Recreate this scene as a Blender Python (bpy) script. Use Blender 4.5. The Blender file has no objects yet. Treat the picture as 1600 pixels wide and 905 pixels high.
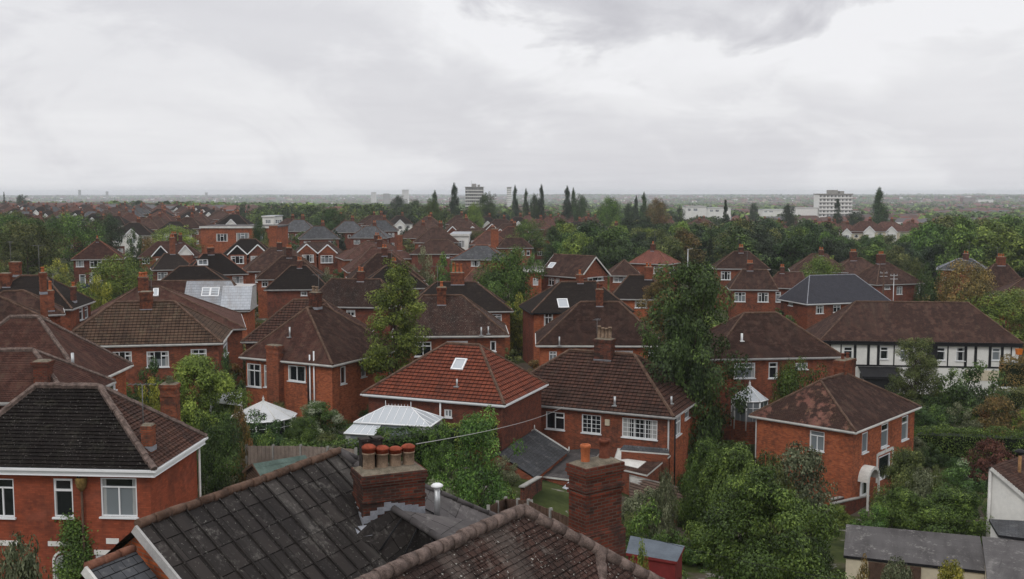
import bpy, math, random
import numpy as np
from mathutils import Vector, Matrix, noise as mnoise

# ------------------------------------------------------------------ camera, sky, sun, exposure
SC = bpy.context.scene
COL = SC.collection
F, HY, H = 1640.0, 302.0, 16.0
TH = math.atan((452.5 - HY) / F)
cam_d = bpy.data.cameras.new('camera')
cam = bpy.data.objects.new('camera', cam_d)
COL.objects.link(cam)
cam_d.sensor_width = 36.0
cam_d.lens = F * 36.0 / 1600.0
cam_d.clip_start = 0.5
cam_d.clip_end = 30000
cam.location = (0, 0, H)
cam.rotation_euler = (math.radians(90) - TH, 0, 0)
SC.camera = cam
SC.render.engine = 'CYCLES'
SC.cycles.use_denoising = True
SC.cycles.max_bounces = 5
SC.cycles.diffuse_bounces = 2
SC.cycles.glossy_bounces = 2
SC.cycles.transmission_bounces = 4
SC.cycles.transparent_max_bounces = 4
SC.cycles.volume_bounces = 2
SC.cycles.use_adaptive_sampling = True
SC.cycles.adaptive_threshold = 0.02
SC.view_settings.view_transform = 'Standard'
SC.view_settings.look = 'None'
SC.view_settings.gamma = 1.0
SC.view_settings.use_curve_mapping = False
SC.view_settings.exposure = 0.0

SUN_EL, SUN_AZ = math.radians(48), math.radians(-35)   # veiled sun behind the cloud, behind left of the viewer
sun_d = bpy.data.lights.new('sun', 'SUN')
sun = bpy.data.objects.new('sun', sun_d)
COL.objects.link(sun)
sun_d.energy = 0.9
sun_d.angle = math.radians(12)
sun_d.color = (1.0, 0.97, 0.92)
_sd = Vector((math.sin(SUN_AZ) * math.cos(SUN_EL), -math.cos(SUN_AZ) * math.cos(SUN_EL), math.sin(SUN_EL)))
sun.rotation_euler = _sd.to_track_quat('Z', 'Y').to_euler()

W = bpy.data.worlds.new('World')
SC.world = W
W.use_nodes = True
def build_world():
    nt = W.node_tree; N = nt.nodes; L = nt.links
    N.clear()
    out = N.new('ShaderNodeOutputWorld')
    def m(op, a, b=None, c=None, clamp=False):
        n = N.new('ShaderNodeMath'); n.operation = op; n.use_clamp = clamp
        for i, v in enumerate((a, b, c)):
            if v is None: continue
            if isinstance(v, (int, float)): n.inputs[i].default_value = v
            else: L.new(v, n.inputs[i])
        return n.outputs[0]
    def ss(x, a, b):
        n = N.new('ShaderNodeMapRange'); n.interpolation_type = 'SMOOTHSTEP'
        L.new(x, n.inputs[0]); n.inputs[1].default_value = a; n.inputs[2].default_value = b
        return n.outputs[0]
    def noise(vec, scale, detail, rough, dist=0.0):
        n = N.new('ShaderNodeTexNoise'); n.inputs['Scale'].default_value = scale
        n.inputs['Detail'].default_value = detail; n.inputs['Roughness'].default_value = rough
        n.inputs['Distortion'].default_value = dist
        L.new(vec, n.inputs['Vector']); return n.outputs[0]
    sky = N.new('ShaderNodeTexSky'); sky.sky_type = 'NISHITA'; sky.sun_disc = False
    sky.sun_elevation = SUN_EL; sky.sun_rotation = math.radians(180) + SUN_AZ
    sky.air_density = 1.2; sky.dust_density = 3.0
    bg1 = N.new('ShaderNodeBackground'); bg1.inputs[1].default_value = 0.08
    L.new(sky.outputs[0], bg1.inputs[0])
    tc = N.new('ShaderNodeTexCoord')
    sep = N.new('ShaderNodeSeparateXYZ'); L.new(tc.outputs['Generated'], sep.inputs[0])
    X, Y, Z = sep.outputs
    zc = m('ADD', m('MAXIMUM', Z, 0.0), 0.055)
    cx, cy = m('DIVIDE', X, zc), m('DIVIDE', Y, zc)
    comb = N.new('ShaderNodeCombineXYZ'); L.new(cx, comb.inputs[0]); L.new(cy, comb.inputs[1])
    P = comb.outputs[0]
    n1 = noise(P, 0.30, 6, 0.5, 0.4)
    n2 = noise(P, 0.8, 6, 0.55, 0.6)
    n3 = noise(P, 0.13, 3, 0.5, 0.0)
    # azimuth and elevation of the direction
    az = m('ARCTAN2', X, Y)
    el = m('ARCSINE', Z)
    c2 = N.new('ShaderNodeCombineXYZ'); L.new(az, c2.inputs[0]); L.new(m('MULTIPLY', el, 1.9), c2.inputs[1])
    n4 = noise(c2.outputs[0], 9.0, 8, 0.55, 0.35)
    n5 = noise(c2.outputs[0], 3.2, 5, 0.5, 0.2)
    # heavy grey cloud bank hanging overhead ahead-right: an ellipse in az / el with a torn edge
    ex = m('DIVIDE', m('SUBTRACT', az, 0.15), 0.25)
    ey = m('DIVIDE', m('SUBTRACT', el, 0.272), 0.135)
    rr = m('SQRT', m('ADD', m('MULTIPLY', ex, ex), m('MULTIPLY', ey, ey)))
    rr = m('ADD', rr, m('MULTIPLY', m('SUBTRACT', n4, 0.5), 1.25))
    dark = m('SUBTRACT', 1.0, ss(rr, 0.78, 1.12))
    rim = m('MULTIPLY', ss(rr, 0.95, 1.12), m('SUBTRACT', 1.0, ss(rr, 1.15, 1.6)))
    # second thin veil to the far left top
    ex2 = m('DIVIDE', m('ADD', az, 0.42), 0.16); ey2 = m('DIVIDE', m('SUBTRACT', el, 0.235), 0.07)
    r2 = m('ADD', m('SQRT', m('ADD', m('MULTIPLY', ex2, ex2), m('MULTIPLY', ey2, ey2))), m('MULTIPLY', m('SUBTRACT', n5, 0.5), 0.8))
    veil = m('SUBTRACT', 1.0, ss(r2, 0.5, 1.5))
    wisp = ss(n4, 0.55, 0.72)
    v = m('ADD', m('MULTIPLY', m('SUBTRACT', n1, 0.5), 0.13), m('MULTIPLY', m('SUBTRACT', n2, 0.5), 0.10))
    v = m('ADD', v, m('MULTIPLY', m('SUBTRACT', n5, 0.5), 0.15))
    v = m('ADD', v, m('MULTIPLY', m('SUBTRACT', n4, 0.5), 0.10))
    n6 = noise(c2.outputs[0], 5.0, 7, 0.58, 0.6)
    v = m('ADD', v, m('MULTIPLY', m('SUBTRACT', ss(n6, 0.46, 0.60), 0.5), 0.085))
    base = m('ADD', 0.79, v)
    base = m('SUBTRACT', base, m('MULTIPLY', wisp, 0.035))
    base = m('ADD', base, m('MULTIPLY', rim, 0.13))
    # brighter sky low to the right of the bank, greyer band at the horizon
    rt = m('MULTIPLY', ss(az, 0.02, 0.38), ss(el, 0.02, 0.12))
    base = m('ADD', base, m('MULTIPLY', rt, 0.09))
    hz = m('SUBTRACT', 1.0, ss(el, 0.0, 0.09))
    base = m('SUBTRACT', base, m('MULTIPLY', hz, -0.01))
    dk = m('ADD', 0.66, m('MULTIPLY', m('SUBTRACT', n4, 0.5), 0.55))
    mixf = N.new('ShaderNodeMix'); mixf.data_type = 'FLOAT'
    L.new(m('MULTIPLY', dark, 0.92), mixf.inputs[0]); L.new(base, mixf.inputs[2]); L.new(dk, mixf.inputs[3])
    val = m('SUBTRACT', mixf.outputs[0], m('MULTIPLY', veil, 0.05))
    val = m('MINIMUM', val, 0.92)
    # cloud overhead, out of view, is brightened to add light on the town
    over = ss(el, 0.22, 0.75)
    val = m('MULTIPLY', val, m('SUBTRACT', 1.0, m('MULTIPLY', over, -0.38)))
    cr = N.new('ShaderNodeMix'); cr.data_type = 'RGBA'
    L.new(m('MULTIPLY', m('SUBTRACT', val, 0.45), 2.4, None, True), cr.inputs[0])
    cr.inputs[6].default_value = (0.97, 0.96, 1.05, 1); cr.inputs[7].default_value = (0.995, 0.995, 1.02, 1)
    vm = N.new('ShaderNodeVectorMath'); vm.operation = 'SCALE'
    L.new(cr.outputs[2], vm.inputs[0]); L.new(val, vm.inputs[3])
    bg2 = N.new('ShaderNodeBackground'); bg2.inputs[1].default_value = 1.0
    L.new(vm.outputs[0], bg2.inputs[0])
    mx = N.new('ShaderNodeMixShader'); mx.inputs[0].default_value = 0.95
    L.new(bg1.outputs[0], mx.inputs[1]); L.new(bg2.outputs[0], mx.inputs[2])
    L.new(mx.outputs[0], out.inputs[0])
build_world()

# ------------------------------------------------------------------ helpers
_fw = Vector((0, math.cos(TH), -math.sin(TH))); _up = Vector((0, math.sin(TH), math.cos(TH)))
CAMP = Vector((0, 0, H))
def ray(px, py):
    r = _fw + Vector((1, 0, 0)) * ((px - 800) / F) + _up * ((452.5 - py) / F)
    return r
def at_d(px, py, d):
    r = ray(px, py); return CAMP + r * (d / r.y)
def at_z(px, py, z):
    r = ray(px, py); return CAMP + r * ((z - H) / r.z)
def proj(p):
    p = Vector(p) - CAMP; z = p.dot(_fw)
    return (800 + F * p.x / z, 452.5 - F * p.dot(_up) / z)

def tag(o, label=None, cat=None, group=None, kind=None):
    if label: o['label'] = label
    if cat: o['category'] = cat
    if group: o['group'] = group
    if kind: o['kind'] = kind
    return o
def empty(name, loc, rz=0.0):
    o = bpy.data.objects.new(name, None); COL.objects.link(o)
    o.location = loc; o.rotation_euler = (0, 0, rz); o.empty_display_size = 0.3
    return o

class MB:
    """collects polygons; build() links them as one mesh object"""
    def __init__(s): s.v = []; s.f = []; s.uv = []; s.m = []; s.sm = []
    def poly(s, pts, uv=None, m=0, smooth=False):
        b = len(s.v); s.v += [tuple(p) for p in pts]; s.f.append(tuple(range(b, b + len(pts))))
        s.uv += list(uv) if uv else [(0.0, 0.0)] * len(pts); s.m.append(m); s.sm.append(smooth)
    def box(s, c, h, rz=0.0, m=0, ax=None):
        """c centre, h half sizes, rz rotation; ax: 3 custom axes"""
        c = Vector(c)
        if ax is None:
            cs, sn = math.cos(rz), math.sin(rz); ax = (Vector((cs, sn, 0)), Vector((-sn, cs, 0)), Vector((0, 0, 1)))
        X, Y, Z = (Vector(a) * k for a, k in zip(ax, h))
        P = lambda i, j, k: c + X * i + Y * j + Z * k
        hx, hy, hz = h
        for fc, (a, b) in (((P(-1,-1,-1), P(1,-1,-1), P(1,-1,1), P(-1,-1,1)), (hx, hz)), ((P(1,1,-1), P(-1,1,-1), P(-1,1,1), P(1,1,1)), (hx, hz)),
                   ((P(1,-1,-1), P(1,1,-1), P(1,1,1), P(1,-1,1)), (hy, hz)), ((P(-1,1,-1), P(-1,-1,-1), P(-1,-1,1), P(-1,1,1)), (hy, hz)),
                   ((P(-1,-1,1), P(1,-1,1), P(1,1,1), P(-1,1,1)), (hx, hy)), ((P(-1,1,-1), P(1,1,-1), P(1,-1,-1), P(-1,-1,-1)), (hx, hy))):
            z0 = c.z - hz if (a, b) != (hx, hy) else 0
            s.poly(fc, [(0, z0), (2 * a, z0), (2 * a, z0 + 2 * b), (0, z0 + 2 * b)], m)
    def bx(s, x0, x1, y0, y1, z0, z1, m=0):
        s.box(((x0 + x1) / 2, (y0 + y1) / 2, (z0 + z1) / 2), (abs(x1 - x0) / 2, abs(y1 - y0) / 2, abs(z1 - z0) / 2), m=m)
    def tube(s, p0, p1, r0, r1=None, n=8, m=0, cap=True, smooth=True):
        p0, p1 = Vector(p0), Vector(p1); r1 = r0 if r1 is None else r1
        d = (p1 - p0); Ln = d.length
        if Ln < 1e-6: return
        d /= Ln; a = d.orthogonal().normalized(); b = d.cross(a)
        R = [[p + (a * math.cos(2 * math.pi * k / n) + b * math.sin(2 * math.pi * k / n)) * r for k in range(n)] for p, r in ((p0, r0), (p1, r1))]
        for k in range(n):
            k2 = (k + 1) % n; u0 = k / n; u1 = (k + 1) / n
            s.poly([R[0][k], R[0][k2], R[1][k2], R[1][k]], [(u0, 0), (u1, 0), (u1, Ln), (u0, Ln)], m, smooth)
        if cap:
            s.poly(list(reversed(R[0])), None, m); s.poly(R[1], None, m)
    def lathe(s, c, prof, n=12, m=0, smooth=True):
        c = Vector(c)
        R = [[c + Vector((r * math.cos(2 * math.pi * k / n), r * math.sin(2 * math.pi * k / n), z)) for k in range(n)] for r, z in prof]
        for i in range(len(R) - 1):
            for k in range(n):
                k2 = (k + 1) % n
                s.poly([R[i][k], R[i][k2], R[i + 1][k2], R[i + 1][k]], [(k / n, prof[i][1]), ((k + 1) / n, prof[i][1]), ((k + 1) / n, prof[i + 1][1]), (k / n, prof[i + 1][1])], m, smooth)
    def build(s, name, mats, parent=None, loc=None):
        me = bpy.data.meshes.new(name)
        me.from_pydata(s.v, [], s.f)
        if not isinstance(mats, (list, tuple)): mats = [mats]
        for mt in mats: me.materials.append(mt)
        uvl = me.uv_layers.new(name='UVMap')
        if s.uv: uvl.data.foreach_set('uv', np.array(s.uv, dtype=np.float32).ravel())
        me.polygons.foreach_set('material_index', s.m)
        me.polygons.foreach_set('use_smooth', s.sm)
        me.update()
        if any(s.sm):
            import bmesh
            bm = bmesh.new(); bm.from_mesh(me); bmesh.ops.remove_doubles(bm, verts=bm.verts, dist=1e-4); bm.to_mesh(me); bm.free()
        o = bpy.data.objects.new(name, me); COL.objects.link(o)
        if parent is not None: o.parent = parent
        if loc is not None: o.location = loc
        return o

# ------------------------------------------------------------------ materials
def mat(name):
    m = bpy.data.materials.new(name); m.use_nodes = True
    nt = m.node_tree; b = nt.nodes['Principled BSDF']
    return m, nt, b
class NB:
    def __init__(s, nt): s.nt = nt; s.N = nt.nodes; s.L = nt.links
    def node(s, t, **kw):
        n = s.N.new(t)
        for k, v in kw.items():
            if k in n.inputs.keys():
                if hasattr(v, 'is_output'): s.L.new(v, n.inputs[k])
                else: n.inputs[k].default_value = v
            else: setattr(n, k, v)
        return n
    def math(s, op, a, b=None, clamp=False):
        n = s.N.new('ShaderNodeMath'); n.operation = op; n.use_clamp = clamp
        for i, v in enumerate((a, b)):
            if v is None: continue
            if isinstance(v, (int, float)): n.inputs[i].default_value = v
            else: s.L.new(v, n.inputs[i])
        return n.outputs[0]
    def mix(s, f, a, b, blend='MIX'):
        n = s.N.new('ShaderNodeMix'); n.data_type = 'RGBA'; n.blend_type = blend
        for i, v in ((0, f), (6, a), (7, b)):
            if isinstance(v, (int, float)): n.inputs[i].default_value = v
            elif isinstance(v, tuple): n.inputs[i].default_value = (v[0], v[1], v[2], 1)
            else: s.L.new(v, n.inputs[i])
        return n.outputs[2]
    def ss(s, x, a, b, lo=0.0, hi=1.0):
        n = s.N.new('ShaderNodeMapRange'); n.interpolation_type = 'SMOOTHSTEP'
        s.L.new(x, n.inputs[0])
        for i, v in ((1, a), (2, b), (3, lo), (4, hi)): n.inputs[i].default_value = v
        return n.outputs[0]
    def noise(s, vec, scale, detail=4, rough=0.55, dist=0.0):
        n = s.N.new('ShaderNodeTexNoise'); n.inputs['Scale'].default_value = scale; n.inputs['Detail'].default_value = detail
        n.inputs['Roughness'].default_value = rough; n.inputs['Distortion'].default_value = dist
        if vec is not None: s.L.new(vec, n.inputs['Vector'])
        return n.outputs[0]
    def mapping(s, vec, scale=(1, 1, 1), loc=(0, 0, 0)):
        n = s.N.new('ShaderNodeMapping'); n.inputs['Scale'].default_value = scale; n.inputs['Location'].default_value = loc
        s.L.new(vec, n.inputs[0]); return n.outputs[0]
    def bump(s, h, strength, dist=0.02):
        n = s.N.new('ShaderNodeBump'); n.inputs['Strength'].default_value = strength; n.inputs['Distance'].default_value = dist
        s.L.new(h, n.inputs['Height']); return n.outputs[0]
def plain(name, col, rough=0.7, metal=0.0, var=0.25, scale=3.0, bump=0.0, spec=0.12):
    m, nt, b = mat(name); q = NB(nt)
    tc = q.node('ShaderNodeTexCoord').outputs['Object']
    n1 = q.noise(tc, scale, 6, 0.6); n2 = q.noise(tc, scale * 7, 3, 0.6)
    f = q.ss(q.math('ADD', q.math('MULTIPLY', n1, 0.65), q.math('MULTIPLY', n2, 0.35)), 0.3, 0.7)
    lo = tuple(c * (1 - var) for c in col); hi = tuple(min(1, c * (1 + var * 0.6)) for c in col)
    q.L.new(q.mix(f, lo, hi), b.inputs['Base Color'])
    b.inputs['Roughness'].default_value = rough; b.inputs['Metallic'].default_value = metal
    b.inputs['Specular IOR Level'].default_value = spec
    if bump: q.L.new(q.bump(n2, bump, 0.01), b.inputs['Normal'])
    return m
def obj_rand(q):
    return q.node('ShaderNodeObjectInfo').outputs['Random']
def brick_mat(name, c1, c2, mortar=(0.20, 0.12, 0.085), dirt=0.35, msz=0.010, bump=0.35, per_obj=0.15, soot=(0.03, 0.028, 0.026)):
    m, nt, b = mat(name); q = NB(nt)
    uv = q.node('ShaderNodeTexCoord').outputs['UV']
    oc = q.node('ShaderNodeTexCoord').outputs['Object']
    bt = q.node('ShaderNodeTexBrick', offset=0.5, offset_frequency=2)
    q.L.new(uv, bt.inputs['Vector'])
    for k, v in (('Scale', 1.0), ('Brick Width', 0.225), ('Row Height', 0.075), ('Mortar Size', msz), ('Mortar Smooth', 0.2), ('Bias', 0.0)):
        bt.inputs[k].default_value = v
    bt.inputs['Color1'].default_value = (*c1, 1); bt.inputs['Color2'].default_value = (*c2, 1); bt.inputs['Mortar'].default_value = (*mortar, 1)
    big = q.noise(oc, 0.55, 6, 0.62); mid = q.noise(oc, 3.5, 5, 0.6)
    f = q.ss(q.math('ADD', q.math('MULTIPLY', big, 0.55), q.math('MULTIPLY', mid, 0.45)), 0.45, 0.62)
    c = q.mix(q.math('MULTIPLY', f, dirt), bt.outputs['Color'], soot)
    lt = q.ss(q.noise(oc, 1.1, 4, 0.5), 0.56, 0.72)
    vs_ = q.ss(q.noise(q.mapping(uv, (1.3, 0.18, 1)), 1.0, 5, 0.6), 0.50, 0.68)
    c = q.mix(q.math('MULTIPLY', vs_, dirt * 0.55), c, soot)
    c = q.mix(q.math('MULTIPLY', lt, 0.22), c, tuple(min(1, x * 1.5 + 0.04) for x in c1))
    r = obj_rand(q)
    hsv = q.node('ShaderNodeHueSaturation'); q.L.new(c, hsv.inputs['Color'])
    q.L.new(q.math('ADD', 1 - per_obj, q.math('MULTIPLY', r, 2 * per_obj)), hsv.inputs['Value'])
    q.L.new(hsv.outputs[0], b.inputs['Base Color'])
    b.inputs['Roughness'].default_value = 0.95; b.inputs['Specular IOR Level'].default_value = 0.04
    hgt = q.math('SUBTRACT', q.math('MULTIPLY', mid, 0.5), bt.outputs['Fac'])
    q.L.new(q.bump(hgt, bump, 0.012), b.inputs['Normal'])
    return m
def roof_mat(name, c1, c2, tw=0.17, th=0.11, gap=0.008, moss=(0.105, 0.082, 0.062), moss_amt=0.5, stain=(0.02, 0.017, 0.016), stain_amt=0.5, wave=0.0,
             rough=0.85, patch=None, patch_amt=0.0, per_obj=0.28, speck=0.0, spec=0.05):
    m, nt, b = mat(name); q = NB(nt)
    uv = q.node('ShaderNodeTexCoord').outputs['UV']; oc = q.node('ShaderNodeTexCoord').outputs['Object']
    bt = q.node('ShaderNodeTexBrick', offset=0.5 if not wave else 0.0, offset_frequency=2)
    q.L.new(uv, bt.inputs['Vector'])
    for k, v in (('Scale', 1.0), ('Brick Width', tw), ('Row Height', th), ('Mortar Size', gap), ('Mortar Smooth', 0.1), ('Bias', 0.0)):
        bt.inputs[k].default_value = v
    bt.inputs['Color1'].default_value = (*c1, 1); bt.inputs['Color2'].default_value = (*c2, 1); bt.inputs['Mortar'].default_value = (*[x * 0.25 for x in c1], 1)
    # streaks run down the slope: stretch noise along v
    st = q.noise(q.mapping(uv, (1.6, 0.22, 1)), 1.0, 6, 0.6)
    big = q.noise(oc, 0.33, 6, 0.6, 0.6); mid = q.noise(oc, 1.7, 6, 0.65); fine = q.noise(oc, 9.0, 4, 0.7)
    c = bt.outputs['Color']
    if patch:
        pf = q.math('MULTIPLY', q.ss(q.math('ADD', q.math('MULTIPLY', mid, 0.45), q.math('MULTIPLY', big, 0.55)), 0.47, 0.54), patch_amt)
        c = q.mix(pf, c, patch)
    sf = q.math('MULTIPLY', q.ss(q.math('ADD', q.math('MULTIPLY', st, 0.5), q.math('MULTIPLY', big, 0.5)), 0.44, 0.62), stain_amt)
    c = q.mix(sf, c, stain)
    c = q.mix(q.math('MULTIPLY', q.ss(q.noise(q.mapping(uv, (0.55, 0.09, 1), (3, 9, 0)), 1.0, 5, 0.6), 0.56, 0.70), moss_amt * 0.6), c, moss)
    mf = q.math('MULTIPLY', q.ss(q.math('ADD', q.math('MULTIPLY', fine, 0.45), q.math('MULTIPLY', mid, 0.55)), 0.52, 0.66), moss_amt)
    c = q.mix(mf, c, moss)
    if speck:
        sp = q.ss(q.noise(oc, 16.0, 2, 0.5), 0.66, 0.72)
        c = q.mix(q.math('MULTIPLY', sp, speck), c, (0.32, 0.31, 0.28))
    r = obj_rand(q)
    hsv = q.node('ShaderNodeHueSaturation'); q.L.new(c, hsv.inputs['Color'])
    q.L.new(q.math('ADD', 1 - per_obj, q.math('MULTIPLY', r, 2 * per_obj)), hsv.inputs['Value'])
    q.L.new(hsv.outputs[0], b.inputs['Base Color'])
    b.inputs['Roughness'].default_value = rough; b.inputs['Specular IOR Level'].default_value = spec
    h = q.math('SUBTRACT', q.math('MULTIPLY', fine, 0.6), bt.outputs['Fac'])
    if wave:
        sx = q.node('ShaderNodeSeparateXYZ'); q.L.new(uv, sx.inputs[0])
        wv = q.math('SINE', q.math('MULTIPLY', sx.outputs[0], 2 * math.pi / tw))
        h = q.math('ADD', h, q.math('MULTIPLY', wv, wave))
    q.L.new(q.bump(h, 0.55, 0.02), b.inputs['Normal'])
    return m

M = {}
M['brick_red'] = brick_mat('brick_red', (0.31, 0.078, 0.036), (0.15, 0.040, 0.022), dirt=0.6)
M['brick_orange'] = brick_mat('brick_orange', (0.46, 0.124, 0.048), (0.26, 0.060, 0.026), dirt=0.5)
M['brick_dark'] = brick_mat('brick_dark', (0.20, 0.045, 0.027), (0.11, 0.028, 0.020), dirt=0.55)
M['brick_smooth'] = brick_mat('brick_smooth', (0.35, 0.094, 0.050), (0.25, 0.066, 0.036), mortar=(0.22, 0.065, 0.04), dirt=0.4, msz=0.006, bump=0.15)
M['brick_stack'] = brick_mat('brick_stack', (0.19, 0.048, 0.028), (0.075, 0.026, 0.019), mortar=(0.10, 0.08, 0.065), dirt=0.85, msz=0.011, bump=0.6)
M['brick_stack_orange'] = brick_mat('brick_stack_orange', (0.30, 0.082, 0.038), (0.17, 0.045, 0.024), mortar=(0.14, 0.10, 0.075), dirt=0.75, bump=0.5)
M['roof_brown'] = roof_mat('roof_brown', (0.064, 0.0355, 0.0285), (0.044, 0.0265, 0.0225), stain_amt=0.5, patch=(0.115, 0.062, 0.048), patch_amt=0.45)
M['roof_red'] = roof_mat('roof_red', (0.092, 0.043, 0.034), (0.064, 0.033, 0.027), patch=(0.15, 0.075, 0.058), patch_amt=0.4, stain_amt=0.45)
M['roof_dark'] = roof_mat('roof_dark', (0.0308, 0.0238, 0.0210), (0.0210, 0.0175, 0.0161), stain_amt=0.3, moss_amt=0.25)
M['roof_black'] = roof_mat('roof_black', (0.0124, 0.0099, 0.0093), (0.0087, 0.0074, 0.0068), tw=0.27, th=0.17, gap=0.012, moss_amt=0.22, moss=(0.10, 0.10, 0.075), speck=0.4)
M['roof_patchy'] = roof_mat('roof_patchy', (0.0760, 0.0440, 0.0360), (0.0560, 0.0344, 0.0296), patch=(0.27, 0.125, 0.10), patch_amt=0.8, moss=(0.22, 0.18, 0.09), moss_amt=0.35)
M['roof_pantile'] = roof_mat('roof_pantile', (0.08, 0.041, 0.031), (0.054, 0.03, 0.0245), tw=0.30, th=0.32, gap=0.02, wave=1.6, moss_amt=0.35)
M['roof_grey_pantile'] = roof_mat('roof_grey_pantile', (0.135, 0.085, 0.06), (0.10, 0.063, 0.046), tw=0.30, th=0.32, gap=0.02, wave=1.6, moss=(0.2, 0.18, 0.12), moss_amt=0.5)
M['roof_red_pantile'] = roof_mat('roof_red_pantile', (0.1710, 0.0504, 0.0306), (0.1170, 0.0378, 0.0252), tw=0.30, th=0.32, gap=0.02, wave=1.6, moss_amt=0.18, stain_amt=0.3)
M['roof_bright_red'] = roof_mat('roof_bright_red', (0.23, 0.09, 0.07), (0.18, 0.072, 0.056), stain_amt=0.35)
M['roof_lichen'] = roof_mat('roof_lichen', (0.0734, 0.0418, 0.0338), (0.0518, 0.0317, 0.0266), tw=0.19, th=0.16, gap=0.012, moss=(0.15, 0.125, 0.11), moss_amt=0.6, stain_amt=0.65, speck=0.95)
M['roof_slate_new'] = roof_mat('roof_slate_new', (0.0434, 0.0434, 0.0525), (0.0364, 0.0364, 0.0441), tw=0.30, th=0.22, gap=0.004, moss_amt=0.06, stain_amt=0.15, rough=0.6)
M['roof_slate_old'] = roof_mat('roof_slate_old', (0.085, 0.088, 0.095), (0.065, 0.067, 0.073), tw=0.28, th=0.2, gap=0.008, moss=(0.25, 0.25, 0.24), moss_amt=0.5, stain_amt=0.4, rough=0.55)
M['roof_sheet'] = roof_mat('roof_sheet', (0.36, 0.38, 0.41), (0.32, 0.34, 0.37), tw=0.5, th=0.4, gap=0.006, moss=(0.22, 0.24, 0.25), moss_amt=0.7, stain=(0.2, 0.16, 0.13), stain_amt=0.4, rough=0.6)
M['felt'] = roof_mat('felt', (0.0390, 0.0338, 0.0315), (0.0225, 0.0203, 0.0195), tw=0.475, th=0.62, gap=0.008, moss=(0.13, 0.12, 0.11), moss_amt=0.6, stain=(0.02, 0.018, 0.018), stain_amt=0.5, speck=0.3, rough=0.75)
M['felt_worn'] = roof_mat('felt_worn', (0.11, 0.10, 0.10), (0.075, 0.07, 0.07), tw=2.0, th=0.9, gap=0.01, moss=(0.2, 0.19, 0.18), moss_amt=0.6, stain=(0.04, 0.036, 0.036), stain_amt=0.6, rough=0.7)
M['felt_long'] = roof_mat('felt_long', (0.085, 0.08, 0.08), (0.075, 0.07, 0.07), tw=40, th=1.3, gap=0.004, moss=(0.22, 0.21, 0.20), moss_amt=0.75, stain=(0.035, 0.032, 0.032), stain_amt=0.6, rough=0.7)
M['felt_green'] = plain('felt_green', (0.085, 0.12, 0.105), 0.85, var=0.4, scale=1.2)
M['ridge'] = plain('ridge_clay', (0.12, 0.075, 0.055), 0.9, var=0.55, scale=2.2, bump=0.4)
M['ridge_red'] = plain('ridge_clay_red', (0.20, 0.09, 0.06), 0.9, var=0.5, scale=2.0, bump=0.4)
M['ridge_near'] = plain('ridge_lichen', (0.155, 0.115, 0.10), 0.95, var=0.65, scale=5.0, bump=0.9)
M['white'] = plain('white_upvc', (0.78, 0.79, 0.80), 0.4, var=0.06, scale=1.5)
M['white_old'] = plain('white_paint', (0.62, 0.61, 0.58), 0.6, var=0.2, scale=1.5)
M['render_white'] = plain('render_white', (0.72, 0.71, 0.68), 0.85, var=0.12, scale=0.8)
M['render_cream'] = plain('render_cream', (0.60, 0.53, 0.40), 0.85, var=0.15, scale=0.8)
M['gutter_grey'] = plain('gutter_grey', (0.42, 0.41, 0.40), 0.6, var=0.25)
M['black_paint'] = plain('black_paint', (0.018, 0.018, 0.02), 0.5, var=0.3)
M['timber'] = plain('timber_brown', (0.10, 0.062, 0.045), 0.9, var=0.4, scale=4, bump=0.4)
M['timber_pale'] = plain('timber_pale', (0.26, 0.21, 0.18), 0.9, var=0.3, scale=2.5, bump=0.3)
M['lead'] = plain('lead', (0.27, 0.28, 0.31), 0.5, 0.1, var=0.3)
M['mortar'] = plain('mortar_flaunching', (0.17, 0.145, 0.11), 0.95, var=0.5, scale=5, bump=0.8)
M['pot_orange'] = plain('pot_terracotta', (0.42, 0.13, 0.055), 0.8, var=0.35, scale=5)
M['pot_red'] = plain('pot_red', (0.26, 0.062, 0.034), 0.8, var=0.5, scale=7)
M['pot_buff'] = plain('pot_buff', (0.26, 0.185, 0.13), 0.85, var=0.5, scale=6)
M['pot_dark'] = plain('pot_dark', (0.16, 0.055, 0.035), 0.85, var=0.5, scale=6)
M['metal'] = plain('galvanised', (0.45, 0.46, 0.47), 0.4, 0.6, var=0.2)
M['aerial'] = plain('aerial_metal', (0.16, 0.16, 0.165), 0.5, 0.4)
M['concrete'] = plain('concrete', (0.30, 0.29, 0.27), 0.9, var=0.35, scale=1.5, bump=0.3)
M['polycarb'] = plain('polycarbonate', (0.50, 0.51, 0.52), 0.35, var=0.12, scale=1.2)
M['dark_in'] = plain('dark_inside', (0.012, 0.012, 0.012), 0.9)
M['orange'] = plain('orange_paint', (0.6, 0.17, 0.03), 0.5)
M['maroon'] = plain('maroon_paint', (0.22, 0.035, 0.035), 0.7, var=0.2)
M['blue_grey'] = plain('blue_grey_felt', (0.115, 0.135, 0.16), 0.7, var=0.25, scale=1.2)
M['corrugated'] = roof_mat('corrugated', (0.105, 0.07, 0.055), (0.095, 0.064, 0.05), tw=6, th=0.24, gap=0.03, moss_amt=0.2, stain_amt=0.35)
M['bark'] = plain('bark', (0.075, 0.06, 0.045), 0.95, var=0.4, scale=3, bump=0.5)
M['slats'] = roof_mat('timber_slats', (0.11, 0.075, 0.055), (0.09, 0.062, 0.047), tw=3, th=0.11, gap=0.012, moss_amt=0.2, stain_amt=0.3)

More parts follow.
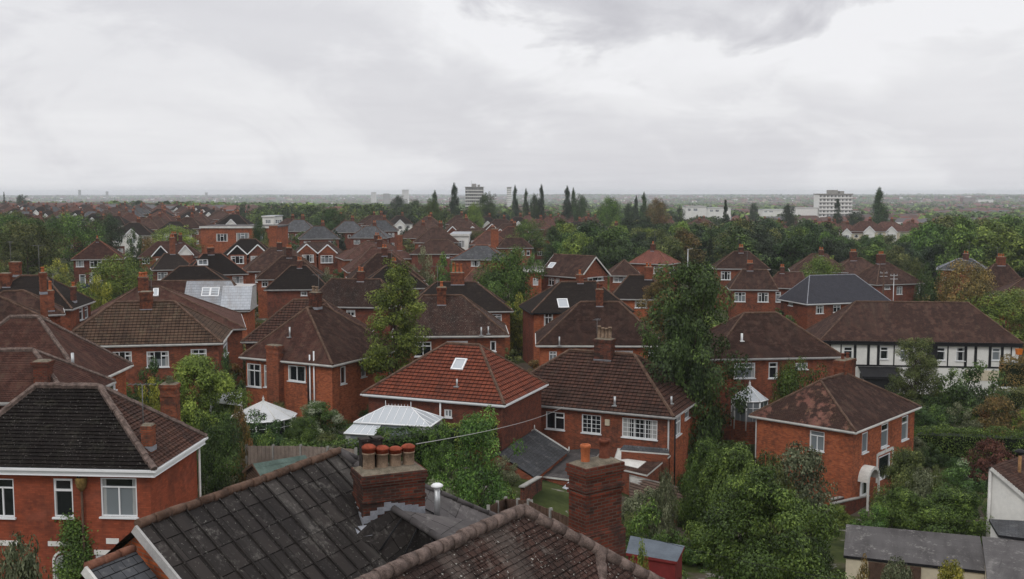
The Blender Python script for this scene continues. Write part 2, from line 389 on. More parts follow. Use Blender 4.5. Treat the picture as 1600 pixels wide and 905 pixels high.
def pane_mat():
    m, nt, b = mat('window_glass'); q = NB(nt)
    uv = q.node('ShaderNodeTexCoord').outputs['UV']; r = obj_rand(q)
    sx = q.node('ShaderNodeSeparateXYZ'); q.L.new(uv, sx.inputs[0]); u, v = sx.outputs[0], sx.outputs[1]
    fold = q.noise(q.mapping(uv, (22, 0.8, 1)), 1.0, 3, 0.6)
    edge = q.math('ABSOLUTE', q.math('SUBTRACT', u, 0.5))
    wide = q.math('ADD', 0.12, q.math('MULTIPLY', r, 0.42))
    cur = q.math('GREATER_THAN', q.math('ADD', edge, q.math('MULTIPLY', q.math('SUBTRACT', fold, 0.5), 0.06)), q.math('SUBTRACT', 0.52, q.math('MULTIPLY', wide, 0.55)))
    net = q.math('GREATER_THAN', q.math('FRACT', q.math('MULTIPLY', r, 7.13)), 0.5)
    low = q.math('LESS_THAN', v, q.math('ADD', 0.5, q.math('MULTIPLY', q.math('FRACT', q.math('MULTIPLY', r, 3.7)), 0.6)))
    netf = q.math('MULTIPLY', q.math('MULTIPLY', net, low), 0.75)
    col = q.mix(netf, (0.012, 0.014, 0.017), (0.24, 0.27, 0.29))
    cc = q.mix(fold, (0.20, 0.21, 0.22), (0.52, 0.52, 0.50))
    col = q.mix(cur, col, cc)
    q.L.new(col, b.inputs['Base Color']); b.inputs['Roughness'].default_value = 0.06; b.inputs['Specular IOR Level'].default_value = 0.6
    nb = q.bump(q.noise(q.node('ShaderNodeTexCoord').outputs['Object'], 0.9, 2, 0.5), 0.15, 0.05)
    q.L.new(nb, b.inputs['Normal'])
    return m
M['pane'] = pane_mat()
def glass_sheet():
    m, nt, b = mat('roof_glass')
    b.inputs['Base Color'].default_value = (0.42, 0.45, 0.48, 1); b.inputs['Roughness'].default_value = 0.12
    b.inputs['Specular IOR Level'].default_value = 0.7
    return m
M['roof_glass'] = glass_sheet()

def leaf_mat(name, dark, mid, light, rnd=0.25, odd=None, odd_amt=0.0):
    m, nt, b = mat(name); q = NB(nt)
    at = q.node('ShaderNodeAttribute', attribute_name='rnd').outputs['Fac']
    ck = q.node('ShaderNodeAttribute', attribute_name='clump').outputs['Fac']
    r = obj_rand(q)
    f = q.math('ADD', q.math('MULTIPLY', at, 0.55), q.math('MULTIPLY', ck, 0.45))
    c = q.mix(q.ss(f, 0.1, 0.5), dark, mid)
    c = q.mix(q.ss(f, 0.5, 0.98), c, light)
    if odd: c = q.mix(q.math('MULTIPLY', q.ss(ck, 0.7, 0.85), odd_amt), c, odd)
    hsv = q.node('ShaderNodeHueSaturation'); q.L.new(c, hsv.inputs['Color'])
    q.L.new(q.math('ADD', 1 - rnd, q.math('MULTIPLY', r, 2 * rnd)), hsv.inputs['Value'])
    q.L.new(q.math('ADD', 0.485, q.math('MULTIPLY', q.math('FRACT', q.math('MULTIPLY', r, 5.31)), 0.03)), hsv.inputs['Hue'])
    hsv.inputs['Saturation'].default_value = 0.92
    q.L.new(hsv.outputs[0], b.inputs['Base Color'])
    b.inputs['Roughness'].default_value = 0.55; b.inputs['Specular IOR Level'].default_value = 0.25
    tr = q.node('ShaderNodeBsdfTranslucent'); q.L.new(hsv.outputs[0], tr.inputs['Color'])
    mx = q.node('ShaderNodeMixShader'); mx.inputs[0].default_value = 0.22
    out = nt.nodes['Material Output']
    q.L.new(b.outputs[0], mx.inputs[1]); q.L.new(tr.outputs[0], mx.inputs[2]); q.L.new(mx.outputs[0], out.inputs[0])
    return m
LF = {
 'dark': leaf_mat('leaf_dark', (0.009, 0.020, 0.005), (0.038, 0.075, 0.016), (0.113, 0.201, 0.036)),
 'green': leaf_mat('leaf_green', (0.014, 0.030, 0.005), (0.065, 0.127, 0.017), (0.209, 0.328, 0.043)),
 'light': leaf_mat('leaf_light', (0.034, 0.057, 0.007), (0.140, 0.211, 0.023), (0.365, 0.456, 0.055)),
 'yellow': leaf_mat('leaf_yellow', (0.07, 0.085, 0.008), (0.228, 0.228, 0.017), (0.540, 0.486, 0.041)),
 'olive': leaf_mat('leaf_olive', (0.023, 0.031, 0.007), (0.091, 0.112, 0.025), (0.255, 0.274, 0.069)),
 'grey': leaf_mat('leaf_grey', (0.034, 0.044, 0.017), (0.125, 0.143, 0.065), (0.328, 0.347, 0.201)),
 'russet': leaf_mat('leaf_russet', (0.040, 0.034, 0.009), (0.156, 0.122, 0.029), (0.401, 0.265, 0.055), odd=(0.2, 0.065, 0.02), odd_amt=0.5),
 'red': leaf_mat('leaf_red', (0.05, 0.018, 0.010), (0.132, 0.048, 0.026), (0.270, 0.121, 0.061)),
 'pine': leaf_mat('leaf_pine', (0.007, 0.014, 0.006), (0.029, 0.053, 0.022), (0.082, 0.128, 0.047)),
 'blossom': leaf_mat('leaf_blossom', (0.016, 0.032, 0.007), (0.070, 0.127, 0.023), (0.201, 0.311, 0.063), odd=(0.6, 0.6, 0.5), odd_amt=0.5),
}
# ------------------------------------------------------------------ terrain
S = 8 / 7.0
T_PX = [-400, 200, 600, 1000, 1400, 2000]
T_D = [10, 35, 60, 75, 100, 135, 170, 240, 350, 500, 700, 1000, 1600, 2600, 3600, 6000, 9500]
T_G = [[13.6]*6, [14.2,14.4,14.8,15.3,16.6,17], [14.9,15,17,18.2,19,19.3], [15.3,15.6,16.4,17.2,18.4,19], [15,15.3,15.8,16.2,18.8,19],
       [14.8,15,15.4,15.8,18.4,18.6], [14.4,14.6,15,15.4,17.8,18.2], [13.6,13.6,13.6,15,18,18.4], [13.4,13.5,14,16.4,17.6,19.6],
       [13.2,13.4,14.6,18,20.5,21.5], [13,13.6,16,20,22,23], [15,16,19,22,24,25], [23,23,25,26,27,27], [32,32,32,31,28,27],
       [33,33,32,30,17,12], [25,24,21,20,19,19], [20,19,17,14,13,13]]
NEAR_G = []      # (x, y, ground z) of the placed houses
def ground(x, y):
    yy = max(y, 8.0); px = 800 + F * x / yy; d = math.hypot(max(y, 8.0), 0) / S
    px = min(max(px, T_PX[0]), T_PX[-1]); d = min(max(d, T_D[0]), T_D[-1])
    i = 0
    while T_PX[i + 1] < px: i += 1
    j = 0
    while T_D[j + 1] < d: j += 1
    tx = (px - T_PX[i]) / (T_PX[i + 1] - T_PX[i]); td = (math.log(d) - math.log(T_D[j])) / (math.log(T_D[j + 1]) - math.log(T_D[j]))
    td = td * td * (3 - 2 * td)
    a = T_G[j][i] * (1 - tx) + T_G[j][i + 1] * tx; b = T_G[j + 1][i] * (1 - tx) + T_G[j + 1][i + 1] * tx
    z = H - (a * (1 - td) + b * td) * S
    ws = 0.0; dz = 0.0
    if y < 330:
        for hx, hy, hz, hz0 in NEAR_G:
            q = ((x - hx) ** 2 + (y - hy) ** 2) / (11.0 ** 2)
            if q < 9:
                w = math.exp(-q); ws += w; dz += w * (hz - hz0)
        if ws > 0: z += dz / ws * min(1.0, ws / 0.35)
    return z
def reg_ground(x, y, z):
    NEAR_G.append((x, y, z, ground_raw(x, y)))
def ground_raw(x, y):
    g = NEAR_G[:]; NEAR_G.clear(); z = ground(x, y); NEAR_G.extend(g); return z

def hill_noise(x, y):
    d = math.hypot(x, y)
    if d < 1500: return 0.0
    k = min(1.0, (d - 1500) / 2500)
    if d > 3000: k += 1.4 * min(1.0, (d - 3000) / 2500)
    return k * 5.0 * (mnoise.noise(Vector((x / 900.0, y / 900.0, 3.1))) + 0.5 * mnoise.noise(Vector((x / 300.0, y / 300.0, 9.1))))

def build_ground():
    m, nt, b = mat('ground_cover'); q = NB(nt)
    pos = q.node('ShaderNodeNewGeometry').outputs['Position']
    n1 = q.noise(pos, 0.09, 6, 0.6); n2 = q.noise(pos, 0.6, 5, 0.6); n3 = q.noise(pos, 4.0, 4, 0.6)
    grass = q.mix(q.ss(n2, 0.35, 0.65), (0.026, 0.036, 0.010), (0.058, 0.070, 0.022))
    soil = q.mix(n2, (0.055, 0.042, 0.030), (0.12, 0.10, 0.08))
    pave = q.mix(n3, (0.14, 0.13, 0.12), (0.24, 0.225, 0.21))
    c = q.mix(q.ss(n1, 0.50, 0.56), grass, soil)
    c = q.mix(q.ss(n2, 0.60, 0.63), c, pave)
    # far off the sheet reads as mixed fields, gardens and streets
    n4 = q.noise(pos, 0.012, 8, 0.7); n5 = q.noise(pos, 0.05, 3, 0.6)
    far = q.mix(q.ss(n4, 0.42, 0.58), (0.035, 0.055, 0.03), (0.11, 0.095, 0.085))
    far = q.mix(q.ss(n5, 0.62, 0.68), far, (0.28, 0.27, 0.26))
    sx = q.node('ShaderNodeSeparateXYZ'); q.L.new(pos, sx.inputs[0])
    c = q.mix(q.ss(sx.outputs[1], 250, 700), c, far)
    q.L.new(c, b.inputs['Base Color']); b.inputs['Roughness'].default_value = 0.95; b.inputs['Specular IOR Level'].default_value = 0.1
    rad = [0.0, 6, 10]
    r = 10.0
    while r < 13000:
        r *= 1.045 if r < 400 else 1.075
        rad.append(r)
    A = []
    a = -180.0
    while a < 180.0:
        A.append(a); a += 1.0 if abs(a + 0.001) <= 36 else 6.0
    vs = [(0, 0, ground(0, 8))]; fs = []
    nA = len(A)
    for r in rad[1:]:
        for a in A:
            t = math.radians(a); x, y = r * math.sin(t), r * math.cos(t)
            vs.append((x, y, (ground(x, y) if y > 0 else H - 15.5) + hill_noise(x, y)))
    for k in range(nA): fs.append((0, 1 + (k + 1) % nA, 1 + k))
    for i in range(len(rad) - 2):
        for k in range(nA):
            k2 = (k + 1) % nA; b0 = 1 + i * nA; b1 = b0 + nA
            fs.append((b0 + k, b0 + k2, b1 + k2, b1 + k))
    me = bpy.data.meshes.new('ground'); me.from_pydata(vs, [], fs); me.materials.append(m)
    me.polygons.foreach_set('use_smooth', [True] * len(fs)); me.update()
    o = bpy.data.objects.new('ground', me); COL.objects.link(o); o['kind'] = 'structure'

# ------------------------------------------------------------------ foliage
def leaf_mesh(name, pos, nrm, size, rnd, clump, material, rng, aspect=0.55):
    """one mesh of leaf-shaped faces"""
    n = len(pos)
    nrm = nrm / (np.linalg.norm(nrm, axis=1, keepdims=True) + 1e-9)
    t = rng.normal(size=(n, 3)); t -= nrm * (t * nrm).sum(1, keepdims=True); t /= np.linalg.norm(t, axis=1, keepdims=True) + 1e-9
    b = np.cross(nrm, t)
    s = (size * rng.uniform(0.6, 1.3, n))[:, None]
    v = np.empty((n, 4, 3))
    v[:, 0] = pos - t * s * 0.5; v[:, 2] = pos + t * s * 0.5
    v[:, 1] = pos + b * s * 0.5 * aspect + nrm * s * 0.10; v[:, 3] = pos - b * s * 0.5 * aspect + nrm * s * 0.10
    me = bpy.data.meshes.new(name)
    me.vertices.add(n * 4); me.vertices.foreach_set('co', v.ravel().astype(np.float32))
    me.loops.add(n * 4); me.loops.foreach_set('vertex_index', np.arange(n * 4, dtype=np.int32))
    me.polygons.add(n); me.polygons.foreach_set('loop_start', np.arange(0, n * 4, 4, dtype=np.int32))
    me.polygons.foreach_set('loop_total', np.full(n, 4, dtype=np.int32))
    for an, arr in (('rnd', rnd), ('clump', clump)):
        a = me.attributes.new(an, 'FLOAT', 'FACE'); a.data.foreach_set('value', arr.astype(np.float32))
    me.materials.append(material); me.update(); me.validate()
    return me

def envelope(kind, rng, n):
    """points on the unit crown surface (z 0..1 height, xy radius 1) + radial scale"""
    z = rng.uniform(0.02, 1.0, n)
    if kind == 'round': r = np.sqrt(np.clip(1 - (2 * z - 1) ** 2, 0, 1)) ** 0.8
    elif kind == 'oval': r = np.sqrt(np.clip(1 - (1.9 * z - 0.85) ** 2 / 1.15, 0, 1)) * (1 - 0.25 * z)
    elif kind == 'cone': r = (1 - z) ** 0.85 * 0.95 + 0.06
    elif kind == 'poplar': r = np.clip(np.sin(np.pi * np.clip(z * 0.9 + 0.12, 0, 1)) ** 0.5 * (1.1 - 0.65 * z), 0.07, 1)
    elif kind == 'spread': r = np.clip(np.sin(np.pi * np.clip(z * 0.85 + 0.12, 0, 1)) ** 0.6, 0.1, 1) * (0.75 + 0.25 * z)
    elif kind == 'bush': r = np.sqrt(np.clip(1 - z ** 2.2, 0, 1))
    else: r = np.ones(n)
    return z, r
PROTO = {}
def crown(key, kind, lf, R, Hc, nclump, nleaf, leaf, rc=0.33, seed=0, z0=0.0, airy=0.0, flat=0.7):
    """a crown of many leaf clumps spread through its volume; base at z0"""
    k = (key,)
    rng = np.random.default_rng(seed)
    z, r = envelope(kind, rng, nclump)
    ang = rng.uniform(0, 2 * np.pi, nclump)
    # lobes: the outline swings in and out with direction and height
    lob = 1 + 0.16 * np.sin(ang * 3 + seed + z * 4) + 0.12 * np.sin(ang * 5 - z * 7 + 2 * seed) + rng.normal(0, 0.09, nclump)
    dep = np.clip(rng.beta(3.0, 1.1 + airy, nclump), 0.15, 1.0)
    rr = r * dep * lob
    cc = np.stack([np.cos(ang) * rr * R, np.sin(ang) * rr * R, z0 + z * Hc * (1 + rng.normal(0, 0.03, nclump))], 1)
    crad = R * rc * rng.uniform(0.5, 1.2, nclump) * (0.55 + 0.45 * r)
    ctone = np.clip(rng.normal(0.42, 0.30, nclump) + 0.12 * (z - 0.5), 0, 1)
    w = crad ** 2; w /= w.sum()
    ci = rng.choice(nclump, nleaf, p=w)
    d = rng.normal(size=(nleaf, 3)); d /= np.linalg.norm(d, axis=1, keepdims=True)
    rad = crad[ci] * rng.uniform(0.55, 1.08, nleaf)
    off = d * rad[:, None]; off[:, 2] *= flat
    p = cc[ci] + off
    outw = cc[ci] - np.array([0, 0, z0 + Hc * 0.4]); outw /= np.linalg.norm(outw, axis=1, keepdims=True) + 1e-6
    nr = d * 0.8 + outw * 0.4 + rng.normal(0, 0.45, (nleaf, 3)) + np.array([0, 0, 0.35])
    me = leaf_mesh('crown', p, nr, leaf, rng.uniform(0, 1, nleaf), ctone[ci], LF[lf], rng)
    return me, cc, crad
def trunk_mesh(R, Hc, z0, cc, seed, tr=0.16, limbs=14, bare=0):
    rng = random.Random(seed); mb = MB()
    top = z0 + Hc * 0.72; pts = []; p = Vector((0, 0, 0)); n = 7
    for i in range(n + 1):
        t = i / n; pts.append(Vector((rng.uniform(-1, 1) * 0.05 * R * t, rng.uniform(-1, 1) * 0.05 * R * t, top * t - (0.3 if i == 0 else 0))))
    rr = lambda t: tr * (1 - 0.8 * t) * (1.25 if t == 0 else 1)
    for i in range(n): mb.tube(pts[i], pts[i + 1], rr(i / n), rr((i + 1) / n), 7, cap=False)
    idx = list(range(len(cc))); rng.shuffle(idx)
    for c in idx[:limbs]:
        e = Vector(cc[c]); t0 = max(0.28, min(0.92, (e.z * 0.62) / top)); i = min(n - 1, int(t0 * n)); s0 = pts[i].lerp(pts[i + 1], t0 * n - i)
        mid = s0.lerp(e, 0.5) + Vector((rng.uniform(-.1, .1) * R, rng.uniform(-.1, .1) * R, -0.06 * R + rng.uniform(0, .1) * R))
        r0 = rr(t0) * 0.55
        mb.tube(s0, mid, r0, r0 * 0.6, 5, cap=False); mb.tube(mid, e, r0 * 0.6, r0 * 0.18, 5, cap=False)
        if bare:
            for _ in range(bare):
                q0 = mid.lerp(e, rng.uniform(0.2, 1)); q1 = q0 + Vector((rng.uniform(-1, 1), rng.uniform(-1, 1), rng.uniform(0.1, 1.2))) * R * 0.28
                mb.tube(q0, q1, r0 * 0.25, r0 * 0.06, 4, cap=False)
    return mb
TREES = {}
def tree_proto(key, kind, lf, R, Hc, z0, nclump, nleaf, leaf, seed, rc=0.33, airy=0.0, tr=0.16, limbs=14, bare=0, flat=0.7):
    me, cc, cr = crown(key, kind, lf, R, Hc, nclump, nleaf, leaf, rc, seed, z0, airy, flat)
    tm = None
    if tr > 0:
        mb = trunk_mesh(R, Hc, z0, cc, seed, tr, limbs, bare)
        o = mb.build('trunk', M['bark']); tm = o.data; bpy.data.objects.remove(o)
    TREES[key] = (me, tm, R, z0 + Hc, cc, cr)
RNG = random.Random(7)
def put_tree(key, x, y, z, h, w, label, cat, group=None, name='tree', rz=None, lf=None):
    """h total height, w crown width, metres"""
    me, tm, R, Ht, cc, cr = TREES[key]
    rz = RNG.uniform(0, 6.28) if rz is None else rz
    sc = (w / (2 * R), w / (2 * R), h / Ht)
    if tm is None:
        o = bpy.data.objects.new(name, me); COL.objects.link(o); o.location = (x, y, z); o.rotation_euler = (0, 0, rz); o.scale = sc
        if lf: o.material_slots[0].link = 'OBJECT'; o.material_slots[0].material = LF[lf]
        return tag(o, label, cat, group)
    e = empty(name, (x, y, z), rz); e.scale = sc
    for nm, d in (('crown', me), ('trunk', tm)):
        c = bpy.data.objects.new(nm, d); COL.objects.link(c); c.parent = e
        if lf and nm == 'crown': c.material_slots[0].link = 'OBJECT'; c.material_slots[0].material = LF[lf]
    return tag(e, label, cat, group)
class Mass:
    """trees or shrubs past counting: one mesh built from many crowns"""
    def __init__(s): s.P = []; s.r = []; s.c = []; s.m = []; s.mats = []; s.rng = np.random.default_rng(99)
    def add(s, key, x, y, z, h, w, lf):
        me, tm, R, Ht, cc, cr = TREES[key]
        if not hasattr(s, 'cache'): s.cache = {}
        if key not in s.cache:
            v = np.empty(len(me.vertices) * 3, np.float32); me.vertices.foreach_get('co', v); a = np.empty(len(me.polygons), np.float32); b = a.copy()
            me.attributes['rnd'].data.foreach_get('value', a); me.attributes['clump'].data.foreach_get('value', b); s.cache[key] = (v.reshape(-1, 3), a, b)
        v, a, b = s.cache[key]; t = s.rng.uniform(0, 6.28); M_ = np.array([[math.cos(t), -math.sin(t), 0], [math.sin(t), math.cos(t), 0], [0, 0, 1]])
        s.P.append((v * np.array([w / (2 * R), w / (2 * R), h / Ht])) @ M_.T + np.array([x, y, z])); s.r.append(a); s.c.append(np.clip(b + s.rng.normal(0, .12), 0, 1))
        if lf not in s.mats: s.mats.append(lf)
        s.m.append(np.full(len(a), s.mats.index(lf), np.int32))
    def build(s, name, label, cat):
        if not s.P: return
        P = np.concatenate(s.P); n = len(P) // 4; me = bpy.data.meshes.new(name); me.vertices.add(n * 4); me.vertices.foreach_set('co', P.ravel().astype(np.float32)); me.loops.add(n * 4); me.loops.foreach_set('vertex_index', np.arange(n * 4, dtype=np.int32))
        me.polygons.add(n); me.polygons.foreach_set('loop_start', np.arange(0, n * 4, 4, dtype=np.int32)); me.polygons.foreach_set('loop_total', np.full(n, 4, dtype=np.int32))
        for lf in s.mats: me.materials.append(LF[lf])
        me.polygons.foreach_set('material_index', np.concatenate(s.m))
        for an, arr in (('rnd', s.r), ('clump', s.c)): q = me.attributes.new(an, 'FLOAT', 'FACE'); q.data.foreach_set('value', np.concatenate(arr).astype(np.float32))
        me.update(); me.validate(); o = bpy.data.objects.new(name, me); COL.objects.link(o); tag(o, label, cat, None, 'stuff')
def tree_px(key, px, ytop, ybot, wpx, d, label, cat='tree', group=None, name='tree', lf=None, d_is=True, sink=None, rz=None):
    """crown top at ytop, ground where it stands; if ybot None uses the ground height"""
    d = d * S; p = at_d(px, ytop, d); w = wpx * d / F
    zb = at_d(px, ybot, d).z if ybot else ground(p.x, p.y)
    zb = min(zb, ground(p.x, p.y) + 0.05) if sink is None else zb
    return put_tree(key, p.x, p.y, zb, p.z - zb, w, label, cat, group, name, rz, lf)

tree_proto('round', 'round', 'green', 3.2, 6.0, 1.4, 95, 15000, 0.20, 1)
tree_proto('round2', 'round', 'green', 3.2, 5.6, 1.6, 80, 14000, 0.20, 2, rc=0.36)
tree_proto('oval', 'oval', 'light', 2.4, 7.5, 1.2, 130, 22000, 0.15, 3, rc=0.27, airy=0.5)
tree_proto('spread', 'spread', 'green', 3.0, 4.6, 1.2, 75, 11500, 0.14, 4, rc=0.23, airy=1.2, tr=0.11, limbs=26)
tree_proto('airy', 'round', 'olive', 3.2, 6.6, 1.2, 120, 26000, 0.15, 5, rc=0.22, airy=1.0, tr=0.16, limbs=50, bare=4)
tree_proto('cone', 'cone', 'pine', 1.8, 8.0, 0.5, 120, 12000, 0.18, 6, rc=0.3)
tree_proto('poplar', 'poplar', 'dark', 1.6, 11.0, 0.8, 130, 12000, 0.24, 7, rc=0.42, flat=1.4)
tree_proto('bush', 'bush', 'green', 1.6, 2.3, 0.0, 60, 9000, 0.12, 8, rc=0.3, tr=0)
tree_proto('bush2', 'bush', 'dark', 1.8, 2.2, 0.0, 45, 9000, 0.13, 9, rc=0.33, tr=0)
tree_proto('bush3', 'bush', 'olive', 1.6, 2.0, 0.0, 70, 8000, 0.10, 10, rc=0.24, airy=0.9, tr=0)
tree_proto('laurel', 'bush', 'green', 3.0, 6.0, 0.0, 150, 60000, 0.115, 11, rc=0.22, airy=0.2, tr=0)
tree_proto('laurel2', 'bush', 'green', 2.6, 3.6, 0.0, 110, 34000, 0.12, 12, rc=0.24, airy=0.4, tr=0)
tree_proto('wood', 'round', 'dark', 4.5, 7.5, 1.2, 60, 7000, 0.42, 13, rc=0.34, tr=0.2, limbs=6)
tree_proto('wood2', 'spread', 'dark', 5.0, 7.0, 1.2, 70, 8000, 0.42, 14, rc=0.31, tr=0.2, limbs=6)
tree_proto('wood3', 'oval', 'green', 4.0, 8.0, 1.0, 60, 6500, 0.40, 15, rc=0.36, tr=0.2, limbs=6)
tree_proto('far1', 'round', 'dark', 4.5, 7.5, 0.5, 30, 1500, 0.95, 16, rc=0.38, tr=0)
tree_proto('far2', 'spread', 'green', 5.0, 6.5, 0.5, 30, 1500, 0.95, 17, rc=0.36, tr=0)
tree_proto('weed', 'bush', 'green', 1.6, 2.0, 0.0, 24, 1300, 0.24, 18, rc=0.34, tr=0)

def hedge_px(pts, w, h, lf, label, leaf=0.15, dens=150, cat='hedge', name='hedge', rough=0.16):
    """a clipped hedge running through world points [(x,y,zbase)...]"""
    rng = np.random.default_rng(abs(hash(label)) % 9999 if False else len(label) * 7)
    P = []; Nn = []; C = []
    for (a, b) in zip(pts[:-1], pts[1:]):
        a = np.array(a, float); b = np.array(b, float); L = np.linalg.norm(b - a); d = (b - a) / L; s = np.array([d[1], -d[0], 0]); s /= np.linalg.norm(s)
        for face, area in (('t', L * w), ('f', L * h), ('b', L * h)):
            n = int(area * dens); u = rng.uniform(0, L, n)
            if face == 't': p = a + d * u[:, None] + s * rng.uniform(-w / 2, w / 2, n)[:, None] + np.array([0, 0, h]); nn = np.tile([0, 0, 1.0], (n, 1))
            else:
                sg = 1 if face == 'f' else -1
                p = a + d * u[:, None] + s * (sg * w / 2) + np.array([0, 0, 1.0]) * rng.uniform(0, h, n)[:, None]; nn = np.tile(s * sg, (n, 1))
            wob = np.array([mnoise.noise(Vector(q * 0.9)) for q in p]) * 0.35 * w + rng.normal(0, rough * 0.35, n)
            p = p + nn * wob[:, None]
            P.append(p); Nn.append(nn + rng.normal(0, 0.6, (n, 3))); C.append(np.array([0.5 + 0.5 * mnoise.noise(Vector(q * 1.3)) for q in p]))
    P = np.concatenate(P); Nn = np.concatenate(Nn); C = np.concatenate(C)
    me = leaf_mesh(name, P, Nn, leaf, rng.uniform(0, 1, len(P)), C, LF[lf], rng)
    o = bpy.data.objects.new(name, me); COL.objects.link(o)
    tag(o, label, cat)
    mb = MB()
    for (a, b) in zip(pts[:-1], pts[1:]):
        a = Vector(a); b = Vector(b); d = (b - a); L = d.length; d /= L; s = Vector((d.y, -d.x, 0)).normalized()
        mb.box((a + b) / 2 + Vector((0, 0, h * 0.42)), (L / 2, w * 0.36, h * 0.42), ax=(d, s, Vector((0, 0, 1))))
    c = mb.build('stems', LF['dark'], o)  # solid dark core box added inside the leaves, no real stems
    return o

# ------------------------------------------------------------------ roofs, walls, windows
def clipx(poly, v):
    xs = []
    n = len(poly)
    for i in range(n):
        (x0, y0), (x1, y1) = poly[i], poly[(i + 1) % n]
        if (y0 - v) * (y1 - v) < 0: t = (v - y0) / (y1 - y0); xs.append(x0 + t * (x1 - x0))
        elif abs(y0 - v) < 1e-9: xs.append(x0)
    return (min(xs), max(xs)) if len(xs) > 1 else None
def roof_plane(mb, poly, gauge=0.0, lift=0.02, m=0, off=(0, 0)):
    """poly[0]->poly[1] is the eave; overlapping courses when gauge > 0"""
    P = [Vector(p) for p in poly]
    X = (P[1] - P[0]).normalized(); n = (P[1] - P[0]).cross(P[2] - P[0]).normalized(); Y = n.cross(X)
    if n.z < 0: n = -n; Y = n.cross(X)
    if Y.z < 0: Y = -Y
    q = [((p - P[0]).dot(X), (p - P[0]).dot(Y)) for p in P]
    up = lambda u, v, h: P[0] + X * u + Y * v + n * h
    if gauge <= 0:
        mb.poly(P, [(a + off[0], b + off[1]) for a, b in q], m); return
    vm = max(b for a, b in q); v = 0.0
    while v < vm - 1e-4:
        v2 = min(v + gauge, vm); e = 1e-5
        a = clipx(q, v + e); b = clipx(q, v2 - e)
        if a and b:
            pts = [(a[0], v, lift), (a[1], v, lift), (b[1], v2, 0.0), (b[0], v2, 0.0)]
            mb.poly([up(*t) for t in pts], [(t[0] + off[0], t[1] + off[1]) for t in pts], m)
            pr = [(a[0], v, 0.0), (a[1], v, 0.0), (a[1], v, lift), (a[0], v, lift)]
            mb.poly([up(*t) for t in pr], [(t[0] + off[0], t[1] + off[1] + 0.001) for t in pr], m)
        v = v2
def tiled_plane(mb, poly, tw, th, thick, rng, m=0, off=(0, 0), jit=0.006):
    """every tile modelled: for the two roofs nearest the viewer"""
    P = [Vector(p) for p in poly]
    X = (P[1] - P[0]).normalized(); n = (P[1] - P[0]).cross(P[2] - P[0]).normalized(); Y = n.cross(X)
    if n.z < 0: n = -n; Y = n.cross(X)
    if Y.z < 0: Y = -Y
    q = [((p - P[0]).dot(X), (p - P[0]).dot(Y)) for p in P]
    vm = max(b for a, b in q); v = 0.0; row = 0
    while v < vm - 1e-4:
        a = clipx(q, min(v + 1e-4, vm - 1e-5)); b = clipx(q, min(v + th, vm) - 1e-5)
        if a and b:
            lo = min(a[0], b[0]); hi = max(a[1], b[1]); k = math.floor(lo / tw) - 1
            while True:
                u0 = (k + (0.5 if row % 2 else 0)) * tw; u1 = u0 + tw - 0.006
                k += 1
                if u0 > hi: break
                v2 = min(v + th, vm)
                A0, A1 = max(u0, a[0]), min(u1, a[1]); B0, B1 = max(u0, b[0]), min(u1, b[1])
                if A1 <= A0 and B1 <= B0: continue
                if A1 < A0: A0 = A1 = min(max(A0, a[0]), a[1])
                if B1 < B0: B0 = B1 = min(max(B0, b[0]), b[1])
                dh = rng.uniform(-jit, jit); dl = rng.uniform(-jit, jit); dv = rng.uniform(-0.006, 0.006)
                up = lambda u, vv, h: P[0] + X * u + Y * vv + n * h
                t0, t1 = thick + dh + dl, thick + dh - dl
                pts = [up(A0, v + dv, t0), up(A1, v + dv, t1), up(B1, v2 + 0.03, 0.0 + dh * .3), up(B0, v2 + 0.03, 0.0 + dh * .3)]
                mb.poly(pts, [(A0 + off[0], v + off[1]), (A1 + off[0], v + off[1]), (B1 + off[0], v2 + off[1]), (B0 + off[0], v2 + off[1])], m)
                mb.poly([up(A0, v + dv, t0 - thick), up(A1, v + dv, t1 - thick), pts[1], pts[0]], [(A0, v), (A1, v), (A1, v), (A0, v)], m)
                mb.poly([up(A1, v + dv, t1 - thick), up(B1, v2 + .03, -thick), pts[2], pts[1]], None, m)
                mb.poly([up(B0, v2 + .03, -thick), up(A0, v + dv, t0 - thick), pts[0], pts[3]], None, m)
        v += th; row += 1
def ridge_run(mb, a, b, r=0.11, seg=0.45, rng=None, m=0, n=6):
    """half-round ridge or hip tiles, overlapping one by one"""
    a, b = Vector(a), Vector(b); d = b - a; L = d.length
    if L < 0.05: return
    k = max(1, round(L / seg)); rng = rng or RNG
    for i in range(k):
        j = Vector((rng.uniform(-1, 1), rng.uniform(-1, 1), rng.uniform(-1, 1))) * r * 0.10
        p0 = a + d * (i / k) + j; p1 = a + d * ((i + 1.04) / k if i < k - 1 else 1.0) + j
        mb.tube(p0, p1, r * 1.06, r * 0.95, n, m, smooth=n > 6)
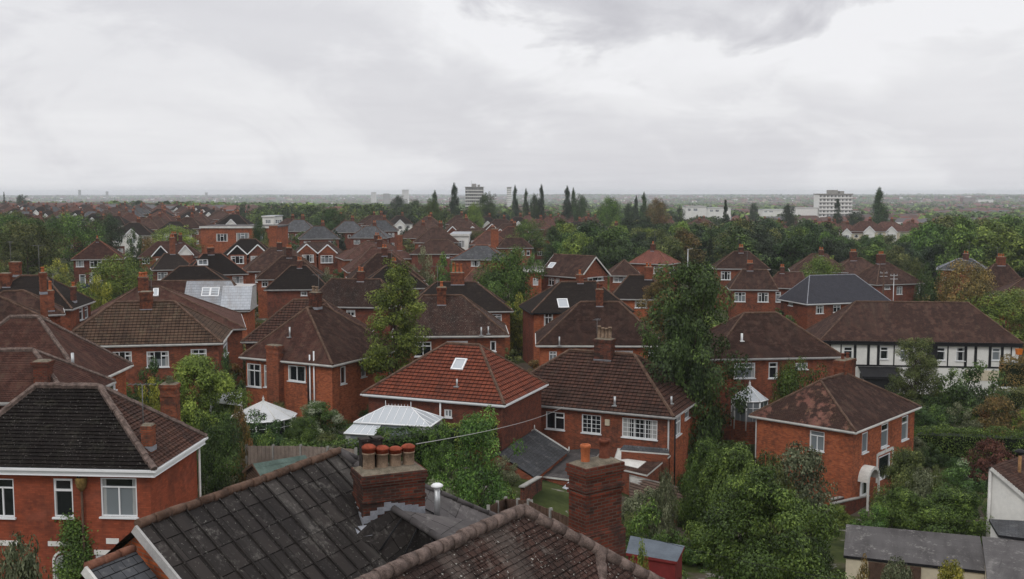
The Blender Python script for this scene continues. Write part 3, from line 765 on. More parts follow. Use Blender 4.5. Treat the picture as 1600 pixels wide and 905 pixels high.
def wall_face(mb, p0, dx, L, z0, z1, ops, m=0, reveal=0.11, inward=None, uo=0.0, mrev=None):
    """wall rectangle with openings cut out and reveals; ops = [(u0,u1,za,zb)]"""
    p0 = Vector(p0); dx = Vector(dx).normalized()
    us = sorted(set([0, L] + [min(max(u, 0), L) for o in ops for u in o[:2]])); zs = sorted(set([z0, z1] + [min(max(z, z0), z1) for o in ops for z in o[2:4]]))
    P = lambda u, z, d=0.0: Vector((p0.x, p0.y, 0)) + dx * u + Vector((0, 0, z)) + (inward * d if d else Vector((0, 0, 0)))
    for i in range(len(us) - 1):
        for j in range(len(zs) - 1):
            uc, zc = (us[i] + us[i + 1]) / 2, (zs[j] + zs[j + 1]) / 2
            if any(o[0] < uc < o[1] and o[2] < zc < o[3] for o in ops): continue
            mb.poly([P(us[i], zs[j]), P(us[i + 1], zs[j]), P(us[i + 1], zs[j + 1]), P(us[i], zs[j + 1])],
                    [(us[i] + uo, zs[j]), (us[i + 1] + uo, zs[j]), (us[i + 1] + uo, zs[j + 1]), (us[i] + uo, zs[j + 1])], m)
    mr = m if mrev is None else mrev
    for (a, b, c, d) in ops:
        for q in (((a, c), (b, c)), ((b, c), (b, d)), ((b, d), (a, d)), ((a, d), (a, c))):
            (ua, za), (ub, zb) = q
            mb.poly([P(ua, za), P(ua, za, reveal), P(ub, zb, reveal), P(ub, zb)], [(0, 0), (reveal, 0), (reveal, 1), (0, 1)], mr)
def window_at(parent, o, dx, out, w, h, style='c2', fm=None, sill=True, depth=0.07, name='window', fw=0.055, arch=False):
    """o lower-left corner on the glass plane (local), dx along, out outward"""
    fm = fm or M['white']; o = Vector(o); dx = Vector(dx); out = Vector(out); Z = Vector((0, 0, 1))
    mb = MB(); ax = (dx, out, Z)
    def bar(u0, u1, z0, z1, t=0.035, dd=0.0):
        mb.box(o + dx * (u0 + u1) / 2 + Z * (z0 + z1) / 2 + out * (0.02 + dd), (abs(u1 - u0) / 2, t, abs(z1 - z0) / 2), ax=ax)
    bar(0, w, 0, fw); bar(0, w, h - fw, h); bar(0, fw, fw, h - fw); bar(w - fw, w, fw, h - fw)
    def sash(u0, u1, z0, z1, t=0.035):
        bar(u0, u1, z0, z0 + t, 0.02, 0.02); bar(u0, u1, z1 - t, z1, 0.02, 0.02); bar(u0, u0 + t, z0 + t, z1 - t, 0.02, 0.02); bar(u1 - t, u1, z0 + t, z1 - t, 0.02, 0.02)
    def cells(nu, tr):
        for i in range(nu):
            a = fw + (w - 2 * fw) * i / nu; b = fw + (w - 2 * fw) * (i + 1) / nu
            if i: bar(a - fw / 2, a + fw / 2, fw, h - fw)
            if tr[i % len(tr)]:
                zt = fw + (h - 2 * fw) * 0.70
                bar(a, b, zt - fw / 2, zt + fw / 2); sash(a, b, zt + fw / 2, h - fw)
    if style == 'c2': cells(2, (0, 0)); sash(fw, w / 2, fw, h - fw)
    elif style == 'c2t': cells(2, (1, 1))
    elif style == 'c2h': cells(2, (0, 1))
    elif style == 'c3': cells(3, (0, 1, 0))
    elif style == 'c3t': cells(3, (1, 0, 1))
    elif style == 'n1': cells(1, (1,))
    elif style == 'one': sash(fw, w - fw, fw, h - fw)
    elif style == 'big':                                     # wide pane with a top light across, two below
        zt = h * 0.76; bar(fw, w - fw, zt - fw / 2, zt + fw / 2); bar(w / 2 - fw / 2, w / 2 + fw / 2, fw, zt)
    elif style.startswith('geo'):
        nu, nv, nc = {'geo2': (4, 4, 2), 'geo3': (8, 4, 3)}[style]
        cells(nc, (0,))
        for i in range(1, nu): bar(fw + (w - 2 * fw) * i / nu - 0.012, fw + (w - 2 * fw) * i / nu + 0.012, fw, h - fw, 0.015)
        for j in range(1, nv): bar(fw, w - fw, fw + (h - 2 * fw) * j / nv - 0.012, fw + (h - 2 * fw) * j / nv + 0.012, 0.015)
    f = mb.build(name, fm, parent)
    g = MB(); g.poly([o, o + dx * w, o + dx * w + Z * h, o + Z * h], [(0, 0), (1, 0), (1, 1), (0, 1)])
    g.build('pane', M['pane'], f)
    if sill:
        s = MB(); s.box(o + dx * w / 2 + out * (depth + 0.02) - Z * 0.035, (w / 2 + 0.06, 0.09, 0.035), ax=ax); s.build('sill', fm, f)
    return f
def chimney_at(parent, x, y, z0, z1, wx, wy, pots=2, ph=0.45, pot='pot_orange', bm='brick_stack', rz=0.0, cap=True, flash=True, capped=False, corb=2, pr=None, rows=1):
    """brick stack with corbelled head, mortar flaunching, pots; x,y,z in the parent's frame"""
    mb = MB(); hx, hy = wx / 2, wy / 2
    mb.box((x, y, (z0 + z1) / 2), (hx, hy, (z1 - z0) / 2), rz)
    for k in range(corb):
        e = 0.03 * (k + 1); mb.box((x, y, z1 - 0.26 + k * 0.08 + 0.04), (hx + e, hy + e, 0.038), rz)
    if corb: mb.box((x, y, z1 - 0.045), (hx + 0.03 * corb - 0.015, hy + 0.03 * corb - 0.015, 0.05), rz)
    if z1 - z0 > 1.4: mb.box((x, y, z1 - 0.62), (hx + 0.03, hy + 0.03, 0.035), rz)
    c = mb.build('chimney', M[bm], parent)
    f = MB(); cs, sn = math.cos(rz), math.sin(rz)
    R = lambda a, b, z: (x + a * cs - b * sn, y + a * sn + b * cs, z)
    e = 0.01; t = 0.6
    A = [R(-hx - e, -hy - e, z1 + .006), R(hx + e, -hy - e, z1 + .006), R(hx + e, hy + e, z1 + .006), R(-hx - e, hy + e, z1 + .006)]
    B = [R(-hx * .8, -hy * t, z1 + .08), R(hx * .8, -hy * t, z1 + .08), R(hx * .8, hy * t, z1 + .08), R(-hx * .8, hy * t, z1 + .08)]
    for i in range(4): f.poly([A[i], A[(i + 1) % 4], B[(i + 1) % 4], B[i]])
    f.poly(B); f.build('flaunching', M['mortar'], c)
    if flash:
        g = MB(); g.box((x, y, z0 + 0.0), (hx + 0.02, hy + 0.02, 0.10), rz); g.build('flashing', M['lead'], c)
    along = hx >= hy; L = (hx if along else hy) * 2; r = pr or min(0.13, L / (2.3 * max(pots, 1)), min(hx, hy) * 0.75)
    for j in range(rows):
        for i in range(pots):
            s = ((i + 0.5) / pots - 0.5) * L * 0.86; s2 = 0 if rows == 1 else (j - 0.5) * min(hx, hy) * 1.0
            px, py = (s, s2) if along else (s2, s)
            hh = ph * (1 + 0.12 * math.sin(i * 5.1 + x + j)); p = MB(); b = R(px, py, z1 + 0.05)
            prof = [(r * 1.05, 0), (r * 1.0, 0.05), (r * 0.92, hh * .45), (r * 0.86, hh - .09), (r * 1.08, hh - .08), (r * 1.08, hh - .02), (r * 0.9, hh), (r * .62, hh), (r * .6, hh * .4)]
            if capped: prof = [(r * 1.05, 0), (r * 1.0, 0.05), (r * 0.98, hh * .62), (r * 1.12, hh * .64), (r * 1.12, hh * .70), (r * 0.98, hh * .72)]
            p.lathe(b, prof, 14)
            if not capped: p.poly([(b[0] + r * .6 * math.cos(a * .785), b[1] + r * .6 * math.sin(a * .785), b[2] + hh * .4) for a in range(8)], None, 1)
            po = p.build('chimney_pot', [M[pot], M['dark_in']], c)
            if capped:
                k = MB(); k.lathe(b, [(r * 1.0, hh * .72), (r * 1.10, hh * .72), (r * 1.10, hh * .88), (r * 1.22, hh * .89), (r * 1.15, hh * .96), (r * .7, hh * 1.04), (0.001, hh * 1.07)], 14)
                ko = k.build('chimney_pot', M['pot_red'], c)
    return c
def pipe(parent, pts, r=0.05, m='white', name='downpipe', n=8):
    mb = MB()
    for a, b in zip(pts[:-1], pts[1:]): mb.tube(a, b, r, r, n)
    return mb.build(name, M[m], parent)

class House:
    """one building: Empty at its ground centre, x along the front, y away from the viewer"""
    def __init__(s, name, label, cat, x, y, ze, yaw, W, D, rh, storeys=5.6, ov=0.32, group=None):
        s.zg = ze - storeys; s.W, s.D, s.he, s.rh, s.ov = W, D, storeys, rh, ov
        s.root = tag(empty(name, (x, y, s.zg), math.radians(yaw)), label, cat, group)
        a = math.radians(yaw); s.ax = Vector((math.cos(a), math.sin(a), 0)); s.ay = Vector((-math.sin(a), math.cos(a), 0)); s.o = Vector((x, y, s.zg))
        s.ops = {'F': [], 'R': [], 'B': [], 'L': []}; s.win = []
        reg_ground(x, y, s.zg)
    def loc(s, p):
        d = Vector(p) - s.o; return Vector((d.dot(s.ax), d.dot(s.ay), d.z))
    def hit(s, px, py, pt, n):
        r = ray(px, py); c = s.loc(CAMP); rl = Vector((r.dot(s.ax), r.dot(s.ay), r.z)); pt = Vector(pt); n = Vector(n)
        return c + rl * ((pt - c).dot(n) / rl.dot(n))
    def side(s, k):
        hw, hd = s.W / 2 - s.ov, s.D / 2 - s.ov
        return {'F': (Vector((-hw, -hd, 0)), Vector((1, 0, 0)), Vector((0, -1, 0)), 2 * hw), 'R': (Vector((hw, -hd, 0)), Vector((0, 1, 0)), Vector((1, 0, 0)), 2 * hd),
                'B': (Vector((hw, hd, 0)), Vector((-1, 0, 0)), Vector((0, 1, 0)), 2 * hw), 'L': (Vector((-hw, hd, 0)), Vector((0, -1, 0)), Vector((-1, 0, 0)), 2 * hd)}[k]
    def wpx(s, side, x0, y0, x1, y1, style='c2', name='window', **kw):
        p, dx, out, L = s.side(side); xm, ym = (x0 + x1) / 2, (y0 + y1) / 2
        ua = (s.hit(x0, ym, p, out) - p).dot(dx); ub = (s.hit(x1, ym, p, out) - p).dot(dx)
        zt = s.hit(xm, y0, p, out).z; zb = s.hit(xm, y1, p, out).z
        s.w(side, min(ua, ub), max(ua, ub), zb, min(zt, s.he - 0.12), style, name, **kw)
    def w(s, side, u0, u1, z0, z1, style='c2', name='window', **kw):
        L = s.side(side)[3]; u0 = max(u0, 0.1); u1 = min(u1, L - 0.1)
        if u1 - u0 < 0.25 or z1 - z0 < 0.25: return
        s.ops[side].append((u0, u1, z0, z1)); s.win.append((side, u0, u1, z0, z1, style, name, kw))
    def walls(s, m, side_m=None, z_top=None, gable=None, base=-1.5, split=None, name='wall'):
        mb = MB(); zt = s.he + 0.02
        for i, k in enumerate('FRBL'):
            p, dx, out, L = s.side(k); mi = 1 if (side_m and k in 'RL') else 0
            if split and k == 'F':
                zc = split[0]; lo = [o for o in s.ops[k]]
                wall_face(mb, p, dx, L, base, zc, [(a, b, c, min(d, zc)) for a, b, c, d in lo if c < zc], 0, inward=-out, uo=i * 3.1)
                wall_face(mb, p, dx, L, zc, zt, [(a, b, max(c, zc), d) for a, b, c, d in lo if d > zc], 1, inward=-out, uo=i * 3.1)
                continue
            wall_face(mb, p, dx, L, base, zt, s.ops[k], mi, inward=-out, uo=i * 3.1)
        ms = [M[m]] + ([M[side_m]] if side_m else ([M[split[1]]] if split else []))
        s.wall = mb.build(name, ms, s.root)
        for (k, u0, u1, z0, z1, st, nm, kw) in s.win:
            p, dx, out, L = s.side(k)
            window_at(s.root, p + dx * u0 + Vector((0, 0, z0)) - out * 0.085, dx, out, u1 - u0, z1 - z0, st, name=nm, **kw)
    def planes(s, mode, i1, i2, of):
        W, D, he, rh = s.W / 2, s.D / 2, s.he, s.rh
        FL, FR, BR, BL = Vector((-W, -D, he)), Vector((W, -D, he)), Vector((W, D, he)), Vector((-W, D, he))
        if mode == 'x':
            A, B = Vector((-W + i1, of, he + rh)), Vector((W - i2, of, he + rh))
            pl = [[FL, FR, B, A], [BR, BL, A, B]] + ([[FR, BR, B]] if i2 > 0.01 else []) + ([[BL, FL, A]] if i1 > 0.01 else [])
            hips = [(FL, A), (BL, A)] * (i1 > .01) + [(FR, B), (BR, B)] * (i2 > .01)
        else:
            A, B = Vector((of, -D + i1, he + rh)), Vector((of, D - i2, he + rh))
            pl = [[FR, BR, B, A], [BL, FL, A, B]] + ([[FL, FR, A]] if i1 > 0.01 else []) + ([[BR, BL, B]] if i2 > 0.01 else [])
            hips = [(FL, A), (FR, A)] * (i1 > .01) + [(BL, B), (BR, B)] * (i2 > .01)
        s.A, s.B = A, B
        return pl, hips
    def roof(s, m, mode='x', i1=3, i2=3, of=0.0, gauge=0.0, lift=0.02, rm='ridge', rr=0.10, seg=0.45, fascia='gutter_grey', gable_m=None, soff=True, fh=0.09):
        pl, hips = s.planes(mode, i1, i2, of); s.pl = pl
        mb = MB()
        m2 = m if isinstance(m, tuple) else (m, m)
        for k, p in enumerate(pl): roof_plane(mb, p, gauge, lift, 0 if (k < 2) == (mode == 'x') else 1, off=(k * 7.3, k * 3.7))
        s.roof_o = mb.build('roof', [M[m2[0]], M[m2[1]]], s.root)
        r = MB(); up = Vector((0, 0, 0.03)); rng = random.Random(int(abs(s.o.x * 10)))
        ridge_run(r, s.A + up, s.B + up, rr, seg, rng)
        for a, b in hips: ridge_run(r, a + up * 0.6, b + up * 0.6, rr * .9, seg, rng)
        r.build('ridge_tiles', M[rm], s.roof_o)
        W, D, he = s.W / 2, s.D / 2, s.he
        g = MB()
        cs = [Vector((-W, -D, he)), Vector((W, -D, he)), Vector((W, D, he)), Vector((-W, D, he))]
        gable_sides = set()
        if mode == 'x':
            if i1 <= 0.01: gable_sides.add(3)
            if i2 <= 0.01: gable_sides.add(1)
        for k in range(4):
            a, b = cs[k], cs[(k + 1) % 4]; d = (b - a).normalized(); out = Vector((d.y, -d.x, 0)); L = (b - a).length
            if k in gable_sides: continue
            g.box((a + b) / 2 + Vector((0, 0, -fh - 0.012)) - out * 0.04, (L / 2 - 0.045, 0.012, fh), ax=(d, out, Vector((0, 0, 1))))
            g.box((a + b) / 2 + Vector((0, 0, -0.065)) + out * 0.03, (L / 2 + 0.07, 0.05, 0.045), ax=(d, out, Vector((0, 0, 1))))
        if soff:
            g.poly([c + Vector((0, 0, -2 * fh - 0.01)) for c in reversed(cs)])
        s.gut = g.build('gutter', M[fascia], s.root)
        if gable_sides:
            w = MB(); hw, hd = W - s.ov, D - s.ov
            for k in gable_sides:
                sx = 1 if k == 1 else -1; top = he + s.rh * (1 - s.ov / D * 0) - 0.06
                P0, P1, P2 = Vector((sx * hw, -hd, he)), Vector((sx * hw, hd, he)), Vector((sx * hw, of, he + s.rh * hd / D - 0.03))
                w.poly([P0, P1, P2] if sx > 0 else [P1, P0, P2], [(0, he), (2 * hd, he), (hd, he + s.rh)])
                bgd = MB()
                for e0 in (-1, 1):
                    a = Vector((sx * W, e0 * D, he)); b = Vector((sx * W, of, he + s.rh)); dd = (b - a); L = dd.length; dd.normalize()
                    n = dd.cross(Vector((1, 0, 0))).normalized()
                    bgd.box((a + b) / 2 - Vector((0, 0, 0.10)) + Vector((sx * 0.012, 0, 0)), (L / 2, 0.02, 0.09), ax=(dd, Vector((1, 0, 0)), n))
                bgd.build('bargeboard', M['white_old'], s.root)
            w.build('gable', M[gable_m or 'brick_red'], s.root)
        return s
    def roof_z(s, x, y):
        best = None
        for p in s.pl:
            n = (p[1] - p[0]).cross(p[2] - p[0]); 
            z = p[0].z - (n.x * (x - p[0].x) + n.y * (y - p[0].y)) / n.z
            best = z if best is None else min(best, z)
        return best
    def on_roof(s, px, py):
        """first roof plane met by the sight line"""
        c = s.loc(CAMP); best = None
        for p in s.pl:
            n = (p[1] - p[0]).cross(p[2] - p[0]).normalized(); q = s.hit(px, py, p[0], n)
            if abs(s.roof_z(q.x, q.y) - q.z) < 0.03 and abs(q.x) <= s.W / 2 + .1 and abs(q.y) <= s.D / 2 + .1:
                dd = (q - c).length
                if best is None or dd < best[0]: best = (dd, q)
        return best[1] if best else None
    def chim(s, px, ybase, ytop, wpx, pots=2, back=0.0, asp=0.75, **kw):
        """ytop = top of the brickwork; wpx = width seen"""
        q = s.on_roof(px, ybase)
        if q is None: q = Vector((*( (s.A + s.B) / 2)[:2], s.he + s.rh)); q.x = s.hit(px, ybase, s.A, (0, 1, 0)).x if abs(s.ay.y) > .5 else q.x
        d = (s.o + s.ax * q.x + s.ay * q.y).y; k = d / F; w = wpx * k; z1 = q.z + (ybase - ytop) * k * 1.02
        wy = w * asp; y = q.y + wy / 2 + back
        c = chimney_at(s.root, q.x, y, q.z, z1, w, wy, pots, **kw)
        # the stack carries on down inside the roof
        mb = MB(); mb.box((q.x, y, q.z - 1.0), (w / 2 - .004, wy / 2 - .004, 0.96)); mb.build('stack_base', c.data.materials[0], c)
        if RNG.random() < .4 and d < 230:
            a = MB(); sx = RNG.choice((-1, 1)) * w * .45; t = z1 + RNG.uniform(1.3, 2.2); th = RNG.uniform(0, 3.1); u = Vector((math.cos(th), math.sin(th), 0)); v = Vector((-u.y, u.x, 0)); b0 = Vector((q.x + sx, y, z1 - .5)); top = Vector((q.x + sx, y, t))
            a.tube(b0, top, .022, .018, 5); a.tube(top - u * .55, top + u * .55, .014, .014, 4)
            for i in range(6): e = top + u * (-.5 + i * .2); a.tube(e - v * (.30 - .02 * i), e + v * (.30 - .02 * i), .009, .009, 4)
            a.build('aerial', M['aerial'], s.root)
        return c
    def vent(s, px, ybase, ytop, r=0.055, m='metal', cap=False):
        q = s.on_roof(px, ybase)
        if q is None: return
        d = (s.o + s.ax * q.x + s.ay * q.y).y; h = (ybase - ytop) * d / F
        mb = MB(); mb.tube(q - Vector((0, 0, .1)), q + Vector((0, 0, h)), r, r, 10); mb.box(q + Vector((0, -.05, .0)), (.16, .16, .03))
        mb.build('vent_pipe', M[m], s.root)
    def velux(s, x0, y0, x1, y1, m='dark'):
        q = s.on_roof((x0 + x1) / 2, (y0 + y1) / 2)
        if q is None: return
        best = None
        for p in s.pl:
            n = (p[1] - p[0]).cross(p[2] - p[0]).normalized()
            if n.z < 0: n = -n
            if abs((q - p[0]).dot(n)) < 0.03: best = (p, n)
        if not best: return
        p, n = best; X = (p[1] - p[0]).normalized(); Y = n.cross(X); Y = Y if Y.z > 0 else -Y
        a = s.hit(x0, (y0 + y1) / 2, p[0], n); b = s.hit(x1, (y0 + y1) / 2, p[0], n); c = s.hit((x0 + x1) / 2, y0, p[0], n); d = s.hit((x0 + x1) / 2, y1, p[0], n)
        w = abs((b - a).dot(X)); h = abs((c - d).dot(Y)); f = MB()
        for u, v, hu, hv in ((0, h / 2, w / 2, .05), (0, -h / 2, w / 2, .05), (-w / 2, 0, .05, h / 2 + .05), (w / 2, 0, .05, h / 2 + .05)):
            f.box(q + X * u + Y * v + n * .06, (hu, hv, .05), ax=(X, Y, n))
        fo = f.build('roof_window', M['black_paint' if m == 'dark' else 'white'], s.root)
        g = MB(); g.box(q + n * .05, (w / 2 - .04, h / 2 - .04, .02), ax=(X, Y, n)); g.build('pane', M['roof_glass'], fo)
    def mass(s, m, inset=0.35):
        """dark floor inside so that no light leaks through the windows"""
        pass

build_queue = []
# ------------------------------------------------------------------ the houses one can tell apart
HD = {
'near_left':('x',-18.17,43.1,5.29,-3.99,8.93,5.6,2.71,2.8,3.42,-0.01),
'centre':('x',6.41,75.7,1.2,-24.81,13.87,9.31,3.26,4.57,4.33,-0.02),
'right_red':('y',23.69,75.42,0.2,-41.97,7.91,11.32,2.67,2.46,4.8,0.19),
'bay':('y',-15.32,83.88,3.17,-27.62,9.07,9.16,3.71,3.48,3.53,-0.57),
'bay_back':('x',-18.53,95.5,3.01,0.47,10.6,8.06,3.28,3.83,4.03,-0.02),
'bungalow':('x',-3.75,70.34,2.79,-21.79,10.21,7.89,3.01,4.23,3.46,0.21),
'left_hip':('x',-29.88,85.13,4.22,9.56,12.76,7.9,2.95,4.03,4.13,-0.04),
'left_red':('x',-29.23,63.1,5.01,0.57,9.63,7.44,3.53,3.73,4.21,-0.09),
'left_far':('x',-44.4,96.74,5.65,6.24,9.11,7.08,2.74,3.55,3.41,0.04),
'behind_tree':('x',-5.3,88.95,4.34,2.88,9.72,6.97,2.97,2.57,3.8,0.02),
'behind_tree2':('x',-6.1,114.05,3.53,5.03,11.85,7.45,2.82,3.72,3.8,-0.01),
'mid_dark':('x',6.63,109.44,3.98,9.5,10.69,6.92,2.78,3.74,3.19,-0.11),
'mid_red':('x',7.49,90.67,3.35,-1.02,10.78,7.81,3.23,3.85,3.61,0.01),
'tree_right':('x',20.43,85.66,3.12,6.52,10.89,8.04,3.07,4.02,4.07,0.0),
'tudor':('x',44.03,115.25,0.21,-6.24,20.9,8.83,3.81,4.53,4.36,0.01),
'hip115':('x',-27.47,135.2,3.91,6.56,8.21,6.65,2.78,3.03,3.18,0.01),
'hip13a':('x',-31.83,151.12,3.97,11.81,9.95,7.79,2.99,3.65,4.22,-0.01),
'r14':('x',-17.22,114.23,3.93,-6.31,9.66,5.72,2.7,2.2,1.9,0.15),
'h9':('x',-69.3,176.05,5.19,16.4,8.07,7.25,2.8,3.51,3.76,-0.03),
'hip20':('x',16.58,154.98,4.19,-3.49,4.64,8.55,1.97,2.31,2.24,0.04),
'red21':('x',23.08,169.54,4.8,-31.06,6.8,5.02,1.93,2.35,2.66,-0.14),
'dark22':('x',15.18,125.65,3.59,-8.69,6.68,5.52,2.57,2.18,1.84,0.09),
'h26c':('x',62.92,176.96,1.03,19.48,9.6,8.33,3.33,3.99,4.09,0.09),
'h26e':('x',75.69,162.96,1.48,-8.01,7.53,7.04,3.55,3.09,2.51,-0.1),
'h11c':('x',-44.3,155.74,4.18,22.58,8.92,6.86,2.9,2.87,3.35,0.08),
'h11b':('x',-41.49,136.78,4.31,11.94,9.27,5.88,2.18,2.76,3.29,-0.07),
'h11a':('x',-53.04,163.67,4.31,21.38,6.38,5.39,2.3,2.02,2.45,0.06),
'hip27':('x',35.7,163.77,4.46,-8.27,8.48,6.38,2.48,3.24,3.0,-0.02),
'wing':('x',-26.12,53.06,5.9,0.32,9.41,5.6,2.13,2.8,2.97,-0.11),
'left_hip_back':('x',-34.53,102.09,3.29,16.44,15.89,12.67,3.62,6.05,7.74,-0.18),
'n15a':('x',-25.26,195.35,4.08,18.33,13.78,9.72,3.0,4.97,5.56,0.06),
'n15b':('x',-17.87,146.88,4.1,11.27,10.37,8.46,3.46,4.07,4.18,0.02),
'n15c':('x',-21.22,168.06,3.8,14.62,11.24,9.01,3.62,4.31,4.58,0.04),
'n15d':('x',-14.99,131.97,4.34,8.93,8.77,6.66,2.51,3.41,3.35,-0.02),
'c30':('x',-13.61,195.37,4.93,0.25,10.28,6.69,2.44,3.48,3.43,-0.02),
'c31':('x',-5.21,176.38,5.09,-6.91,9.12,6.47,2.19,3.68,3.4,-0.01),
'c33':('x',-4.37,142.33,4.24,-0.43,4.47,5.85,1.59,1.45,1.41,-0.08),
'h26a':('x',54.12,185.38,2.39,-12.28,9.65,7.26,2.9,3.69,3.37,-0.02),
'h26b':('x',61.21,186.39,1.74,-4.19,10.0,7.81,2.8,4.1,4.08,-0.04),
'h26d':('x',84.92,197.43,1.78,-23.48,8.97,5.76,1.91,3.68,2.87,-0.07),
'h26f':('x',70.18,141.36,2.45,-12.9,9.31,6.09,2.08,3.65,3.23,-0.18),
'h27b':('x',34.04,148.49,2.6,-6.33,6.73,5.2,2.57,1.99,1.25,0.01),
'h27c':('x',42.44,161.29,1.63,-17.14,6.49,4.71,2.21,1.82,1.03,0.12),
'grey_roof':('x',46.85,152.01,0.52,17.35,13.91,7.66,3.62,2.98,3.34,0.29),
'left_mid':('x',-39.39,77.94,6.56,30.05,8.31,5.31,1.82,2.67,3.33,-0.06),
'left_low':('x',-41.01,86.53,6.13,24.54,7.02,4.99,1.8,2.51,2.93,-0.07),
'slate_ext':('x',-37.71,122.8,2.53,5.34,14.32,6.59,3.22,1.94,2.48,-0.03),
'gable19':('x',8.7,145.6,4.7,-43,7.6,6.6,2.7,0,0,0),
'semi1':('x',-49.97,199.17,3.92,9.06,10.72,8.18,3.41,3.81,4.01,-0.01),
'semi2':('x',-36.92,201.2,4.19,19.57,10.06,6.24,2.46,2.77,3.18,0.06),
'semiA':('x',-71.72,220.53,2.82,16.81,12.97,7.93,3.08,3.76,4.11,-0.01),
'c32':('x',0.47,222.16,4.57,6.58,7.57,4.62,1.93,1.9,2.0,0.03),
'c37':('x',13.88,295.89,4.4,-3.2,13.71,9.71,3.02,5.4,5.14,-0.03),
'c29':('x',-10.73,278.21,3.96,6.02,12.89,6.53,2.7,3.01,3.06,0.01),
}
def mk(key, label, roofm, wallm='brick_red', wins=(), chims=(), vents=(), velux=(), storeys=5.6, gauge=0.0, name='brick_house', cat='house', side_m=None, split=None, group=None, ov=0.32, **kw):
    mode, x, y, ze, yaw, Wd, D, rh, i1, i2, of = HD[key]
    h = House(name, label, cat, x, y, ze, yaw, Wd, D, rh, storeys, ov, group)
    for w in wins: h.wpx(*w)
    if not wins:
        L = h.side('F')[3]
        for sd in ('F',):
            for k in (0.2, 0.72):
                h.w(sd, L * k - .75, L * k + .75, storeys - 1.75, storeys - .45, 'c3t')
    h.walls(wallm, side_m, split=split)
    h.roof(roofm, mode, i1, i2, of, gauge, **kw)
    for c in chims:
        c = dict(c); a = c.pop('a'); h.chim(*a, **c)
    for v in vents: h.vent(*v)
    for v in velux: h.velux(*v)
    return h
def C(px, yb, yt, w, pots=2, **k): return dict(a=(px, yb, yt, w, pots), **k)

# near left house
nl = mk('near_left', 'smooth orange brick house with black tiled front roof slope and deep white fascia', ('roof_black', 'roof_pantile'), 'brick_smooth', storeys=5.7,
    wins=[('F', -14, 748, 22, 808, 'big'), ('F', 84, 748, 114, 808, 'n1'), ('F', 157.5, 747, 214, 807.5, 'big'), ('F', 150, 868, 200, 925, 'one')],
    chims=[C(229, 702, 666, 17, 0, bm='brick_stack_orange', asp=1.0, corb=1)], gauge=0.17, lift=0.035, rm='ridge_near', rr=0.15, seg=0.4, fascia='white', fh=0.15)
def near_left_extras():
    h = nl; p, dx, out, L = h.side('F')
    def bandpx(x0, y0, x1, y1, nm, m='render_white', t=0.02, arch=False):
        a = h.hit(x0, y0, p, out); b = h.hit(x1, y1, p, out); mb = MB()
        mb.bx(min(a.x, b.x), max(a.x, b.x), p.y - t - 0.002, p.y - 0.002, b.z, a.z); return mb.build(nm, M[m], h.root)
    bandpx(-6, 844, 29, 853, 'lintel'); bandpx(75, 845.5, 111, 854, 'lintel'); bandpx(166, 841, 186, 850, 'lintel'); bandpx(147, 859, 200, 868, 'lintel')
    # rusty hopper head and the rainwater pipe below it
    q = h.hit(129, 757, p, out); q.y = p.y - 0.10; mb = MB()
    mb.lathe((q.x, q.y, q.z - 0.25), [(0.05, 0), (0.08, 0.03), (0.17, 0.16), (0.20, 0.22), (0.19, 0.28), (0.23, 0.34), (0.21, 0.40), (0.24, 0.50), (0.16, 0.56)], 14); mb.build('rainwater_hopper', plain('rust_moss', (0.20, 0.13, 0.045), 0.95, var=0.6, scale=8, bump=0.8), h.root)
    pipe(h.root, [(q.x, q.y, q.z - .25), (q.x + .03, q.y, 0)], 0.05, 'timber'); pipe(h.root, [(q.x - .12, q.y, h.he), (q.x - .12, q.y, q.z + .25)], 0.06, 'black_paint')
    # arched white doorway
    a = h.hit(84, 905, p, out); b = h.hit(118, 905, p, out); zt = h.hit(101, 860, p, out).z; w = (b.x - a.x) / 2; cx = (a.x + b.x) / 2; zc = zt - w
    mb = MB(); n = 14
    for k in range(n):
        t0, t1 = math.pi * k / n, math.pi * (k + 1) / n
        P = lambda r, t, y: (cx + r * math.cos(t), y, zc + r * math.sin(t))
        y0 = p.y - 0.06; r0, r1 = w * .80, w
        mb.poly([P(r0, t0, y0), P(r0, t1, y0), P(r1, t1, y0), P(r1, t0, y0)]); mb.poly([P(r1, t0, y0), P(r1, t1, y0), P(r1, t1, p.y), P(r1, t0, p.y)])
        mb.poly([P(r0, t1, y0), P(r0, t0, y0), P(r0, t0, p.y), P(r0, t1, p.y)])
    for sg in (-1, 1): mb.bx(cx + sg * w * .80, cx + sg * w, p.y - .06, p.y, 0, zc)
    d = mb.build('doorway', M['render_white'], h.root)
    mb = MB(); mb.bx(cx - w * .74, cx + w * .74, p.y - .035, p.y - .005, 0, zc - .1)
    for sg in (-1, 1): mb.bx(cx + sg * .10, cx + sg * .30, p.y - .05, p.y - .036, 0.9, zc - .3, 1)
    mb.build('door', [M['white'], M['pane']], d)
    mb = MB(); mb.poly([(cx + w * .78 * math.cos(math.pi * k / n), p.y - .02, zc - .08 + w * .78 * math.sin(math.pi * k / n)) for k in range(n + 1)]); mb.build('fanlight', M['pane'], d)
    # right corner downpipe and the cable
    q = Vector((h.W / 2 - .2, h.D / 2 - .34, h.he)); pipe(h.root, [q + Vector((0.0, 0, -.1)), q + Vector((-.02, 0, -5.6))], 0.055, 'white_old')
near_left_extras()

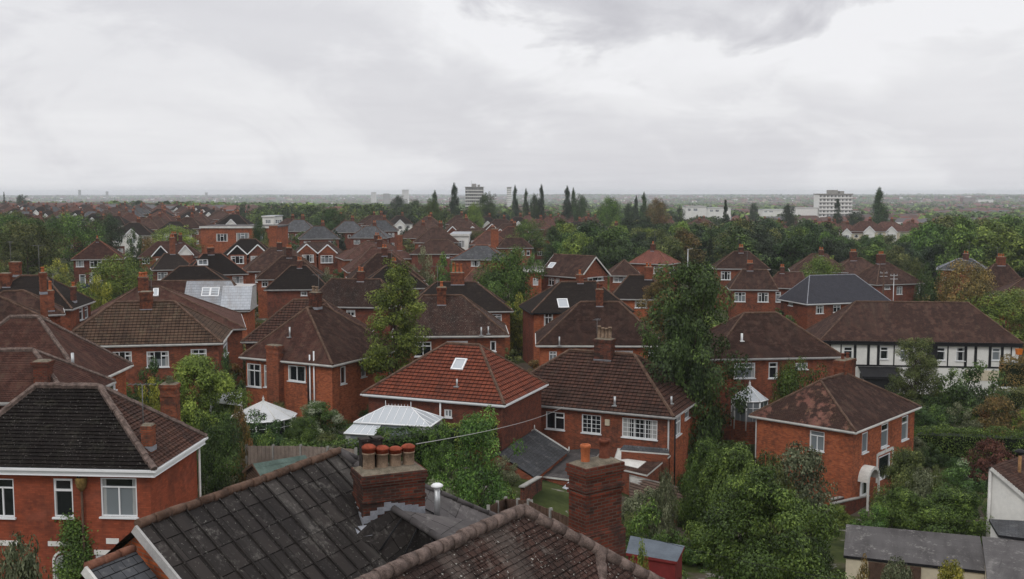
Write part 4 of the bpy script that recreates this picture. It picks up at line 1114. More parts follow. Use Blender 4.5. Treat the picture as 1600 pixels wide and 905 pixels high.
mk('wing', 'weathered red-brown tiled roof house at the left edge with a squat square chimney', 'roof_red', 'brick_dark', wins=[('F', 0, 660, 30, 700)], gauge=0.12, rm='ridge_near', rr=0.13,
   chims=[C(64, 604, 566, 23, 0, bm='brick_stack', asp=0.9, corb=3)])
mk('left_red', 'brick house with broad red-brown tiled hip and tall grey flue pipe on it', 'roof_red', 'brick_orange', wins=[('R', 172, 595, 181, 611, 'n1')], gauge=0.12, rm='ridge_near', rr=0.14, fascia='white_old',
   vents=[(114, 577, 551, 0.09)])
mk('left_mid', 'brown roofed brick house at the left edge below the pair of stacks', 'roof_brown', 'brick_red', gauge=0.13, wins=[('R', 86, 505, 93, 515, 'n1')],
   chims=[C(70, 492, 461, 10, 1, bm='brick_stack_orange', asp=1.2), ])
mk('left_low', 'low brown hipped wing between two tall orange brick stacks', 'roof_brown', 'brick_red', gauge=0.13, wins=[('R', 108, 494, 112, 505, 'n1')],
   chims=[C(80, 487, 455, 10, 1, bm='brick_stack_orange', asp=1.2, ph=0.7)])
mk('left_far', 'dark brown hipped house with tall white side windows at the far left', 'roof_dark', 'brick_red', gauge=0.13, wins=[('R', 124, 481, 130, 500, 'n1'), ('R', 132.5, 479, 138, 497, 'n1')],
   chims=[C(114, 472, 449, 7, 1, asp=1.2), C(8, 450, 428, 15, 0, bm='brick_stack_orange'), C(23, 436, 415, 15, 0, bm='brick_stack_orange')])
lh = mk('left_hip', 'wide hipped house of mossy grey-brown pantiles behind the yellow-green bushes', 'roof_grey_pantile', 'brick_red', gauge=0.32, lift=0.045, fascia='white_old',
   wins=[('F', 176, 549.5, 206, 572, 'c3t'), ('F', 229, 549, 264, 573.5, 'c3t'), ('F', 298, 545.5, 323, 570, 'c2t'), ('R', 349, 533, 356, 556, 'n1')], rm='ridge', rr=0.13,
   chims=[C(228, 485, 457, 18, 0, bm='brick_stack_orange', asp=0.8, corb=2)])
lhb = mk('left_hip_back', 'larger red-brown hipped roof rising straight behind the grey-brown pantiled one', 'roof_red', 'brick_red', gauge=0.13, wins=[('R', 380, 520, 384, 530)],
   chims=[C(224, 457, 434, 15, 3, bm='brick_stack_orange', rows=2, asp=1.0)], velux=[(240, 452, 247, 463, 'w')])
se = mk('slate_ext', 'house with a pale grey sheeted roof extension and a pair of skylights', 'roof_red', 'brick_orange', wins=[('F', 352, 492, 369, 511, 'c2'), ], gauge=0.13)
def slate_extras():
    h = se; W2 = h.W / 2; D2 = h.D / 2
    a = h.hit(288, 462, h.pl[0][0], (h.pl[0][1] - h.pl[0][0]).cross(h.pl[0][2] - h.pl[0][0]))
    # sheeted slope laid over the right part of the front pitch
    x0 = a.x; up = Vector((0, -.02, .05)); mb = MB()
    FLz = h.he; rz = h.he + h.rh; Bx = h.B.x
    roof_plane(mb, [Vector((x0, -D2 - .05, FLz)) + up, Vector((W2 + .05, -D2 - .05, FLz)) + up, Vector((Bx, h.B.y, rz)) + up, Vector((x0, h.B.y, rz)) + up], 0.4, 0.012)
    mb.build('sheet_roof', M['roof_sheet'], h.root)
    # flat-topped dormer carrying the sheet out to the corner
    mb = MB(); x1 = h.hit(346, 455, Vector((0, -D2 + 1.2, 0)), (0, 1, 0)).x; zt = h.hit(380, 449, Vector((0, -D2 + .6, 0)), (0, 1, 0)).z
    roof_plane(mb, [Vector((x1, -D2 - .1, FLz + .12)), Vector((W2 + .12, -D2 - .1, FLz + .12)), Vector((W2 + .12, -D2 + 2.1, zt)), Vector((x1, -D2 + 2.1, zt))], 0.4, 0.012)
    mb.bx(x1, W2 + .1, -D2 + 2.1, D2 * .6, zt - .2, zt, 1)
    mb.poly([(W2 + .1, -D2 - .08, FLz - .1), (W2 + .1, D2 * .6, FLz - .1), (W2 + .1, D2 * .6, zt - .1), (W2 + .1, -D2 + 2.1, zt - .05)], None, 1)
    mb.build('dormer', [M['roof_sheet'], M['gutter_grey']], h.root)
    h.velux(316, 450, 328, 463, 'd'); h.velux(329.5, 450, 342, 463, 'd')
slate_extras()

bb = mk('bay_back', 'dark brown hipped roof joined behind the house with the mossy stack', 'roof_pantile', 'brick_dark', gauge=0.32, lift=0.045, wins=[('F', 380, 545, 385, 560, 'n1')])
bay = mk('bay', 'two-storey orange brick house with brown hipped roof and tall outside chimney breast', ('roof_red', 'roof_brown'), 'brick_orange', gauge=0.12, fascia='white_old', side_m='brick_orange', rr=0.11,
   wins=[('F', 380.5, 568, 408, 604, 'c2t'), ('F', 412.5, 570.5, 424.5, 605, 'n1'), ('F', 450, 571.5, 477.5, 596, 'c2'), ('R', 532, 572.5, 540.5, 600, 'one'), ('R', 564, 563.5, 572, 589, 'one')],
   chims=[C(489, 482, 458, 16, 2, bm='brick_stack', pot='pot_buff', asp=0.8, ph=0.5)], vents=[(453, 527, 511, 0.07)])
def bay_extras():
    h = bay; p, dx, out, L = h.side('F')
    a = h.hit(425, 600, p, out); b = h.hit(443.5, 600, p, out); zt = h.hit(434, 541, p - Vector((0, .5, 0)), out).z
    chimney_at(h.root, (a.x + b.x) / 2, p.y - .30, -0.5, zt, b.x - a.x, 0.62, 0, bm='brick_stack_orange', flash=False)
    # square bay with flat roof on the left of the breast
    a = h.hit(375, 600, p, out); mb = MB(); b = h.hit(427, 600, p, out)
    for x in (486, 492.5): q = h.hit(x, 600, p, out); pipe(h.root, [(q.x, p.y - .12, h.he + (.9 if x > 490 else .6)), (q.x, p.y - .12, 0)], 0.055, 'white')
    q = h.hit(482.5, 600, p, out); pipe(h.root, [(q.x, p.y - .1, h.he + .1), (q.x, p.y - .1, 0)], 0.05, 'black_paint')
    p2, dx2, out2, L2 = h.side('R'); q = h.hit(607, 570, p2, out2)
    pipe(h.root, [(p2.x + .1, q.y, h.he), (p2.x + .1, q.y, h.he - 2.2)], 0.05, 'white_old'); pipe(h.root, [(p2.x + .1, q.y + .35, h.he), (p2.x + .1, q.y + .35, h.he - 1.9)], 0.05, 'white_old')
bay_extras()

bg = mk('bungalow', 'bungalow with a bright red pantiled hip and one tilted skylight', 'roof_red_pantile', 'brick_dark', storeys=2.9, gauge=0.32, lift=0.05, fascia='white', name='bungalow', cat='bungalow', rm='ridge', rr=0.12,
   wins=[('F', 694, 640, 706, 652, 'c2')], velux=[(709, 562, 726, 578, 'd')], vents=[(714, 604, 592, 0.06)])
p_, dx_, out_, L_ = bg.side('F'); q_ = bg.hit(690, 630, p_, out_); pipe(bg.root, [(q_.x, p_.y - .2, bg.he), (q_.x, p_.y - .2, 0)], 0.06, 'white')

ce = mk('centre', 'large brown pantiled hip-roofed brick house with Georgian-barred windows in the middle', 'roof_pantile', 'brick_red', gauge=0.32, lift=0.05, fascia='gutter_grey', side_m='brick_orange', rr=0.13, rm='ridge',
   wins=[('F', 787, 638, 823, 667, 'c2'), ('F', 853, 644, 882, 671, 'c2h'), ('F', 909, 648.5, 939, 677, 'geo2'), ('F', 972, 655, 1027, 685, 'geo3'), ('R', 1055.5, 651, 1064, 680, 'c2t'), ('R', 1070, 642, 1077, 654, 'one')],
   chims=[C(941, 564, 531, 28, 4, bm='brick_stack', pot='pot_buff', asp=0.7, ph=0.85, corb=3, pr=0.13)], vents=[(841, 626, 614, 0.07), (960.5, 634, 619, 0.08), (1049, 631, 619, 0.07)])
def centre_extras():
    h = ce; p, dx, out, L = h.side('F')
    for px, py in ((949.5, 660),):
        q = h.hit(px, py, p, out); mb = MB(); mb.box((q.x, p.y - .06, q.z), (.16, .06, .2)); mb.tube((q.x, p.y - .12, q.z + .1), (q.x, p.y - .14, q.z + .1), .1, .1, 10); mb.build('alarm_box', M['render_cream'], h.root)
    x = h.W / 2 - h.ov - .12; pipe(h.root, [(x, p.y - .09, h.he - .1), (x, p.y - .09, 0)], 0.06, 'gutter_grey'); pipe(h.root, [(x + .32, p.y + .4, h.he - .1), (x + .32, p.y + .4, 0)], 0.055, 'black_paint')
    # slate edged bay roof below the wide window and the hipped brown lean-to
centre_extras()

rr_ = mk('right_red', 'square orange-red brick house with patchy lichened hip and arched white door hood', ('roof_patchy', 'roof_brown'), 'brick_orange', gauge=0.12, fascia='white_old', rm='ridge', rr=0.10, side_m='brick_orange',
   wins=[('F', 1265, 674, 1288, 704, 'big'), ('R', 1347, 676, 1356, 707, 'one'), ('R', 1377, 662, 1388, 698, 'n1'), ('R', 1409, 650, 1419, 687, 'n1'), ('R', 1373, 711, 1391, 745, 'one')])
def rr_extras():
    h = rr_; q = h.on_roof(1352, 608)
    chimney_at(h.root, -0.1, h.D / 2 - 4.3, h.he + h.rh - 1.4, h.he + h.rh + .95, .8, 1.9, 2, bm='brick_stack_orange', pot='pot_dark', corb=2)
    # the arched white door hood, door and rendered jambs
    p, dx, out, L = h.side('R'); a = h.hit(1338, 775, p, out); b = h.hit(1359, 775, p, out); u0, u1 = min(a.y, b.y), max(a.y, b.y); zt = h.hit(1349, 727, p, out).z
    w = (u1 - u0) / 2 * .86; cy = (u0 + u1) / 2; zc = zt - w; mb = MB(); n = 12; x0, x1 = p.x, p.x + .75
    for k in range(n):
        t0, t1 = math.pi * k / n, math.pi * (k + 1) / n
        P = lambda r, t, x: (x, cy + r * math.cos(t), zc + r * math.sin(t))
        mb.poly([P(w, t0, x0), P(w, t1, x0), P(w, t1, x1), P(w, t0, x1)]); mb.poly([P(w, t0, x1), P(w, t1, x1), P(w * .78, t1, x1), P(w * .78, t0, x1)]); mb.poly([P(w * .78, t0, x1), P(w * .78, t1, x1), P(w * .78, t1, x0), P(w * .78, t0, x0)])
    hd = mb.build('door_hood', M['white_old'], h.root)
    for sg in (-1, 1):
        m2 = MB(); m2.box((x1 - .05, cy + sg * w * .9, zc / 2 - .2), (.06, .06, zc / 2 + .2)); m2.build('hood_post', M['white_old'], hd)
    mb = MB(); mb.bx(x0 + .0, x0 + .05, cy - w * .6, cy + w * .6, -.5, zc); mb.bx(x0 + .051, x0 + .07, cy - w * .35, cy + w * .35, 0.9, zc - .25, 1); mb.build('door', [M['white'], M['pane']], h.root)
    a = h.hit(1371, 725, p, out); b = h.hit(1393, 725, p, out); zt = h.hit(1382, 708, p, out).z; zb = h.hit(1382, 748, p, out).z; y0, y1 = min(a.y, b.y), max(a.y, b.y); mb = MB()
    mb.bx(p.x, p.x + .05, y0 - .22, y0, zb, zt + .18); mb.bx(p.x, p.x + .05, y1, y1 + .22, zb, zt + .18); mb.bx(p.x, p.x + .052, y0, y1, zt, zt + .22); mb.bx(p.x, p.x + .08, (y0 + y1) / 2 - .1, (y0 + y1) / 2 + .1, zt + .05, zt + .42); mb.build('window_surround', M['white_old'], h.root)
    pf, dxf, outf, Lf = h.side('F'); pipe(h.root, [(pf.x + .1, pf.y - .08, h.he - .1), (pf.x + .1, pf.y - .08, 0)], .05, 'gutter_grey')
rr_extras()

bt = mk('behind_tree', 'brown lichened hipped house half hidden by the tall light green tree', 'roof_lichen', 'brick_red', gauge=0.14, fascia='white_old',
   wins=[('F', 648, 534, 674, 557, 'c2t'), ('F', 698, 533, 731, 541, 'c2t'), ('F', 766, 533, 775, 549, 'one')], chims=[C(690, 478, 450, 14, 1, bm='brick_stack_orange', asp=1.0, ph=.5)], vents=[(752, 524, 511, .06), (763, 522, 510, .06)])
mk('behind_tree2', 'dark tiled hipped house with a broad three-pot brick stack on its ridge', 'roof_dark', 'brick_orange', gauge=0.14, wins=[('F', 769, 491, 784, 503, 'c2t')],
   chims=[C(715, 446, 427, 21, 3, bm='brick_stack_orange', asp=.8, ph=1.0)])
md = mk('mid_dark', 'dark mossy hipped house with one white skylight and bright orange-red walls', ('roof_dark', 'roof_dark'), 'brick_orange', gauge=0.14, side_m='brick_dark', wins=[('F', 850, 490, 864, 511, 'c2t')],
   chims=[C(907, 444, 430, 10, 1, bm='brick_stack_orange', asp=.9)], velux=[(872, 468, 887, 481, 'w')], fascia='black_paint')
mr = mk('mid_red', 'red-brown hipped house with one slim orange stack standing on its ridge', 'roof_brown', 'brick_orange', gauge=0.13, fascia='white_old',
   wins=[('F', 858, 549, 870, 565, 'c2t'), ('F', 958, 548, 989, 556, 'c2t'), ('F', 1013, 547, 1028, 562, 'c2t')],
   chims=[C(937, 480, 453, 11, 2, bm='brick_stack_orange', asp=1.0, ph=.45, pot='pot_dark')], vents=[(874, 540, 526, .06)])
mk('tree_right', 'brown hipped house partly hidden behind the big dark tree and its bare twigs', 'roof_brown', 'brick_red', gauge=0.13, fascia='gutter_grey',
   wins=[('F', 1147, 567, 1180, 591, 'c2t'), ('F', 1201, 566, 1215, 591, 'n1'), ('F', 1243, 567, 1262, 577, 'c2')], vents=[(1159, 533, 521, .09, 'white')])

# the half-timbered terrace
td = mk('tudor', 'long black and white half-timbered terrace under one wide brown hipped roof', 'roof_brown', 'render_white', gauge=0.15, fascia='black_paint', name='terrace', cat='terrace', rm='ridge', fh=0.2, storeys=5.7,
   wins=[('F', 1318, 542, 1332, 562, 'n1'), ('F', 1375, 542, 1388, 561, 'n1'), ('F', 1406, 542, 1418, 561, 'n1'), ('F', 1463, 543, 1477, 563, 'n1'), ('F', 1494, 543, 1508, 564, 'n1'), ('F', 1550, 544, 1563, 563, 'n1'), ('F', 1367, 582, 1385, 598, 'c2')])
def tudor_extras():
    h = td; p, dx, out, L = h.side('F'); mb = MB()
    def post(x, w=.11, z0=3.1, z1=None): mb.bx(x - w, x + w, p.y - .045, p.y - .004, z0, (z1 or h.he - .02))
    for x in (1296, 1314, 1336, 1357, 1372.5, 1397, 1422, 1452, 1481, 1509, 1524.5, 1547, 1566, 1580): post(h.hit(x, 550, p, out).x, .14 if x in (1296, 1336, 1357, 1372.5, 1509, 1524.5, 1547, 1566) else .06)
    mb.bx(-L / 2, L / 2, p.y - .05, p.y - .003, h.he - .42, h.he - .1); mb.bx(-L / 2, L / 2, p.y - .052, p.y - .003, 2.95, 3.12)
    c = h.hit(1456, 555, p, out).x; mb.bx(c - .55, c + .55, p.y - .06, p.y - .004, 3.1, h.he - .1)
    mb.build('timber_framing', M['black_paint'], h.root)
    # lean-to roof over the ground floor at the left
    a = h.hit(1340, 585, p, out).x; b = h.hit(1400, 585, p, out).x; mb = MB()
    mb.poly([(a, p.y - 2.4, 2.25), (b, p.y - 2.4, 2.25), (b, p.y, 2.9), (a, p.y, 2.9)], [(0, 0), (6, 0), (6, 2.4), (0, 2.4)]); mb.bx(a, b, p.y - 2.45, p.y - 2.36, 2.0, 2.24)
    mb.bx(a + .2, b - .2, p.y - 2.2, p.y - .1, -.5, 2.2); mb.build('lean_to', M['black_paint'], h.root)
    mb = MB(); a = h.hit(1508, 570, p, out).x; mb.bx(a, L / 2 - .4, p.y - .03, p.y, 1.6, 2.7); mb.build('wall_band', M['render_cream'], h.root)
tudor_extras()
gr = mk('grey_roof', 'red brick house with a new smooth dark blue-grey slate hip and white gutters', 'roof_slate_new', 'brick_red', gauge=0.22, fascia='white', rm='lead', rr=.07,
   wins=[('F', 1275, 477.5, 1287, 490, 'c2t'), ('F', 1302, 476.5, 1313.5, 488, 'c2t'), ('L', 1232, 462, 1239, 478, 'c2t')])
mk('r14', 'house with a long dark lichen-speckled ridge and low white-framed window at its eave', 'roof_lichen', 'brick_dark', gauge=.15, wins=[('F', 541, 484.5, 555, 494, 'c2t')], chims=[C(563, 441, 425, 11, 2, bm='brick_stack', pot='pot_orange')])
mk('hip115', 'front dark brown hip of the close pair left of centre', 'roof_dark', 'brick_dark', gauge=.15, wins=[('F', 470, 456, 480, 462)], chims=[C(468, 420, 408, 8, 2, asp=1)])
mk('hip13a', 'rear brown hip of the close pair with orange-red corner wall and tall window', 'roof_brown', 'brick_orange', gauge=.15, wins=[('F', 409, 438, 419, 448, 'c2t')], chims=[C(452, 404, 388, 9, 3, asp=1)])
HD['hip13z'] = ('x', -37.2, 168.0, 3.9, 15, 11.5, 8.5, 3.4, 4.2, 4.2, 0)
mk('hip13z', 'brown hip standing third back behind the close pair of hips', 'roof_brown', 'brick_red', chims=[C(437, 392, 380, 8, 2, asp=1)])
mk('n15d', 'nearest of four brown hips stepping away left of the centre', 'roof_dark', 'brick_red', gauge=.15, wins=[('F', 590, 456, 600, 464)], chims=[C(616, 420, 409, 8, 2, asp=1)])
mk('n15b', 'second of four stepping brown hips, with pale ridge lines', 'roof_brown', 'brick_red', gauge=.15, wins=[('F', 556, 446, 566, 455)], chims=[C(601, 401, 388, 9, 2, asp=1)])
mk('n15c', 'third of four stepping brown hips, its left slope long and red', 'roof_red', 'brick_red', gauge=.15, wins=[('F', 547, 428, 560, 440, 'c3t')], chims=[C(594, 388, 375, 8, 2, asp=1)])
mk('n15a', 'rearmost of four stepping hips with a white-framed corner window', 'roof_red', 'brick_red', wins=[('F', 547, 405.5, 559, 416, 'c3t')], chims=[C(590, 380, 368, 8, 2, asp=1), C(625, 392, 368, 8, 0, bm='brick_stack_orange', asp=1)])
mk('h9', 'small hipped house with arched white doorway and cream bay panel at far left', 'roof_red', 'brick_dark', rm='ridge_red', gauge=.15,
   wins=[('F', 118.5, 406, 131, 417, 'c3t'), ('F', 140, 407, 159, 418, 'c3t'), ('F', 140, 426, 159, 440, 'c3t'), ('F', 124, 429, 134, 449, 'one', 'door')], chims=[C(152, 379, 373, 4, 1, asp=1)])
mk('h11a', 'small dark hip in front of the white-gabled pair', 'roof_dark', 'brick_dark', wins=[('F', 246, 425.5, 262, 437, 'c3t')], chims=[C(270, 398, 372, 8, 2, bm='brick_stack_orange', asp=1)])
mk('h11b', 'long low dark hip just above the pale sheeted roof', 'roof_dark', 'brick_dark', gauge=.15, wins=[('F', 258, 450, 268, 458)])
h11c = mk('h11c', 'black-brown hip with a boxy white-framed dormer and pink-red right edge', 'roof_dark', 'brick_orange', rm='ridge_red', gauge=.15, wins=[('F', 363, 432, 380, 443, 'c3t')], chims=[C(330, 399, 388, 10, 3, asp=.8)])
def dormer(h, x0, y0, x1, y1, m='white', style='c2', roofm='roof_dark'):
    q = h.on_roof((x0 + x1) / 2, y1); 
    if q is None: return
    k = (h.o + h.ax * q.x + h.ay * q.y).y / F; w = (x1 - x0) * k; hh = (y1 - y0) * k; y = q.y - .02
    mb = MB(); mb.box((q.x, y + .9, q.z + hh / 2), (w / 2, .9, hh / 2)); mb.bx(q.x - w / 2 - .12, q.x + w / 2 + .12, y - .15, y + 1.9, q.z + hh, q.z + hh + .1, 1)
    d = mb.build('dormer', [M[m], M[roofm]], h.root)
    window_at(h.root, Vector((q.x - w / 2 + .12, y - .05, q.z + .12)), Vector((1, 0, 0)), Vector((0, -1, 0)), w - .24, hh - .2, style)
dormer(h11c, 309, 405, 325, 415, 'white', 'c2')

def gable_bay(h, x0, x1, yapex, ye, tile, wall, win=None, low=None, dep=1.0, tim=False):
    """projecting two-storey bay with its own front gable, by the pixels it fills"""
    p, dx, out, L = h.side('F'); y = p.y - dep; P = Vector((0, y, 0))
    xa = h.hit(x0, ye, P, out); xb = h.hit(x1, ye, P, out); xc = h.hit((x0 + x1) / 2, yapex, P, out)
    a, b, c = xa.x, xb.x, (xa.x + xb.x) / 2; ze = xa.z; zr = xc.z; mb = MB(); o = .18
    inner = P + Vector((0, 0, 0))
    mb.poly([(a + o, y, -.8), (b - o, y, -.8), (b - o, y, ze + .1), (c, y, zr - .1), (a + o, y, ze + .1)], [(0, 0), (b - a, 0), (b - a, ze), (c - a, zr), (0, ze)], 0)
    for x in (a + o, b - o): mb.poly([(x, y, -.8), (x, p.y, -.8), (x, p.y, ze + .1), (x, y, ze + .1)], [(0, 0), (dep, 0), (dep, ze), (0, ze)], 0)
    bo = mb.build('bay', M[wall], h.root)
    if tile:
        mb = MB(); mb.poly([(a + o + .1, y - .03, ze), (b - o - .1, y - .03, ze), (c, y - .03, zr - .15)], [(0, 0), (b - a, 0), (c - a, zr - ze)]); mb.build('gable', M[tile], bo)
    mb = MB(); back = h.D / 2 * 0.9 + dep
    for e, f in ((a, 0), (b, 1)):
        pl = [Vector((e, y - .2, ze)), Vector((e, y + back, ze)), Vector((c, y + back, zr)), Vector((c, y - .2, zr))]
        roof_plane(mb, pl, 0)
    mb.build('bay_roof', h.roof_o.data.materials[0], bo)
    mb = MB()
    for e in (a, b):
        A, B = Vector((e, y - .22, ze - .05)), Vector((c, y - .22, zr - .05)); d = B - A; Ln = d.length; d.normalize(); n = Vector((0, 1, 0)).cross(d)
        mb.box((A + B) / 2, (Ln / 2, .03, .10), ax=(d, Vector((0, 1, 0)), n))
    mb.build('bargeboard', M['white'], bo)
    for w_ in (win, low):
        if w_:
            A = h.hit(w_[0], w_[3], P, out); B = h.hit(w_[2], w_[1], P, out)
            window_at(bo, Vector((A.x, y - .04, A.z)), Vector((1, 0, 0)), Vector((0, -1, 0)), B.x - A.x, B.z - A.z, 'c3t')
sA = mk('semiA', 'red-roofed semi with one black and one white front gable side by side', 'roof_red', 'brick_red', wins=[('F', 222, 404, 234, 412, 'c3t')], chims=[C(272, 382, 366, 9, 3, asp=.8), C(282, 380, 368, 6, 2, asp=.8)])
gable_bay(sA, 236, 267, 384, 401, 'black_paint', 'brick_red', (244, 404, 258, 411)); gable_bay(sA, 276, 303, 383, 399, 'render_white', 'brick_red', None)
s1 = mk('semi1', 'semi with dark tile-hung gable beside a red brick gable, white edged', 'roof_dark', 'brick_red', wins=[('F', 343, 410, 350, 418)])
gable_bay(s1, 355, 387, 383, 398, 'roof_dark', 'brick_red', (361, 400, 381, 412), (361, 423, 381, 435)); gable_bay(s1, 387, 419, 382, 397, 'brick_dark', 'brick_red', (392, 400, 411, 411), (392, 421, 400, 433))
s2 = mk('semi2', 'semi with twin orange tile-hung gables and pale edge boards', 'roof_lichen', 'brick_red', wins=[('F', 530, 404, 536, 412)])
gable_bay(s2, 462, 496, 381, 396, 'brick_orange', 'brick_red', (472, 398, 490, 410)); gable_bay(s2, 496, 527, 382, 396, 'brick_orange', 'brick_red', (501, 399, 520, 411))
g19 = mk('gable19', 'brick house with its gable end turned to the viewer and a wide white window', 'roof_brown', 'brick_red', gauge=.15, storeys=5.2, wins=[('R', 918, 430, 943, 439, 'c3t'), ('F', 857, 434, 866, 446, 'c2t'), ('F', 868, 435, 874, 444, 'c2t')],
   velux=[(858, 411, 866, 419, 'w')])
mk('hip20', 'narrow pointed hip with a pale lead tip beside the bright red roof', 'roof_brown', 'brick_red', gauge=.15, wins=[('F', 958, 432.5, 982, 441, 'c3t')])
mk('red21', 'bright salmon-red pyramid roofed house in front of the dark trees', 'roof_bright_red', 'brick_red', rm='ridge_red', wins=[('F', 1021, 417, 1036, 428, 'c3t'), ('R', 1046, 416.5, 1054, 426, 'c2t')], chims=[C(1019, 393, 382, 6, 1, asp=1)])
mk('dark22', 'dark hip beside the autumn-tinted tree with an orange double stack', 'roof_dark', 'brick_orange', gauge=.15, wins=[('F', 992, 470, 1011, 481, 'c2t')], chims=[C(1013, 438, 418, 12, 2, bm='brick_stack_orange', asp=.8)])
mk('hip27', 'brown pyramid roof against the dark wood with two red stacks', 'roof_brown', 'brick_red', chims=[C(1158, 396, 387, 8, 2, asp=.8)])
mk('h27b', 'brown hip seen through bare twigs right of the big dark tree', 'roof_brown', 'brick_red', chims=[C(1172, 424, 412, 10, 3, asp=.8)])
mk('h27c', 'plum-red hip left of the new slate roof with a large white bay window', 'roof_red', 'brick_dark', wins=[('F', 1205, 456, 1220, 472, 'c2t')], chims=[C(1222, 428, 418, 7, 2, asp=.8)])
mk('h26a', 'brown hip at the wood edge behind the yellow-green tree', 'roof_brown', 'brick_red', chims=[C(1283, 400, 391, 8, 2, asp=.8)])
mk('h26b', 'brown hip joined to its neighbour by the telegraph pole, leftmost of the pair', 'roof_brown', 'brick_red', chims=[C(1334, 408, 394, 10, 3, asp=.8)])
mk('h26c', 'brown brick house with tall white window right of the telegraph pole', 'roof_brown', 'brick_dark', gauge=.15, wins=[('F', 1401, 448, 1410, 460, 'c2t'), ('F', 1382, 448, 1391, 452, 'c2'), ('F', 1433, 446, 1438, 459, 'n1')], chims=[C(1379, 413, 398, 11, 3, asp=.8)])
mk('h26d', 'grey slate hip with white ridge lines below the large light trees', 'roof_slate_old', 'brick_red', rm='lead', chims=[C(1509, 407, 397, 9, 2, asp=.8)], wins=[('F', 1470, 432, 1478, 439)])
mk('h26e', 'red-brown hip with a broad stack and aerial at the right edge', 'roof_brown', 'brick_red', gauge=.15, wins=[('F', 1542, 455, 1551, 465)], chims=[C(1565, 416, 402, 12, 3, asp=.8, bm='brick_stack_orange')])
mk('h26f', 'low brown roof cut off by the right edge above the bright green tree', 'roof_brown', 'brick_red', wins=[('F', 1570, 468, 1580, 475)])
mk('c30', 'brown double-fronted hip with a little half-timbered front gable', 'roof_brown', 'brick_dark', wins=[('F', 696, 397.5, 702, 403, 'c2')])
mk('c31', 'pinkish worn slate hip with a white triple window', 'roof_slate_old', 'brick_red', rm='ridge_red', wins=[('F', 736, 407, 750, 416, 'c3t')])
mk('c33', 'small brown hip with red right edge next to the three-pot stack', 'roof_red', 'brick_red', rm='ridge_red', wins=[('F', 740, 445, 750, 452)])
mk('c32', 'dull purple-brown roofed house with pairs of narrow white windows', 'roof_brown', 'brick_red', wins=[('F', 798, 391, 804, 399, 'n1'), ('F', 815, 391, 820, 399, 'n1'), ('F', 823, 391, 828, 399, 'n1')])
mk('c37', 'broad terracotta-coloured hip standing before the wood', 'roof_bright_red', 'brick_red')
mk('c29', 'row-end brown house with a white rendered centre bay', 'roof_brown', 'brick_dark', wins=[('F', 705, 360, 711, 366), ('F', 722, 360, 732, 367), ('F', 742, 360, 750, 367)])
